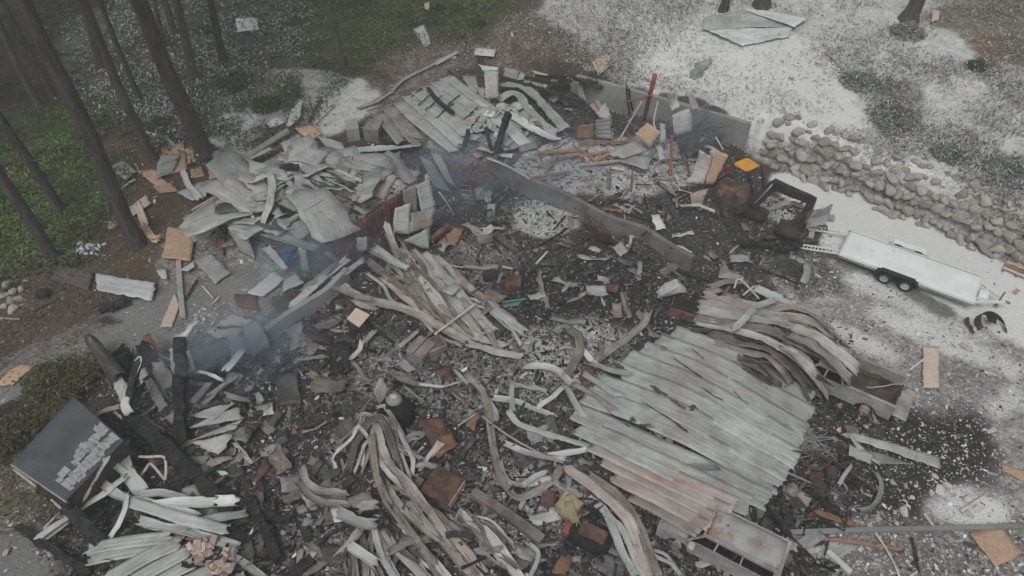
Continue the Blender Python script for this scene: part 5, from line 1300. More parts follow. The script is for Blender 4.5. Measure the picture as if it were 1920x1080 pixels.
board('E', "345,190,2.3 520,245,2.3 335,575,.5 255,570,.6", 'osb', 'tall chipboard leaning beside the burnt excavator')
sheet('E', "305,200,2.4 355,190,2.4 370,330,1.7 320,300,1.7", 'osbpale', 'torn pale edge of board beside the tall chipboard', name='plywood_sheet', cat='board')
pole('E', 16, "370,40,2.6 460,190,2.2", 'pale', 'pale double pipe above the tall chipboard')
sheet('E', "80,690 300,590 220,790 100,790", 'tan', 'crumpled tan sheet before the excavator tracks', dz=.35, crumple=.2)
rib('E', 40, "0,810 180,810 340,880", 'pale', 'pale strip lying along the excavator track', dz=.4)
sheet('E', "1530,860,.9 1690,800,.9 1600,1000,.1 1450,960,.2", 'grey', 'twisted grey sheet on white ground past the excavator arm', crumple=.22)
sheet('E', "1380,1050 1500,980 1580,1060 1420,1110", 'pale', 'light crumpled sheet beneath the twisted grey one', crumple=.12)

# -- stem wall foot and dark floor
sheet('M2', "1890,295,.9 1975,340,.9 1950,420,.2 1880,395,.2", 'pale', 'pale panel standing at the end of the stem wall')
sheet('M2', "1740,130 1790,120 1825,205 1770,215", 'white', 'small folded white sheet beyond the stem wall', dz=.4, crumple=.1)
board('M2', "1520,310 1580,278 1612,330 1575,362", 'conc', 'grey square tile tilted on the black floor', 'tile', 'tile', dz=.3)
board('M2', "1490,510 1570,520 1555,562 1500,560", 'rust', 'rusty square plate on the black floor', 'metal_plate', 'plate', dz=.2)
obox('M2', "920,560 1010,565", .7, .45, 'rust', 'low rusty box on the burnt floor', 'metal_box', 'box')
obox('M2', "800,510 880,500", .5, .35, 'char', 'charred lump beside the low rusty box', 'charred_block', 'block', jit=.06)
pole('M2', 12, "905,622 960,612 1040,602", 'teal', 'teal pipe lying past the end of the strip fan')
sheet('M2', "900,612 1030,600 1000,640 910,650", 'teal', 'teal painted sheet scrap beneath the teal pipe', dz=.1)
pole('M2', 12, "1095,405 1160,335", 'pale', 'short pale rod on the black floor')
pole('M2', 10, "570,408 690,425", 'pink', 'thin pinkish rod beside the leaning panels')
beam('M2', 26, "505,275 545,235 600,195", 'rustred', 'reddish rail lying at the foot of the smoky panel', 'rail', 'rail', dz=.3)
sheet('M2', "540,290 640,195 690,210 640,300", 'lumber', 'scorched flaking board beside the reddish rail', name='plywood_sheet', cat='board', crumple=.12)
tag(MB().add(*(lambda b: (np.concatenate(b.V), b.F))(MB().tube([(0, 0, 0), (.4, .1, .2), (.9, .3, .25), (1.3, .2, 0)], [.15, .35, .4, .12], 10))).build('ash_heap', M['ash'], jit=.09), 'heap of white ash at the corner of the scorched roofing', 'ash heap').location = tuple(T(*PX('M2', 1850, 580), .05))
t, L_b = obox('H', "690,210 905,235", .9, .55, 'rustred', 'red metal tool box at the edge of the scorched roofing', 'tool_box', 'box'); MB().box((0, .45, .57), (L_b*.92, .78, .05), bev=.01).build('tray', M['void'], t)

# -- fan of strips below the rusty wall
F_ = 'strips of the narrow fan below the rusty wall'
ribs_('M2', 'tan', 'tan grey roofing strip in the narrow fan below the rusty wall', F_, [
    (62, "330,320 430,450 530,600 640,740 740,840", dict(mat='pale')), (60, "400,325 500,440 610,580 720,720 800,830", dict(mat='pale')), (60, "460,340 570,460 690,590 800,720 860,780", dict(mat='pale')),
    (56, "270,230 300,320 360,420 430,540 540,680 640,790"), (50, "140,380 240,460 330,530 460,620 580,740 680,840"), (54, "530,360 650,480 760,570 900,690 1030,785", dict(mat='pale')),
    (52, "620,430 720,550 850,640 960,730", dict(mat='brown')), (44, "380,390 370,470 410,580 480,680 560,760"), (50, "230,480 320,560 440,650 560,760", dict(mat='pink')),
    (40, "740,560 820,640 880,700 950,760", dict(mat='pale'))], more=14, more_mats=('pale', 'tan', 'brown'), dz=.26, bumpy=.10)
rib('M2', 58, "0,530 90,590 200,625 330,650 450,700 560,760 700,840", 'tan', 'longest curling strip sweeping across the foot of the narrow fan', dz=.45, cup=.12)
rib('M2', 46, "60,600 130,640 200,655", 'pale', 'short pale strip under the longest curling one', dz=.3)
rib('M2', 52, "740,815 830,840 920,865", 'pale', 'short blunt strip ending the narrow fan', dz=.35)
rib('M2', 52, "720,850 860,890 1020,925", 'pale', 'straight pale strip lying at the toe of the narrow fan', dz=.35)
rib('M2', 46, "180,320 270,385 360,440", 'pale', 'rolled pale strip like a tube beside the rusty wall', dz=.7, cup=.4)
rib('M2', 40, "250,180,2.0 290,290,1.4 330,370,.8", 'pale', 'twisted strip hanging from the rusty wall top', dz=.8, tw=(0, 60))
pole('M2', 12, "525,800 640,715 760,625", 'lumberpale', 'thin pole lying across the narrow fan', 'pole', 'pole', dz=.6)
sheet('M2', "565,560 640,510 670,540 620,580", 'pale', 'small twisted scrap on the narrow fan', dz=.6, crumple=.15)
ribs_('M1', 'pale', 'pale strip lying over the low footing wall by the smoke', 'strips over the footing wall', [
    (50, "1640,640 1760,540 1860,450 1960,370"), (44, "1700,560 1800,480 1900,400", dict(mat='grey')), (40, "1860,520 1960,570 2080,600", dict(mat='tan')), (44, "1880,480 1960,440 2040,380", dict(mat='green'))], dz=.75)

# -- ash floor pieces in the middle
t, Lc = obox('Q', "1210,290 1400,400", 1.05, .55, 'brown', 'pair of dull brown drawer cabinets on their backs', 'filing_cabinet', 'cabinet', bev=.03)
MB().box((-Lc*.02, .5, .57), (.03, 1.0, .03)).build('drawer_seam', M['void'], t)
t, Lc = obox('Q', "1400,190 1480,310", .9, .5, 'brown', 'darker drawer cabinet beside the dull brown pair', 'filing_cabinet', 'cabinet', bev=.03)
MB().box((0, .45, .52), (Lc*.8, .7, .02), bev=.01).build('drawer_front', M['fence'], t); MB().box((0, .45, .54), (.16, .03, .03)).build('handle', M['grey'], t)
board('Q', "1110,370 1180,300 1330,440 1230,470", 'grey', 'flat grey cover plate before the drawer cabinets', 'metal_plate', 'plate', dz=.2)
sheet('Q', "1530,420 1710,395 1770,560 1590,560", 'rust', 'orange rust sheet curled beside the drawer cabinets', crumple=.12, dz=.25)
def table():
    A = [P(*PX('M2', *q), 1.15) for q in ((30, 712), (82, 650), (160, 690), (100, 760))]; c = sum(A)/4; g0 = float(h_land(c[0], c[1]))
    t = thing('metal_table', 'small ash topped table on black legs near the smoke', 'table', (c[0], c[1], g0)); loc = np.array([c[0], c[1], g0])
    q = [a-loc for a in A]; V_ = q+[p_-[0, 0, .05] for p_ in q]
    mk('tabletop', V_, [(0, 3, 2, 1), (4, 5, 6, 7), (0, 1, 5, 4), (1, 2, 6, 5), (2, 3, 7, 6), (3, 0, 4, 7)], M['osbpale'], t)
    for p_ in q: MB().bar([p_[0]*.92, p_[1]*.92, 0], [p_[0]*.92, p_[1]*.92, p_[2]-.04], .06, .06).build('leg', M['char'], t)
table()
def tank():
    p = T(*PX('B2', 318, 190), 0); t = thing('burnt_tank', 'fat black burnt tank with a pale round cap', 'tank', tuple(p), .4)
    MB().tube([(0, 0, 0), (.02, 0, .15), (0, .03, .5), (-.02, .06, .85), (0, .1, 1.05)], [.62, .72, .72, .62, .34], 20).build('shell', M['void'], t, smooth=True, jit=.015)
    MB().tube([(0, .12, 1.0), (0, .14, 1.15), (0, .15, 1.28)], [.34, .33, .22], 16).build('cap', M['conc'], t, smooth=True, jit=.01)
    MB().tube([(0, .15, 1.27), (0, .15, 1.34)], [.14, .13], 14).build('knob', M['lumberpale'], t, smooth=True)
tank()
sheet('B2', "430,192 560,182 655,345 540,412", 'rust', 'rusty orange brown sheet lying flat in the ash', dz=.4, crumple=.04)
sheet('B2', "540,300 620,265 655,345 540,412", 'rustorange', 'orange lower corner of a rusty flat sheet', dz=.46, crumple=.04)
c = path3('B2', "440,600 720,545", .0)
def steel_box():
    A = P(*PX('B2', 440, 600), .75); B = P(*PX('B2', 600, 680), .75); C_ = P(*PX('B2', 722, 545), .75)
    d = B-A; L = np.hypot(d[0], d[1]); rz = frame2(A, B); ey = np.array([-math.sin(rz), math.cos(rz), 0]); D_ = abs(float((C_-B)@ey)); c = (A+B)/2
    t = thing('steel_chest', 'rust topped steel chest with a pale side door', 'chest', (c[0], c[1], float(h_land(c[0], c[1]))-.05), rz)
    h = .75-t.location[2]
    MB().box((0, D_/2, h/2), (L, D_, h), bev=.03).build('case', M['rust'], t, jit=.012)
    b = MB().box((L/2+.02, D_*.25, h*.5), (.03, D_*.45, h*.9), bev=.01).box((L/2+.02, D_*.74, h*.5), (.03, D_*.45, h*.9), bev=.01); b.build('door', M['osbpale'], t)
    MB().box((L/2+.05, D_*.5, h*.5), (.03, .05, .2)).build('handle', M['dark'], t)
steel_box()
sheet('B2', "700,232 772,150 788,170 745,255", 'rustorange', 'bright orange scrap with a white edge in the ash', dz=.35, crumple=.08)
pole('B2', 8, "655,235 770,160", 'white', 'white rod along the bright orange scrap', 'rod', 'rod')
beam('B2', 50, "740,610 880,700 1010,790 1130,880", 'brown', 'long grey brown steel beam lying diagonally in the ash', 'steel_beam', 'beam', dz=.3, rough=.004)
pole('B2', 12, "640,400 700,440 790,490", 'char', 'black log above the long grey brown beam', 'charred_log', 'log')
t, L_y = obox('B2', "1200,740 1290,800", .75, .7, 'yellow', 'yellowish wooden box torn open in the ash', 'wooden_box', 'box', jit=.05)
sheet('B2', "1250,665,.9 1300,650,.9 1345,780,.5 1300,810,.4", 'yellow', 'yellow wood slab standing at the torn box', name='wood_slab', cat='board', thick=.08)
obox('B2', "1120,690 1195,700", .5, .35, 'rustred', 'dull red block behind the yellowish box', 'metal_box', 'box')
def mower():
    p = T(*PX('B2', 1390, 900), 0); t = thing('burnt_mower', 'burnt black and red ride-on mower body', 'mower', tuple(p), -.45)
    MB().tube([(-.8, 0, .3), (-.5, 0, .42), (.3, 0, .5), (.75, 0, .38)], [.22, .42, .45, .3], 14).build('hull', M['void'], t, smooth=True, jit=.02)
    MB().box((-.85, 0, .45), (.3, .5, .4), bev=.1).build('bonnet', M['redpaint'], t); MB().box((.1, 0, .98), (1.0, .5, .10), bev=.04).build('seat', M['rust'], t, jit=.03)
    MB().bar((-.35, .1, .8), (-.55, .1, 1.25), .04, .04).bar((-.5, -.15, 1.25), (-.55, .3, 1.25), .04, .04).build('handlebar', M['grey'], t)
    for x in (-.6, .55):
        for y in (-.45, .45): rim_wheel(t, (x, y, .2), (0, 1, 0), .22, .14, tyre=True)
mower()
beam('B2', 34, "590,850 680,840 745,870", 'char', 'dark flat board lying on the scorched strip fan', 'plank', 'plank', dz=.75, asp=.3)
sheet('B2', "1180,1060 1230,980 1300,960 1270,1080", 'rustorange', 'orange rust fragment at the lower picture edge', crumple=.15, dz=.3)
pole('B2', 10, "790,180 940,290 1100,380 1250,445", 'pale', 'long thin pole lying over the looping strips', 'pole', 'pole', dz=.55)

# -- loops of strip in the middle foreground
for w_, s, mt, l, kw in (
    (54, "700,-60 790,30 830,160 850,320 880,470 930,580 1000,640 1100,600 1190,540 1245,455", 'tan', 'longest looping strip curling round the ash in the centre', {}),
    (50, "1250,-10 1330,140 1400,260 1425,365", 'white', 'bright strip folding to a sharp point', dict(cup=.1)),
    (46, "1425,368 1300,385 1160,405", 'white', 'return leg of the bright folded strip', dict(cup=.1)),
    (48, "930,335 1040,385 1170,415 1250,430", 'pale', 'pale strip under the bright folded one', {}),
    (52, "940,150 990,220 1090,255 1230,300 1395,345", 'white', 'white strip with square end pointing right', dict(tw=(0, 10))),
    (52, "850,75 980,95 1080,135 1195,180", 'pale', 'upper pale strip with square end among the loops', {}),
    (44, "1100,130 1180,75 1250,10", 'pale', 'short strip slanting up to the pale roof sheet', {}),
    (40, "965,-20 955,80 965,150", 'pale', 'short upright strip at the top of the loops', {}),
    (40, "1030,565 1090,520 1150,500", 'pale', 'small strip inside the longest loop', {}),
    (38, "890,430 910,510 950,560 1030,565", 'tan', 'inner curved strip following the longest loop', {}),
    (60, "790,60 840,120 870,190", 'pale', 'wide short strip beside the longest loop', {}),
    (56, "1210,555 1310,610 1390,650", 'pale', 'blunt pale strip ending at the black crumpled knot', {}),
    (60, "1400,650 1480,710 1530,820 1580,950 1660,1090", 'white', 'brightest bent strip running off the lower edge', {}),
    (46, "1480,720 1560,790 1620,900 1660,1010 1700,1090", 'pale', 'strip next to the brightest bent one', {}),
    (86, "1260,470 1400,560 1520,660 1610,760 1660,880 1690,1000 1740,1090", 'pink', 'broad pinkish strip beside the roof sheet', {}),
    (64, "1400,520 1520,600 1620,700 1690,830 1740,980 1790,1090", 'tan', 'scorched strip curling off below the roof sheet', {}),
    (30, "1690,860 1760,960 1850,1000 1900,1060", 'pale', 'thin bent strip beside the van', {}),
    (26, "1750,930 1830,960 1910,1080", 'pale', 'thinnest bent strip beside the van', {}),
    (30, "1055,900 1110,950 1090,1030 1060,1090", 'pale', 'small hooked strip standing in the ash at the lower edge', {})):
    rib('B2', w_*.82, s, mt, l, dz=.36, bumpy=.06, **kw)
rib('M2', 46, "1030,982 1150,982 1220,1010 1290,1080", 'pale', 'pale strip arching above the loops', dz=.4, cup=.1)
rib('M2', 58, "1275,775,.5 1335,805,.7 1345,880,.5 1305,970,.4 1260,1050,.3", 'tan', 'crooked strip standing beside the corner of the roof sheet', tw=(0, 40))
rib('M2', 42, "1335,850 1390,920 1440,975", 'white', 'bright narrow strip meeting the roof sheet corner', dz=.4)
rib('M2', 44, "1725,670,.7 1700,740,.5 1600,830,.45 1500,900,.45 1440,955,.4", 'tan', 'curled hem torn off the edge of the roof sheet', tw=(20, -20), cup=.2)
sheet('M2', "1360,960 1430,1000 1410,1050 1340,1050", 'rust', 'reddish crumpled scrap in the ash by the roof sheet corner', crumple=.15, dz=.3)

# -- the great pale roof sheet over the van
B_ = 'panels of the great pale roof sheet'
S0 = [(1262, 622), (1232, 636), (1204, 652), (1176, 668), (1148, 690), (1122, 712), (1098, 738), (1080, 768), (1088, 798), (1112, 830), (1136, 858), (1156, 888), (1190, 922)]
E0 = [(1520, 748), (1520, 780), (1508, 812), (1500, 836), (1494, 862), (1478, 886), (1464, 910), (1440, 938), (1406, 948), (1376, 950), (1356, 960), (1336, 976), (1316, 990)]
for k, ((x0, y0), (x1, y1)) in enumerate(zip(S0, E0)):
    mx, my = (x0*.55+x1*.45), (y0*.62+y1*.38) if k < 7 else (y0*.55+y1*.45)
    end_dz = .55 if k < 7 else (1.2 if k < 9 else 1.75)
    rib('X', 41, f"{x0},{y0},.40 {mx:.0f},{my:.0f},{.52 if k < 8 else 1.0} {x1},{y1},{end_dz}", 'green' if k not in (9, 10, 11, 12) else 'pink',
        'pale roofing panel lying edge to edge with others in the great roof sheet', grp=B_, bumpy=.10, prof='tri', jag=.05)
rib('B3', 44, "-30,470 80,465 190,470", 'grey', 'grey flap folded over the great roof sheet', dz=.95)
sheet('H', "160,600 330,650 350,690 240,650", 'void', 'black sheet painted as a dark slit in the corner of the great roof sheet', name='tear_shade', cat='shade_sheet', dz=.62, crumple=.02)  # shade inside the slit, painted as a black sheet on top
for w_, q in ((14, "740,530 840,600 940,665"), (20, "510,860 620,930 720,990 830,1075"), (10, "1190,780 1240,830"), (12, "940,740 1020,800 1100,840"), (10, "240,920 330,990 400,1040"), (10, "870,455 950,520"), (12, "580,320 650,350 730,380")):
    rib('H', w_, q, 'void', 'narrow black strip painted as a dark slit between panels of the great roof sheet', 'painted_slit', 'tear', 'painted black slits on the great roof sheet', dz=.66, bumpy=.01, prof='flat', jag=.05, taper=(.4, .6))  # panels stay whole; black strips on top paint the dark of open slits
for q in ("400,1000 430,960 450,985 420,1010", "470,1020 550,1015 555,1035 500,1040", "840,890 880,870 935,930 880,930", "550,720 600,735 680,800 610,790", "690,820 760,850 830,910 770,890", "260,560 320,570 390,620 310,600"):
    sheet('H', q, 'dark', 'flat sooty flake stuck on the great roof sheet', 'soot_flake', 'flake', 'sooty flakes on the great roof sheet', dz=.67, crumple=.03, jag=.06, thick=.008)
for w_, q, mt in ((60, "60,640,.7 200,730,.75 330,800,.75", 'pale'), (50, "-20,720,.6 120,790,.7 280,900,.75", 'tan'), (46, "100,560,.6 260,620,.72 420,640,.7", 'pale')):
    rib('H', w_, q, mt, 'loose buckled strip lying over the near end of the great roof sheet', grp='loose strips over the great roof sheet', bumpy=.1)
# -- scorched strips over the pickup
P_ = 'scorched strips drooping over the pickup'
ribs_('H', 'tan', 'scorched roofing strip drooping with its neighbours towards the pickup', P_, [
    (90, "960,50,.5 1180,110,.6 1420,150,.6 1650,140,.8 1840,200,.6", dict(mat='pink')), (90, "930,110,.5 1180,160,.6 1450,200,.6 1700,240,.8 1850,290,.5", dict(mat='tan')),
    (84, "920,160,.5 1200,220,.6 1480,250,.7 1700,330,1.1 1900,430,1.4", dict(mat='pale')), (84, "910,220,.5 1150,260,.6 1450,310,.8 1680,420,1.5 1960,560,1.9"),
    (80, "900,250,.5 1120,300,.6 1400,380,.9 1600,480,1.6 1760,620,1.9 1890,800,.5", dict(mat='pale')), (76, "1000,330,.5 1200,400,.7 1420,450,1.1 1600,580,1.5 1720,720,.9 1800,810,.2", dict(mat='brown')),
    (76, "1050,400,.5 1250,470,.7 1440,520,1.1 1540,600,1.2 1620,720,.6"), (70, "1150,480,.5 1300,560,.7 1430,630,.9 1530,740,.4", dict(mat='brown')),
    (70, "1480,300,.8 1640,430,1.2 1760,560,1.7 1900,740,.8", dict(mat='pale')), (66, "1560,250,.6 1720,300,.9 1900,420,1.0", dict(mat='brown'))], more=14, dz=.5, bumpy=.07)
rib('H', 62, "1190,300,.9 1280,220,.95 1350,140,.95 1500,90,.9", 'pale', 'loose pale strip laid crosswise on the scorched strips', tw=(0, 10))
rib('H', 80, "1340,0,.5 1500,70,.6 1650,130,.6", 'white', 'clean white strip at the back of the scorched strips')
ribs_('K', 'brown', 'scorched strip end hanging over the pickup cab', 'strip ends over the pickup cab', [
    (140, "0,40,1.4 200,120,2.0 420,270,2.3 680,560,1.8", dict(mat='tan')), (150, "0,-60,1.2 260,40,1.9 500,210,2.3 760,430,1.9", dict(mat='pale')), (130, "-60,180,1.4 100,300,1.9 260,480,1.8 430,740,.6", dict(mat='pink'))])
sheet('M3', "130,540 200,530 230,560 150,570", 'pink', 'pinkish scrap at the back end of the scorched strips', dz=.5)
for s, l in (("290,540,.9 320,490,.9 430,600,.7", 'white crossed stick at the back of the scorched strips'), ("340,580,.8 400,530,.8", 'shorter crossed stick at the back of the scorched strips')):
    pole('M3', 10, s, 'lumberpale', l, 'stick', 'stick')
rib('M3', 44, "150,530 250,500 370,510", 'tan', 'tan strip arching at the back of the scorched strips', dz=.6)

# -- black fan at the lower edge
K_ = 'scorched strips of the lower fan'
ribs_('B2', 'brown', 'scorched strip fanning down to the lower edge of the picture', K_, [
    (51, "40,480,.2 80,340,.6 150,220,1.1 210,190,1.3 260,260,1.1 310,420,.6 340,500,.3", dict(mat='dark')), (49, "170,200,1.2 230,190,1.3 290,330,.9 420,400,.4", dict(mat='brown')),
    (48, "170,300,1.1 190,480,.8 250,640,.5 380,820,.4 520,1010,.4", dict(mat='brown')), (48, "200,240,1.1 250,420,.8 400,590,.5 510,740,.4 580,850,.4", dict(mat='tan')),
    (51, "230,540 330,690 450,790 590,900 720,1070", dict(mat='tan')), (51, "240,660 370,800 470,950 560,1090"), (49, "340,590 500,700 620,800 700,870", dict(mat='tan')),
    (52, "240,820 300,920 390,1010 470,1090", dict(mat='pale')), (48, "330,780 430,900 520,1000 600,1090", dict(mat='pale')), (57, "520,760 620,850 720,960 800,1090", dict(mat='tan')),
    (69, "670,740 800,830 900,940 1000,1090", dict(mat='pale')), (44, "180,800 220,950 300,1090", dict(mat='pale')), (41, "120,850 130,960 140,1090", dict(mat='tan')), (41, "50,900 60,1000 50,1090"),
    (39, "620,740 720,800 830,900 900,1000", dict(mat='pale')), (41, "600,930 700,1000 760,1090", dict(mat='tan'))], more=40, more_mats=('brown', 'tan', 'dark', 'pale'), dz=.28, bumpy=.09, cup=.03)
rib('B2', 70, "-20,720,.7 60,760,.7 130,790,.7 190,790,.6", 'pale', 'bent pale strip lying across the top of the lower fan')
rib('B2', 62, "40,905,.8 110,950,.8 190,1010,.7", 'pale', 'stubby strip across the lower fan with a square end')
rib('B2', 50, "110,825,.6 50,890,.5 -20,960,.4", 'tan', 'strip crossing back towards the pale boards')
rib('B2', 66, "100,690,.7 190,680,.7", 'tan', 'short square strip scrap above the lower fan')
rib('B1', 44, "1680,555 1740,630 1830,670 1960,680", 'tan', 'lower of two tan strips curling in from the fan', dz=.5, cup=.2)
rib('B1', 44, "1700,470 1730,560 1800,605 1950,615", 'tan', 'upper of two tan strips curling in from the fan', dz=.6, cup=.2)
sheet('B2', "20,640 150,600 200,690 60,690", 'brown', 'dark rusty crumpled sheet at the head of the lower fan', dz=.6, crumple=.15)
sheet('Q', "830,700,.9 920,520,1.3 1010,660,.9 940,880,.1", 'tan', 'pointed tan strip standing beside the burnt tank', crumple=.08)
rib('Q', 70, "1300,600,.5 1450,620,.5 1600,640,.4 1800,590,.5", 'pale', 'boat shaped pale strip beyond the burnt tank', cup=.3, taper=(.6, .4))
rib('Q', 60, "1080,520 1200,560 1300,600", 'brown', 'brown strip arching over the burnt tank', dz=.7)
rib('Q', 50, "600,330,.3 680,430,.35 760,550,.3 830,560,.3", 'tan', 'thin tan strip hanging down from the smoky hollow')
rib('Q', 64, "70,160 200,165 320,190", 'yellow', 'straw coloured plank in the ash by the smoke', name='plank', cat='plank', dz=.3, prof='flat')
rib('Q', 64, "600,300,.4 690,220,.6 710,120,.8", 'pale', 'curved pale strip under the ash topped table', cup=.2)
rib('Q', 60, "1130,180 1250,80 1350,0", 'pale', 'pale strip lying above the drawer cabinets', dz=.3)
rib('Q', 60, "740,140 800,60 860,0", 'pale', 'pale strip lying by the ash topped table', dz=.3)
sheet('Q', "90,490 150,435 290,540 240,600", 'tan', 'tan square scrap on the grey ash near the smoke', dz=.3, crumple=.08)
sheet('Q', "460,910 520,880 610,970 560,1040", 'dark', 'dark square plate in the ash left of the lower fan', dz=.25)
rib('Q', 50, "1750,430 1830,520 1920,600", 'pale', 'pale strip leaving the orange rust sheet', dz=.35)
rib('Q', 30, "1180,620 1290,720 1420,820", 'grey', 'thin double rod beyond the burnt tank', dz=.4)
# ---------------------------------------------------------------- lower corner: charred timbers and white strips
for w_, s, l, asp in ((84, "730,190,.6 860,300,.6 980,410,.5 1110,530,.4", 'thickest charred girder running down through the lower corner', .8), (74, "1090,500,.4 1190,610,.4 1290,730,.3", 'lower length of the thick charred girder', .7),
                 (60, "1400,640,.4 1470,790,.4 1570,990,.3", 'charred beam beside the pale strip ends', 1), (56, "1010,-40,2.2 1015,120,1.4 1030,310,.2", 'upright charred post with a white patch near the black drum', 1),
                 (70, "235,570,1.5 380,700,1.2 560,890,.3", 'charred wall plate along the shed', .9), (46, "1480,740,.3 1640,765,.3", 'short charred bar on the black floor', .6),
                 (40, "560,150,.8 640,260,.7 760,370,.5", 'thin charred rafter behind the shed', 1), (40, "100,800,.3 230,890,.3 420,1010,.3 500,1070,.2", 'charred sill between the paved slab and the burnt ground', .8),
                 (70, "1640,1080,.3 1760,980,.3", 'black log by the splintered white board', .8)):
    beam('B1', w_, s, 'char', l, asp=asp)
beam('L', 80, "575,1040,1.0 640,780,1.7 720,420,2.6", 'char', 'tall charred stud with a white hooked edge', asp=.8)
rib('L', 26, "690,440,2.7 740,400,2.75 745,470,2.55 690,610,2.2", 'white', 'white hook of metal on the tall charred stud', bumpy=0, prof='flat')
rib('L', 40, "600,740,1.6 570,830,1.3 535,950,1.0", 'white', 'white metal edge along the foot of the charred stud', bumpy=0, prof='flat')
beam('L', 120, "1180,200,2.6 1210,600,1.3 1215,1070,.0", 'char', 'broad charred corner post standing tallest in the burnt corner', asp=.7)
sheet('L', "1100,190,2.75 1270,190,2.75 1310,90,3.0 1160,160,2.9", 'white', 'bright folded cap on the broad charred corner post', name='cap_strip', cat='metal strip')
rib('L', 60, "1250,150,2.8 1310,70,3.0 1390,0,3.1", 'white', 'white flashing rising off the broad charred post')
sheet('L', "1060,330,2.2 1180,290,2.3 1190,640,.9 1090,600,.9", 'pale', 'pale flaking panel on one side of the broad charred post', crumple=.05)
sheet('L', "1260,350,2.1 1300,340,2.1 1360,580,1.0 1270,600,1.0", 'pale', 'pale panel on the far side of the broad charred post')
def curved_shell():
    c = abs3('L', "110,240,1.0 250,200,1.1 600,600,.9 430,740,.5"); a, b, d_, e = c; n, m_ = 20, 12
    U, Vv = np.meshgrid(np.linspace(0, 1, n), np.linspace(0, 1, m_), indexing='ij')
    a, b, c_, d = c[0], c[1], c[2], c[3]
    G = a*((1-U)*(1-Vv))[..., None]+d*(U*(1-Vv))[..., None]+c_*(U*Vv)[..., None]+b*((1-U)*Vv)[..., None]
    G[..., 2] += .38*np.sin(Vv*math.pi)+.05*(fbm(U*3, Vv*2, 3, 3)-.5)
    tag(two_sided(G, np.stack([U*3, Vv], 2).reshape(-1, 2), .02, 'curved_shell', M['dark']), 'brown black curved shell lying towards the grey walk', 'metal shell')
curved_shell()
sheet('L', "430,700 520,620 610,760 530,960", 'pale', 'pale flaking end below the curved shell', dz=.6, crumple=.06)
def drum():
    p = T(*PX('L', 610, 560), .0); t = thing('steel_drum', 'black burnt drum tipped beside the orange board', 'drum', tuple(p), .4)
    MB().tube([(0, 0, 0), (0, .12, .45), (0, .25, .95)], [.36, .37, .36], 20, cap=False).build('shell', M['void'], t, smooth=True); MB().tube([(0, .25, .94), (0, .26, .97)], [.37, .37], 20, cap=False).build('rim', M['dark'], t)
drum()
sheet('L', "680,300,1.1 790,220,1.3 910,380,1.2 830,560,.6", 'void', 'black square panel beside the tipped drum', crumple=.03, thick=.05)
board('L', "760,190,.9 830,150,.9 960,310,.9 900,340,.8", 'rustorange', 'bright orange plank pointing at the grey walk', 'plank', 'plank')
board('L', "920,270,.9 985,240,.9 1010,270,.9 950,335,.8", 'rustorange', 'short orange block joined to the bright plank', 'plank', 'plank')
board('L', "900,345 1000,400 1075,450 960,420", 'osb', 'curved chipboard strip below the orange plank', dz=.5, crumple=.06)
sheet('L', "690,600 790,540 840,620 730,680", 'pale', 'small pale square behind the white hook', dz=.7)
for s, l in (("870,480,.9 1000,460,1.0 1150,700,.7 980,790,.5", 'pale plank panel leaning by the broad charred post'), ("780,700,.6 880,650,.6 1040,960,.3 960,1020,.3", 'splintered light plank panel before the broad charred post')):
    sheet('L', s, 'tan', l, ribs=2, crumple=.06)
beam('L', 70, "1290,630,.7 1450,650,.7 1640,680,.6", 'char', 'charred rafter with flaking white top by the smoke', asp=.5)
rib('L', 40, "1380,580,.9 1500,610,.9 1650,670,.8", 'white', 'white flake lying on the charred rafter by the smoke')
ribs_('L', 'pale', 'pale strip crossing others below the smoke', 'pale strips below the smoke', [(80, "1340,930 1440,810 1550,680"), (70, "1440,950 1600,800 1760,640", dict(mat='tan')), (70, "1480,860 1650,760 1820,640", dict(mat='tan')), (70, "1700,830 1820,870 1960,900", dict(mat='tan'))], dz=.5)
rib('M1', 46, "1265,1000,.6 1320,950,.7 1370,885,.9", 'white', 'short white strip poking out of the blue smoke')
sheet('M1', "1370,760,1.1 1440,700,1.2 1530,860,.6 1430,920,.5", 'grey', 'smoky curved duct shell beside the footing wall', name='duct_shell', cat='duct', curl=-.25)
for s, l in (("1060,180 1200,130 1330,105 1200,200", 'top'), ("1060,250 1200,180 1345,125 1370,195", 'upper'), ("1070,320 1230,250 1365,195 1330,250", 'lower'), ("1080,330 1280,280 1310,290 1230,400", 'lowest')):
    sheet('B1', s, 'pale', f'{l} layer of the crushed ribbed light sheet beside the charred post', ribs=2, crumple=.07, dz={'top': .55, 'upper': .5, 'lower': .42, 'lowest': .35}[l])
for s, mt, l in (("1090,440 1290,400 1315,420 1180,465", 'tan', 'flat tan strip beneath the crushed light sheet'), ("1310,330 1340,330 1425,440 1410,450", 'pale', 'thin pale strip pointing away from the crushed light sheet'), ("1420,545 1490,400 1530,460 1450,548", 'rust', 'rust brown square sheet on the black floor'),
                 ("1220,490 1265,485 1290,510 1240,515", 'white', 'small white scrap below the thick charred girder'), ("1050,410 1180,400 1220,450 1100,450", 'grey', 'grey flat scrap near the thick charred girder')):
    sheet('B1', s, mt, l, dz=.3, crumple=.06)
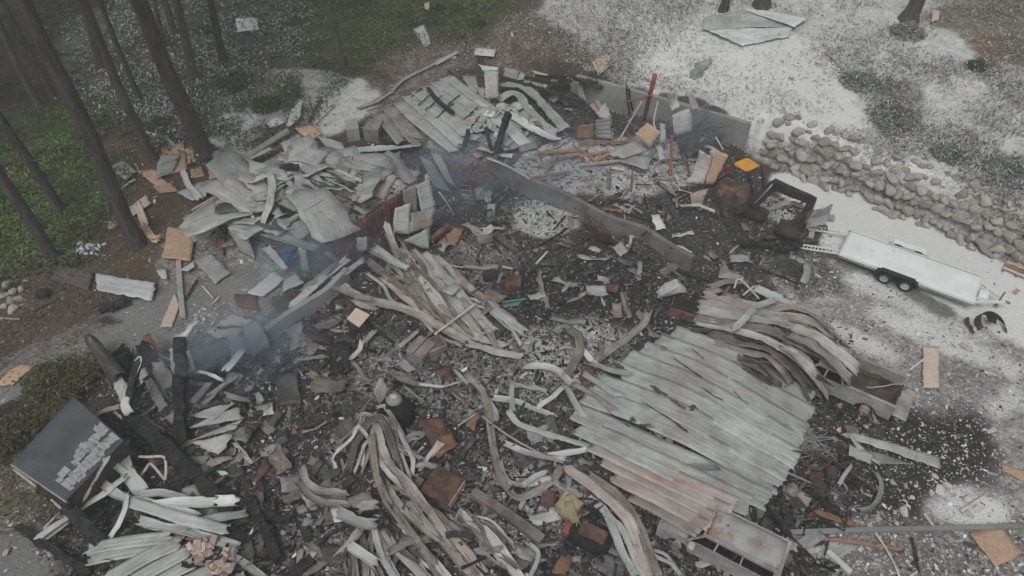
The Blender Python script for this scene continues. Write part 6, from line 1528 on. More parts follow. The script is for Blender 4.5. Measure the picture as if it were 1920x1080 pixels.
for w_, s, mt, l, kw in (
    (84, "600,330,1.5 680,410,1.1 730,510,.8 800,610,.5", 'white', 'broad white strip tumbling off the shed roof', dict(tw=(20, -10))),
    (40, "490,340,2.2 600,420,1.4 720,515,.8", 'pale', 'narrow strip from the shed roof edge', {}),
    (52, "540,530,.9 640,610,.7 740,650,.6 840,670,.5", 'pale', 'strip joining the knot of white strips', {}),
    (48, "420,715,.7 560,630,.8 700,520,.9", 'white', 'white strip slanting up under the shed', {}),
    (46, "470,640,1.0 540,510,1.5 600,420,1.9", 'pale', 'pale strip standing against the shed eave', {}),
    (40, "215,860,.5 300,800,.5 390,745,.6", 'white', 'white strip beyond the charred wall plate', {}),
    (36, "250,870,.3 330,810,.3 385,770,.4", 'pale', 'thinner strip below the white one past the wall plate', {}),
    (52, "770,620,.6 900,610,.6 1040,645,.5", 'pale', 'upper pale strip of the knot', {}),
    (72, "860,690,.6 1000,670,.7 1220,665,.7", 'white', 'bright strip pointing right out of the knot', dict(cup=.1)),
    (66, "1220,662,.7 1330,655,.7", 'white', 'square white end piece in line with the bright strip', dict(cup=.1)),
    (72, "720,660,.6 860,700,.7 1060,770,.7 1275,820,.6", 'white', 'longest white strip of the knot', {}),
    (66, "790,770,.5 900,800,.6 1060,830,.5 1330,915,.4", 'pale', 'lowest bent strip of the knot', dict(tw=(25, 0))),
    (58, "1070,780,.5 1220,750,.5 1375,725,.5", 'green', 'grey green strip with a square end right of the knot', {}),
    (34, "615,875,.2 670,790,.4 705,700,.6 715,620,.7", 'white', 'thin white strip dropping below the knot', dict(tw=(0, 30))),
    (50, "930,700,.7 1040,720,.6 1110,745,.5", 'pale', 'short strip on top of the knot', {}),
    (44, "1080,860,.4 1220,880,.4 1330,915,.3", 'pale', 'strip along the pink insulation', {}),
    (44, "1120,950,.4 1330,980,.4 1400,1030,.3 1480,1090,.3", 'pale', 'strip running from the pink insulation to the lower edge', {}),
    (50, "730,170,1.2 700,120,1.4 720,20,1.7", 'white', 'white edge strip by the burnt corner', {}),
    (36, "520,180,1.0 600,145,1.0 680,125,1.0", 'lumberpale', 'pale batten leaning behind the shed', {})):
    rib('B1', w_, s, mt, l, **kw)
for s, l in (("720,405,.6 830,410,.7 920,410,.7 935,470,.6 930,540,.4", 'bent pale pipe frame beside the knot of strips'), ("780,530,.4 820,480,.6 850,450,.7 930,540,.4", 'triangular bent pipe inside the pipe frame'), ("640,150,.8 710,215,.6", 'thin pale stick behind the shed')):
    pole('B1', 15, s, 'lumberpale', l)
rib('B1', 70, "490,930,.5 660,895,.5 960,860,.5", 'green', 'upper half of the wide grey green sheet in the lower corner', prof='tri', bumpy=.02)
rib('B1', 70, "505,985,.4 680,950,.4 930,905,.4", 'green', 'lower half of the wide grey green sheet in the lower corner', prof='tri', bumpy=.02)
ribs_('B1', 'green', 'wide pale sheet running off the lower picture edge', 'wide sheets at the lower edge', [(80, "1010,890,.5 850,960,.5 600,1100,.5"), (80, "1050,940,.45 920,1010,.45 740,1110,.45"), (80, "1090,1000,.4 990,1050,.4 900,1110,.4"), (70, "1250,1030,.4 1150,1060,.4 1050,1110,.4", dict(mat='pale'))], prof='tri', bumpy=.03)
def insulation():
    for k in range(46):
        x, y = rnd.uniform(1040, 1330), rnd.uniform(880, 1060)
        if x > 1200 and y < 930: continue
        u, v = PX('B1', x, y); p = T(u, v, .42+rnd.uniform(0, .15)); s = rnd.uniform(.10, .30)
        b = MB().box((0, 0, 0), (s*1.5, s, s*.35), bev=.02); o = b.build('insulation_chunk', M['insul'] if rnd.random() < .75 else M['osbpale'], jit=.03)
        o.location = tuple(p); o.rotation_euler = (rnd.uniform(-.5, .5), rnd.uniform(-.5, .5), rnd.uniform(0, 3)); tag(o, 'pinkish chunk of insulation piled on the wide pale sheets', 'insulation', 'pink insulation chunks')
insulation()
board('B1', "1640,1060 1750,935 1785,945 1690,1075", 'lumberpale', 'splintered white board at the lower edge', dz=.35)
sheet('B1', "1860,700 1930,690 1960,760 1880,780", 'white', 'white square end of a strip beside the fan', dz=.4)
sheet('B1', "440,460 470,450 380,620 370,600", 'fence', 'slim brown scrap on the shed edge', dz=1.4)
for s in ("60,520 230,600 340,700",): pole('B1', 14, "80,480,1.8 220,590,1.6 345,700,1.5", 'lumberpale', 'pale trim rail below the shed eave', 'trim_rail', 'rail')
board('B1', "250,820 345,710 330,720 240,810", 'lumberpale', 'narrow pale trim piece fallen from the shed', dz=.4)

# ---------------------------------------------------------------- between wood and wreck: boards and sheets
for s, mt, l, kw in (
    ("T1:1505,390 1605,400 1570,557 1465,550", 'pink', 'long pinkish board lying on dusted leaves', {}),
    ("T1:1130,352 1172,340 1222,375 1172,385", 'pink', 'small pink board at the foot of the slim trunk', {}),
    ("T1:505,715 602,712 555,806 510,760", 'osb', 'orange board half hidden behind the tallest trunk', {}),
    ("T1:905,830 1030,800 1055,950 935,985", 'osb', 'broad orange chipboard at the top of the board pile', dict(dz=.18)),
    ("T1:765,958 872,950 942,1030 880,1046 765,1040", 'osb', 'low orange chipboard at the near side of the board pile', dict(dz=.12)),
    ("T1:1042,832 1086,828 1102,905 1055,920", 'osb', 'ragged orange board end against the thick trunk', dict(dz=.2)),
    ("T1:860,1045 960,1020 1000,1075 900,1085", 'osb', 'darker orange board below the board pile', dict(dz=.1)),
    ("T1:1070,950 1130,930 1150,990 1080,1000", 'osb', 'small orange board beside the long grey plank', {}),
    ("T1:1165,945 1240,915 1255,985 1180,1010", 'osb', 'orange board touching the end of the long grey plank', {}),
    ("T1:1655,722 1760,700 1815,750 1745,790", 'osb', 'brown triangular board at the back of the pile', dict(dz=.35)),
    ("M1:945,195 1100,213 1072,386 910,368", 'osb', 'clean upright chipboard sheet before the pile corner', dict(dz=.25)),
    ("M1:715,92 820,15 850,62 742,142", 'osbpale', 'bright pale board behind the leaning trunk', dict(dz=.2)),
    ("M1:575,175 640,132 682,170 620,212", 'osbpale', 'small pale board left of the leaning trunk', {}),
    ("M1:985,560 1010,640 965,762 900,756", 'osbpale', 'narrow stained board lying on the grey walk', {}),
    ("M1:-30,1085 100,965 192,975 70,1085", 'osb', 'orange board at the picture edge on the walk', {}),
    ("M3:1350,865 1442,870 1440,1100 1352,1100", 'osbpale', 'pale upright board with dark slots beside the pickup', dict(dz=.12)),
    ("B3:1615,842 1782,785 1912,950 1762,1030", 'osb', 'square orange chipboard on gravel at the lower corner', {}),
    ("B3:1792,450 1930,490 1930,552 1802,490", 'osb', 'orange board cut by the picture edge above the square one', {}),
    ("B3:712,722 760,700 980,782 955,802 810,790", 'rustorange', 'orange scorched panel on the black ground by the long rail', dict(dz=.2))):
    reg, q = s.split(':'); q = ' '.join(q.split()[:4]); board(reg, q, mt, l, **kw)
for s, mt, l, kw in (
    ("T1:1325,105 1440,100 1457,165 1335,180", 'white', 'bright ribbed metal sheet among dusted leaves', dict(ribs=3, dz=.3)),
    ("T1:685,888 770,965 705,1015 610,945", 'green', 'square pale metal sheet beside the tallest trunk', {}),
    ("T1:900,870 1015,870 975,965 870,1010", 'grey', 'grey sheet lying over the orange board pile', dict(dz=.3)),
    ("T1:1190,845 1295,850 1297,920 1200,910", 'grey', 'ribbed grey sheet right of the thick trunk', dict(ribs=4)),
    ("T1:1640,615 1700,560 1690,660 1605,735", 'white', 'white sheet standing at the back tip of the pile', dict(dz=.3)),
    ("T1:1500,690 1560,650 1600,690 1520,720", 'white', 'white scrap near the white standing sheet', {}),
    ("T1:1780,760 1920,800 1960,860 1830,820", 'green', 'pale sheet at the back of the pile by the far roof', dict(dz=.4)),
    ("D:200,410 330,380 265,515 150,500", 'green', 'crumpled grey green sheet at the tip of the pile', dict(crumple=.15, dz=.3)),
    ("D:45,490 130,450 230,530 160,545", 'white', 'white torn sheet under the crumpled grey green one', dict(crumple=.08)),
    ("D:290,460 370,420 390,470 300,510", 'void', 'black scrap beside the crumpled grey green sheet', dict(crumple=.1)),
    ("M1:335,405 525,455 500,552 285,490", 'fence', 'brown weathered half of the fallen wall panel', dict(ribs=3, dz=.2)),
    ("M1:540,458 878,508 850,612 545,552", 'white', 'white half of the fallen wall panel with torn end', dict(ribs=3, dz=.22)),
    ("M1:1090,390 1190,340 1300,455 1212,517", 'pale', 'flat pale sheet lying before the hanging panels', dict(dz=.15)),
    ("M1:1020,440 1090,385 1100,420 1050,450", 'pale', 'small curled sheet touching the flat pale one', dict(crumple=.1)),
    ("M1:1385,572 1540,440 1605,490 1480,588", 'white', 'arrow shaped white sheet on the dusty floor', dict(crumple=.06)),
    ("M1:1600,490 1660,450 1712,515 1590,560", 'white', 'white sheet wing joined to the arrow shaped one', dict(crumple=.08)),
    ("M1:885,440 935,432 942,490 910,490", 'white', 'small white sheet on the soil by the walk', dict(crumple=.06)),
    ("M1:1170,790 1310,680 1420,710 1290,860", 'pale', 'flaking pale floor sheet beside the grey walk', dict(dz=.06, crumple=.03)),
    ("M1:1310,580 1440,570 1460,670 1340,650", 'rustred', 'reddish stained mat on the dusty floor', dict(dz=.06, crumple=.03)),
    ("T3:120,100 330,55 640,150 110,165", 'green', 'upper flattened pale sheet on the bank below the trunks', dict(dz=.25, crumple=.12)),
    ("T3:130,165 620,150 600,205 340,260", 'white', 'lower flattened pale sheet on the bank', dict(dz=.2, crumple=.12)),
    ("T3:330,45 470,60 700,100 630,155", 'white', 'pale sheet overlapping the flattened ones', dict(dz=.4, crumple=.1)),
    ("T3:60,360 150,330 170,340 110,410", 'pale', 'thin pale sheet sliver on the white bank', {}),
    ("T3:1405,50 1445,60 1440,110 1400,125", 'osbpale', 'yellowish board end standing by the dark trunk', dict(dz=.3)),
    ("B3:880,283 960,272 1440,412 1442,476", 'pale', 'long tapering ash streaked panel on the black yard', dict(dz=.3, ribs=1)),
    ("B3:875,330 1110,392 1300,450 1100,450", 'grey', 'dull underside strip below the tapering panel', dict(dz=.12)),
    ("B3:560,560 740,640 700,680 560,640", 'pale', 'pale flaking debris sheet at the corner of the great roof sheet', dict(crumple=.12)),
    ("B3:950,440 960,460 880,575 870,550", 'pale', 'leaf shaped pale scrap standing in the black wreckage', dict(dz=.6)),
    ("B3:690,940 830,880 1000,900 860,1000", 'pale', 'pale crusted sheet on the gravel below the long rail', dict(dz=.05, crumple=.04)),
    ("M3:215,415 345,475 300,492 200,482", 'tan', 'tan broken sheet by the end of the stem wall', dict(dz=.3)),
    ("M3:700,115 840,75 800,185 690,210", 'grey', 'grey torn sheet standing on the white yard', dict(dz=.4, crumple=.2)),
    ("M3:800,120 860,130 850,160 810,150", 'pale', 'small pale flake beside the grey torn sheet', {})):
    reg, q = s.split(':'); sheet(reg, q, mt, l, **kw)
rib('D', 50, "85,320 130,420 210,530", 'white', 'pale strip lying over the crumpled grey green sheet', dz=.4)
rib('T1', 26, "810,748 930,772", 'white', 'straight length of the bent white gutter in the wood', name='gutter', cat='gutter', dz=.15); rib('T1', 30, "930,770 975,822", 'white', 'bent tip of the white gutter in the wood', name='gutter', cat='gutter', dz=.15)
rib('M1', 40, "770,60 800,140 830,220 880,280", 'osbpale', 'curled cardboard strip behind the leaning trunk', name='cardboard_strip', cat='cardboard', dz=.25, prof='flat', cup=.2)
rib('M1', 34, "800,180 850,260 900,255", 'osb', 'brown cardboard loop by the leaning trunk', name='cardboard_strip', cat='cardboard', dz=.3, prof='flat', cup=.2)
for w_, s, mt, l in ((14, "M1:550,0 540,80 530,160", 'lumberpale', 'pale batten standing in the grass'), (10, "M1:120,315 250,318 390,322", 'lumberpale', 'pale batten lying on grass by the litter heap'), (12, "T1:670,1075 710,1040 760,1010", 'lumberpale', 'pale stick by the square metal sheet'),
                     (9, "T1:512,1030 565,1015", 'lumberpale', 'short pale stick beside the tallest trunk'), (8, "T1:758,920 778,952", 'lumberpale', 'tiny stick behind the square metal sheet'), (26, "M1:1005,390 1015,540 1030,710", 'pale', 'long pale channel running from the chipboard to the walk'),
                     (9, "M1:1110,490 1080,540 1040,605", 'char', 'dark twig on the dusty ground by the channel'), (9, "M1:1140,530 1200,598", 'lumberpale', 'pale twig right of the long channel'), (9, "M1:1235,590 1190,635", 'lumberpale', 'shorter pale twig by the walk edge'),
                     (22, "M1:20,472 130,462 250,440", 'bark', 'brown log lying above the stone heap'), (14, "M1:80,695 160,700 240,695", 'bark', 'brown branch lying below the stone heap'), (10, "M1:180,670 260,630 335,590", 'bark', 'thin dark branch by the stone heap'), (8, "M1:0,710 110,715", 'lumberpale', 'pale twig on the soil at the edge'),
                     (12, "T1:1738,690 1770,620 1805,555", 'fence', 'dark stake leaning behind the white standing sheet'), (8, "T1:1770,700 1830,640 1885,585", 'lumberpale', 'thin pale stick leaning near the dark stake'), (10, "T1:1440,0", 'bark', ''),
                     (30, "B3:815,940 880,1000 945,1062", 'white', 'clean white batten on the gravel below the long rail'), (10, "B3:1080,830 1140,920 1190,1010 1220,1090", 'lumberpale', 'long pale lath on the gravel'), (12, "B3:1290,860 1310,960 1330,1060", 'char', 'dark lath on the gravel'), (11, "B3:1280,1080 1330,1050", 'lumberpale', 'short pale lath end at the lower edge'),
                     (13, "B3:1565,715 1630,675 1692,632", 'lumberpale', 'pale stick on the white ash patch above the long rail'), (30, "B3:470,650,.9 540,760,.6 610,865,.3", 'char', 'charred rafter leaning down to the long rail'), (22, "B3:545,640,.7 575,730,.5 602,805,.3", 'char', 'second charred rafter beside the leaning one'), (14, "B3:1360,730 1410,800", 'lumberpale', 'small stick above the long rail'),
                     (9, "M3:1278,1000 1310,975 1355,942", 'white', 'white stick touching the pale upright board'), (12, "M3:330,440 370,390 410,340", 'char', 'black stick on the ash by the stem wall end'), (10, "M3:430,430 540,470 650,515", 'char', 'black lath by the burnt arch'), (12, "T3:805,290 905,385", 'lumberpale', 'pale branch lying on the weedy bank')):
    reg, q = s.split(':')
    if not l: continue
    beam(reg, w_, q, mt, l, 'stick' if w_ < 20 else 'batten', 'stick' if w_ < 20 else 'batten', dz=.12, asp=.6, rough=.006)
beam('B3', 26, "600,835,.15 1000,822,.15 1400,812,.15 1930,800,.15", 'grey', 'long straight grey rail lying across the yard', 'steel_rail', 'rail', dz=.15, asp=.7, rough=.004)
beam('B3', 18, "620,860,.1 900,880,.1 1230,930,.1", 'lumber', 'brown plank in the gravel below the long rail', 'plank', 'plank', dz=.08, asp=.4)
beam('M1', 60, "560,660,.15 640,640,.18 720,618,.15", 'char', 'charred log lying on the grey walk edge', 'charred_log', 'log', asp=.6)
tangle('rusty wire scrap on the walk below the charred log', 'wire_scrap', 'M1', "580,725 620,735", 14, .015, .2, .25, 'rust')
rib('M3', 44, "600,372 650,385 690,420 700,460 680,510", 'pale', 'burnt wheel arch curved like a bow in the dirt', name='wheel_arch', cat='car part', dz=.35, prof='flat', cup=.2)
rib('B3', 28, "1080,490 1118,560 1100,650 1060,700 1000,712", 'grey', 'curved tyre bead wire arc in the black wreckage', name='wire_hoop', cat='wire', dz=.3, prof='flat', cup=.3)
beam('M3', 24, "330,290,.3 470,300,.3 560,330,.3 640,300,.3", 'char', 'curving black hose by the excavator bucket', 'hose', 'hose', dz=.3)
def engine_wreck():
    p = T(*PX('B3', 850, 600), 0); t = thing('engine_wreck', 'charred engine wreckage and bent bars on the black yard', 'wreckage', tuple(p))
    for k in range(9):
        c = (rnd.gauss(0, .75), rnd.gauss(0, .6), rnd.uniform(.1, .4)); a_ = rnd.uniform(0, 3)
        o = MB().box((0, 0, 0), (rnd.uniform(.25, .7), rnd.uniform(.2, .45), rnd.uniform(.15, .4)), bev=.05).build('engine_block', M[rnd.choice(['exc', 'char', 'dark', 'void', 'rust'])], t, jit=.05); o.location = c; o.rotation_euler = (rnd.uniform(-.4, .4), rnd.uniform(-.4, .4), a_)
    for k in range(16):
        q = [np.array([rnd.gauss(0, .95), rnd.gauss(0, .8), rnd.uniform(.05, .6)]) for _ in range(3)]; MB().tube(catmull(q, 7), rnd.uniform(.02, .05), 6).build('bent_bar', M[rnd.choice(['char', 'dark', 'grey', 'rust'])], t, smooth=True)
engine_wreck()
tangle('grey wire and spring tangle beside the great roof sheet end', 'wire_tangle', 'B3', "600,290 720,380", 45, .02, .5, .5, 'grey')
tangle('black crumpled knot of wire beside the pinkish strip', 'wire_tangle', 'B2', "1370,670 1420,760", 26, .02, .25, .6, 'char')
tangle('burnt wire tangle in the hollow by the burnt arch', 'wire_tangle', 'M3', "560,390 640,470", 36, .02, .4, .4, 'dark')
def tub():
    n, m_ = 26, 7; a = np.linspace(-.6, 3.5, n); G = np.zeros((n, m_, 3)); c = T(*PX('M3', 1700, 760), 0)
    for q in range(n):
        for e in range(m_):
            f = e/(m_-1); r = .62-.14*f
            G[q, e] = (c[0]+.25+r*1.25*math.cos(a[q])*.9, c[1]+r*math.sin(a[q])*1.25, c[2]+.05+.42*f*(0.6+.4*math.sin(a[q])))
    tag(two_sided(G, np.zeros((n*m_, 2)), .02, 'tub_shell', M['exc']), 'burnt brown half round tub shell lying on the white yard', 'tub')
tub()
sheet('M3', "1585,715 1610,700 1640,800 1625,795", 'exc', 'thin burnt edge piece left of the half round tub', dz=.15); sheet('M3', "1700,690 1760,700 1765,745 1720,735", 'void', 'black lump of rubber on the half round tub', dz=.4, crumple=.15)
def pallet_edge():
    A = T(*PX('M3', 1810, 452), 0); B = T(*PX('M3', 1935, 505), 0); t = thing('wooden_pallet', 'brown wooden pallet with dusty slats at the picture edge', 'pallet', tuple((A+B)/2), frame2(A, B)); L = np.hypot(*(B-A)[:2])+.3
    for k in range(6): MB().box((0, .12+k*.30, .17), (L, .2, .03), bev=.005).build('slat', M['lumber'] if k % 2 else M['osbpale'], t)
    for x in (-L/2+.06, 0, L/2-.06): MB().box((x, .8, .08), (.09, 1.7, .14)).build('bearer', M['lumber'], t)
pallet_edge()
def litter():
    p = T(*PX('M1', 490, 335), 0); t = thing('litter_heap', 'heap of coloured packaging with a green tray on the grass', 'litter', tuple(p))
    MB().box((-.75, -.1, .12), (.5, .35, .16), bev=.04).build('tray', M['green_p'], t, jit=.02)
    for k in range(22):
        c = (rnd.gauss(.1, .38), rnd.gauss(.05, .25), rnd.uniform(.08, .35)); a = rnd.uniform(0, 3); d = np.array([math.cos(a), math.sin(a), rnd.uniform(-.3, .3)])*rnd.uniform(.12, .22)
        MB().tube([np.array(c)-d, np.array(c), np.array(c)+d], [.05, .09, .06], 8).build('package', M[rnd.choice(['litter', 'litter', 'litter', 'teal', 'osbpale', 'pink', 'blue'])], t, smooth=True)
litter()
t, _ = obox('M1', "205,610 275,605", .5, .4, 'black', 'dark blue black bucket beside the stone heap', 'bucket', 'bucket', bev=.12)
for k, (x, y, s) in enumerate(((1450, 590, .32), (1490, 570, .22), (1600, 645, .28), (1245, 710, .3), (880, 260, .16), (1030, 240, .16), (1180, 550, .2), (1385, 680, .16), (1400, 610, .16), (1660, 700, .2), (1610, 730, .22), (1420, 520, .18), (760, 930, .2), (720, 940, .25))):
    u, v = PX('B3', x, y); p = T(u, v, .03); o = bpy.data.objects.new('plaster_lump', BM[k % 9]); COL.objects.link(o); o.location = tuple(p); o.scale = (s, s*.7, s*.45); o.rotation_euler = (0, 0, rnd.uniform(0, 3)); o.material_slots[0].link = 'OBJECT'; o.material_slots[0].material = M['ash']
    tag(o, 'white plaster lump lying on the dark yard', 'plaster lump', 'white plaster lumps on the yard')
# weed shrubs
def shrub(reg, x, y, R, h, label, cols, n=900, grp=None):
    p = T(*PX(reg, x, y), 0); a = rs.uniform(0, 6.28, n); r = R*np.sqrt(rs.uniform(0, 1, n)); X_ = r*np.cos(a); Y_ = r*np.sin(a); Z_ = h*rs.uniform(.05, 1, n)*(1-(r/R)**2*.7)*(.6+.8*vnoise(X_*3, Y_*3, 5))
    c = np.array(cols)[rs.randint(0, len(cols), n)]*rs.uniform(.45, 1.4, (n, 1))
    V_, F, C_ = blades(X_, Y_, Z_, rs.uniform(.12, .3, n), rs.uniform(.05, .11, n), c, .9)
    t = thing('shrub', label, 'shrub', tuple(p), 0, grp); mk('foliage', V_, F, M['leaf'], t, col=C_)
    b = MB()
    for k in range(7):
        q = rnd.uniform(0, 6.28); b.tube([(0, 0, -.05), (R*.3*math.cos(q), R*.3*math.sin(q), h*.4), (R*.7*math.cos(q), R*.7*math.sin(q), h*.7)], [.03, .02, .008], 5)
    b.build('stem', M['bark'], t)
gg = [(.06, .10, .03), (.045, .08, .02)]; wg = [(.36, .37, .36), (.17, .18, .13), (.10, .11, .075), (.30, .31, .29)]
for k in range(16):
    x_, y_ = rnd.choice([(rnd.uniform(560, 960), rnd.uniform(5, 75)), (rnd.uniform(10, 170), rnd.uniform(235, 430))]); shrub('X', x_, y_, rnd.uniform(.6, 1.3), rnd.uniform(.3, .7), 'low bright fern clump in the green undergrowth', gg, 420, 'fern clumps in the green undergrowth')
for a_ in (('T1', 1340, 470, 1.3, .7, 'bright green shrub beside the long pinkish board', gg), ('T1', 1160, 190, 1.1, .6, 'green shrub between two slim trunks', gg), ('T1', 910, 715, .9, .5, 'low green shrub beyond the bent white gutter', gg), ('T1', 1500, 600, 1.0, .6, 'olive shrub by the white ash patch', gg),
           ('T3', 1000, 470, 1.2, .6, 'dusty green shrub with dark edge on the bank', wg), ('T3', 1180, 660, 1.5, .7, 'largest ash dusted shrub on the bank above the stones', wg), ('T3', 1260, 190, 1.2, .6, 'dusted shrub at the foot of the dark trunk', wg), ('T3', 1650, 380, .6, .4, 'small dark green tuft on the bare brown bank', gg), ('T3', 1850, 980, 1.6, .8, 'dark dusted shrub at the picture edge above the stones', wg), ('T3', 1500, 870, 1.0, .5, 'green grey shrub among the whitened weeds', wg), ('T2', 1420, 470, 1.0, .6, 'olive tuft below the pale square board', gg), ('W', 560, 460, 1.0, .8, 'green bush in front of the small shed', gg), ('W', 650, 640, 1.1, .8, 'brown withered bush touching the shed roof', [(.13, .10, .06), (.08, .07, .03)])):
    shrub(*a_)

# ---------------------------------------------------------------- loose scraps and timbers one could still pick up
def scraps(n, mats, label, name, cat, grp, mask, sz, asp, dz=.12, crumple=.2, rz=None, tilt=.25):
    x, y = scatter(n, mask)
    protos = []
    for k in range(6):
        U, Vv = np.meshgrid(np.linspace(-.5, .5, 7), np.linspace(-.5, .5, 5), indexing='ij'); sg = k*7.7
        G = np.stack([U, Vv/asp*rnd.uniform(.7, 1.3), crumple*(fbm(U*2+sg, Vv*2+sg, 4, 3)-.5)+rnd.uniform(-.3, .5)*U*U], 2); G[:, :, :2] += rs.normal(0, .03, G[:, :, :2].shape)
        o = two_sided(G, np.stack([U*3, Vv], 2).reshape(-1, 2), .015, name, None); protos.append(o.data); bpy.data.objects.remove(o)
    for k in range(n):
        me = protos[k % 6]
        o = bpy.data.objects.new(name, me); COL.objects.link(o)
        if not me.materials: me.materials.append(M[mats[0]])
        o.material_slots[0].link = 'OBJECT'; o.material_slots[0].material = M[rnd.choice(mats)]
        s = rnd.uniform(*sz); o.location = (x[k], y[k], float(h_land(x[k], y[k]))+dz); o.scale = (s, s, s); o.rotation_euler = (rnd.gauss(0, tilt), rnd.gauss(0, tilt), rnd.uniform(0, 6.28) if rz is None else rnd.choice(rz)+rnd.gauss(0, .3)); tag(o, label, cat, grp)
mb = lambda x, y: np.clip(samp(Z_BURN, x, y), 0, 1)
scraps(190, ['pale', 'tan', 'grey', 'brown', 'dark', 'dark'], 'small bent metal scrap lying loose in the burnt rubble', 'metal_scrap', 'metal scrap', 'loose metal scraps in the rubble', mb, (.4, 1.1), 1.8)
scraps(190, ['tan', 'brown', 'pale', 'dark', 'grey'], 'short narrow metal sliver lying loose in the burnt rubble', 'metal_sliver', 'metal scrap', 'loose metal slivers in the rubble', mb, (.7, 1.9), 6, crumple=.12)
def timbers(n):
    x, y = scatter(n, mb); pr = []
    for k in range(5):
        L = 1.0; V_ = []; F = []
        for q in range(7):
            for a_, b_ in ((-.5, -.5), (.5, -.5), (.5, .5), (-.5, .5)): V_.append((-.5+q/6, a_*.075*rnd.uniform(.7, 1.1), b_*.06*rnd.uniform(.7, 1.1)))
        for q in range(6):
            for e in range(4): F.append((q*4+e, q*4+(e+1) % 4, q*4+4+(e+1) % 4, q*4+4+e))
        F += [(3, 2, 1, 0), (24, 25, 26, 27)]
        o = mk('charred_stick', V_, F, M['char']); pr.append(o.data); bpy.data.objects.remove(o)
    for k in range(n):
        o = bpy.data.objects.new('charred_stick', pr[k % 5]); COL.objects.link(o); s = rnd.uniform(.6, 2.4); o.scale = (s, rnd.uniform(.7, 1.6), rnd.uniform(.7, 1.6))
        o.location = (x[k], y[k], float(h_land(x[k], y[k]))+.14); o.rotation_euler = (rnd.uniform(-.4, .4), rnd.gauss(0, .14), rnd.uniform(0, 6.28)); tag(o, 'charred stick lying loose in the burnt rubble', 'charred stick', 'charred sticks in the rubble')
timbers(210)
Z_PILE = zone("395,400 512,292 690,300 760,325 600,415 560,440 480,425", .3, 1.9)
Z_ROOFB = zone("850,150 930,130 1100,190 1060,260 960,300 900,260", .3, .9)
scraps(22, ['pale', 'green', 'green', 'grey', 'pale', 'tan'], 'wide buckled roofing sheet lying among others on the ash covered collapsed roof', 'roof_sheet', 'metal sheet', 'wide sheets on the collapsed roof', lambda x, y: np.clip(samp(Z_PILE, x, y), 0, 1), (2.4, 4.6), 2.4, dz=.10, crumple=.05, rz=(-.7, -.6, -.8, .65), tilt=.05)
scraps(52, ['pale', 'grey', 'grey', 'green', 'tan', 'tan', 'dark'], 'loose sheet fragment lying on the ash covered collapsed roof', 'roof_fragment', 'metal scrap', 'sheet fragments on the collapsed roof', lambda x, y: np.clip(samp(Z_PILE, x, y), 0, 1), (.8, 2.4), 2.2, dz=.18, crumple=.09, rz=(-.75, -.55, .7), tilt=.10)
scraps(30, ['dark', 'char', 'grey', 'pale'], 'torn fragment lying about the slumped far roof', 'roof_fragment', 'metal scrap', 'torn fragments about the far roof', lambda x, y: np.clip(samp(Z_ROOFB, x, y), 0, 1), (.5, 1.3), 2.5, dz=.2, crumple=.16)
Z_SLOPE = zone("960,250 1150,170 1010,140 1080,250 990,290 900,300 880,270", .2, .9)
Z_SL2 = np.maximum(zone("880,235 960,180 1010,235 960,275 900,290", .2, .9), Z_SLOPE*0)
scraps(60, ['green', 'pale', 'pale', 'grey', 'white'], 'broken square roof piece among dark gaps low on the slumped far roof', 'roof_fragment', 'metal scrap', 'broken squares of the far roof', lambda x, y: np.clip(samp(Z_SL2, x, y), 0, 1), (.5, 1.1), 1.6, dz=.42, crumple=.08, rz=(-.62, .95), tilt=.08)
scraps(45, ['osbpale', 'white', 'white', 'osb'], 'small pale board or sheet fragment blown onto the ground round the wreck', 'blown_fragment', 'fragment', 'fragments blown round the wreck', lambda x, y: (samp(Z_BURN, x, y) < .2)*np.clip(samp(Z_DUSTW, x, y)*.6+.35*(y < 52)*(bank_d(x, y) < 14), 0, 1), (.15, .5), 1.7, dz=.08, crumple=.2)
Z_LOW = zone("330,700 640,620 700,800 660,1080 360,1080 300,860", .4)
scraps(70, ['dark', 'dark', 'brown', 'grey', 'tan', 'char'], 'dark crumpled sheet piece in the charred heap of the lower corner', 'burnt_sheet', 'metal scrap', 'dark sheet pieces in the lower corner', lambda x, y: np.clip(samp(Z_LOW, x, y), 0, 1), (.5, 1.6), 2.0, dz=.16, crumple=.25)
# the upper floor and pad are strewn with splinters too
Z_UP = zone("940,330 1080,395 1250,455 1330,440 1360,350 1280,270 1120,240 1040,280", .3, .9)
scraps(70, ['lumber', 'lumberpale', 'pale', 'osb', 'grey'], 'splinter strewn over the pale upper floor behind the stem wall', 'wood_splinter', 'splinter', 'splinters on the upper floor', lambda x, y: np.clip(samp(Z_UP, x, y), 0, 1), (.4, 1.3), 6, dz=.1, crumple=.1)

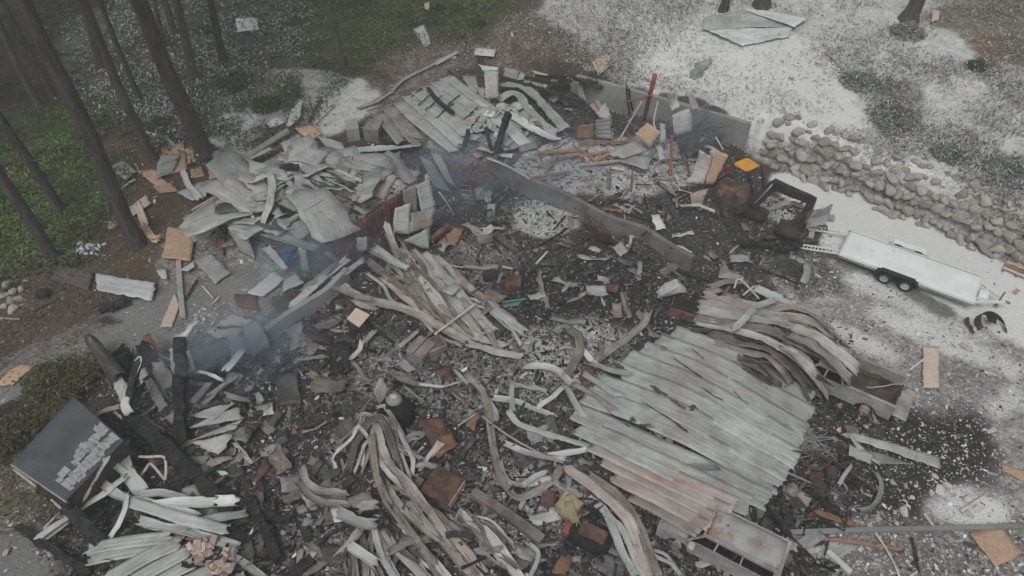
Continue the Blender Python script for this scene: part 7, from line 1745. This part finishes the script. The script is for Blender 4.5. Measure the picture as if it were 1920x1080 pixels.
# ---------------------------------------------------------------- smoke
def smoke(name, label, reg, cx, cy, z, sx_, sy_, sz_, dens, seed):
    import bmesh
    p = T(*PX(reg, cx, cy), 0); bm = bmesh.new(); bmesh.ops.create_icosphere(bm, subdivisions=3, radius=1); me = bpy.data.meshes.new(name); bm.to_mesh(me); bm.free()
    o = bpy.data.objects.new(name, me); COL.objects.link(o); o.location = (p[0], p[1], p[2]+z); o.scale = (sx_, sy_, sz_); o.rotation_euler = (0, 0, .5)
    m = bpy.data.materials.new("smoke_"+str(seed)); m.use_nodes = True; nt = m.node_tree; nt.nodes.remove(nt.nodes["Principled BSDF"]); k = N_(nt)
    v = k.n("ShaderNodeVolumePrincipled"); v.inputs["Color"].default_value = (.50, .62, .74, 1); v.inputs["Anisotropy"].default_value = .2
    tc = k.n("ShaderNodeTexCoord"); ln = k.n("ShaderNodeVectorMath", operation='LENGTH'); k.l(tc.outputs["Object"], ln.inputs[0])
    fall = k.ramp(ln.outputs["Value"], .0, .9, True); nz = k.n("ShaderNodeTexNoise"); nz.inputs["Scale"].default_value = 2.3; nz.inputs["Detail"].default_value = 4; nz.inputs["Distortion"].default_value = 1.2
    mp = k.n("ShaderNodeVectorMath", operation='ADD'); k.l(tc.outputs["Object"], mp.inputs[0]); mp.inputs[1].default_value = (seed*3.1, seed, 0); k.l(mp.outputs[0], nz.inputs["Vector"])
    d_ = k.mul(k.mul(fall, k.ramp(nz.outputs["Fac"], .40, .80)), dens); k.l(d_, v.inputs["Density"])
    k.l(v.outputs[0], nt.nodes["Material Output"].inputs["Volume"]); me.materials.append(m)
    return tag(o, label, 'smoke', kind='stuff')
smoke('smoke', 'blue smoke rising by the footing wall', 'X', 450, 690, 1.2, 5.2, 3.2, 3.0, 1.7, 1)
smoke('smoke', 'thin blue smoke under the collapsed roof', 'X', 590, 520, 1.2, 5.0, 3.6, 2.8, 1.05, 2)
smoke('smoke', 'blue smoke drifting at the ladder', 'X', 850, 370, 1.4, 5.6, 3.8, 3.2, .9, 3)
smoke('smoke', 'grey smoke before the retaining wall', 'X', 1270, 280, 1.2, 5.2, 3.2, 2.8, .65, 4)
smoke('smoke', 'pale haze of smoke over the stem wall', 'X', 1030, 360, 1.4, 6.5, 4.0, 3.0, .5, 5)
# thin smoke haze over the whole site
import bmesh as _bm
bm = _bm.new(); _bm.ops.create_cube(bm, size=1); me = bpy.data.meshes.new("haze"); bm.to_mesh(me); bm.free()
hz = bpy.data.objects.new("haze", me); COL.objects.link(hz); hz.location = (0, 90, 20); hz.scale = (700, 620, 48); tag(hz, kind="stuff")
m = bpy.data.materials.new("haze_air"); m.use_nodes = True; nt = m.node_tree; nt.nodes.remove(nt.nodes["Principled BSDF"])
v = nt.nodes.new("ShaderNodeVolumePrincipled"); v.inputs["Color"].default_value = (.86, .90, .92, 1); v.inputs["Density"].default_value = .0019
nt.links.new(v.outputs[0], nt.nodes["Material Output"].inputs["Volume"]); me.materials.append(m)
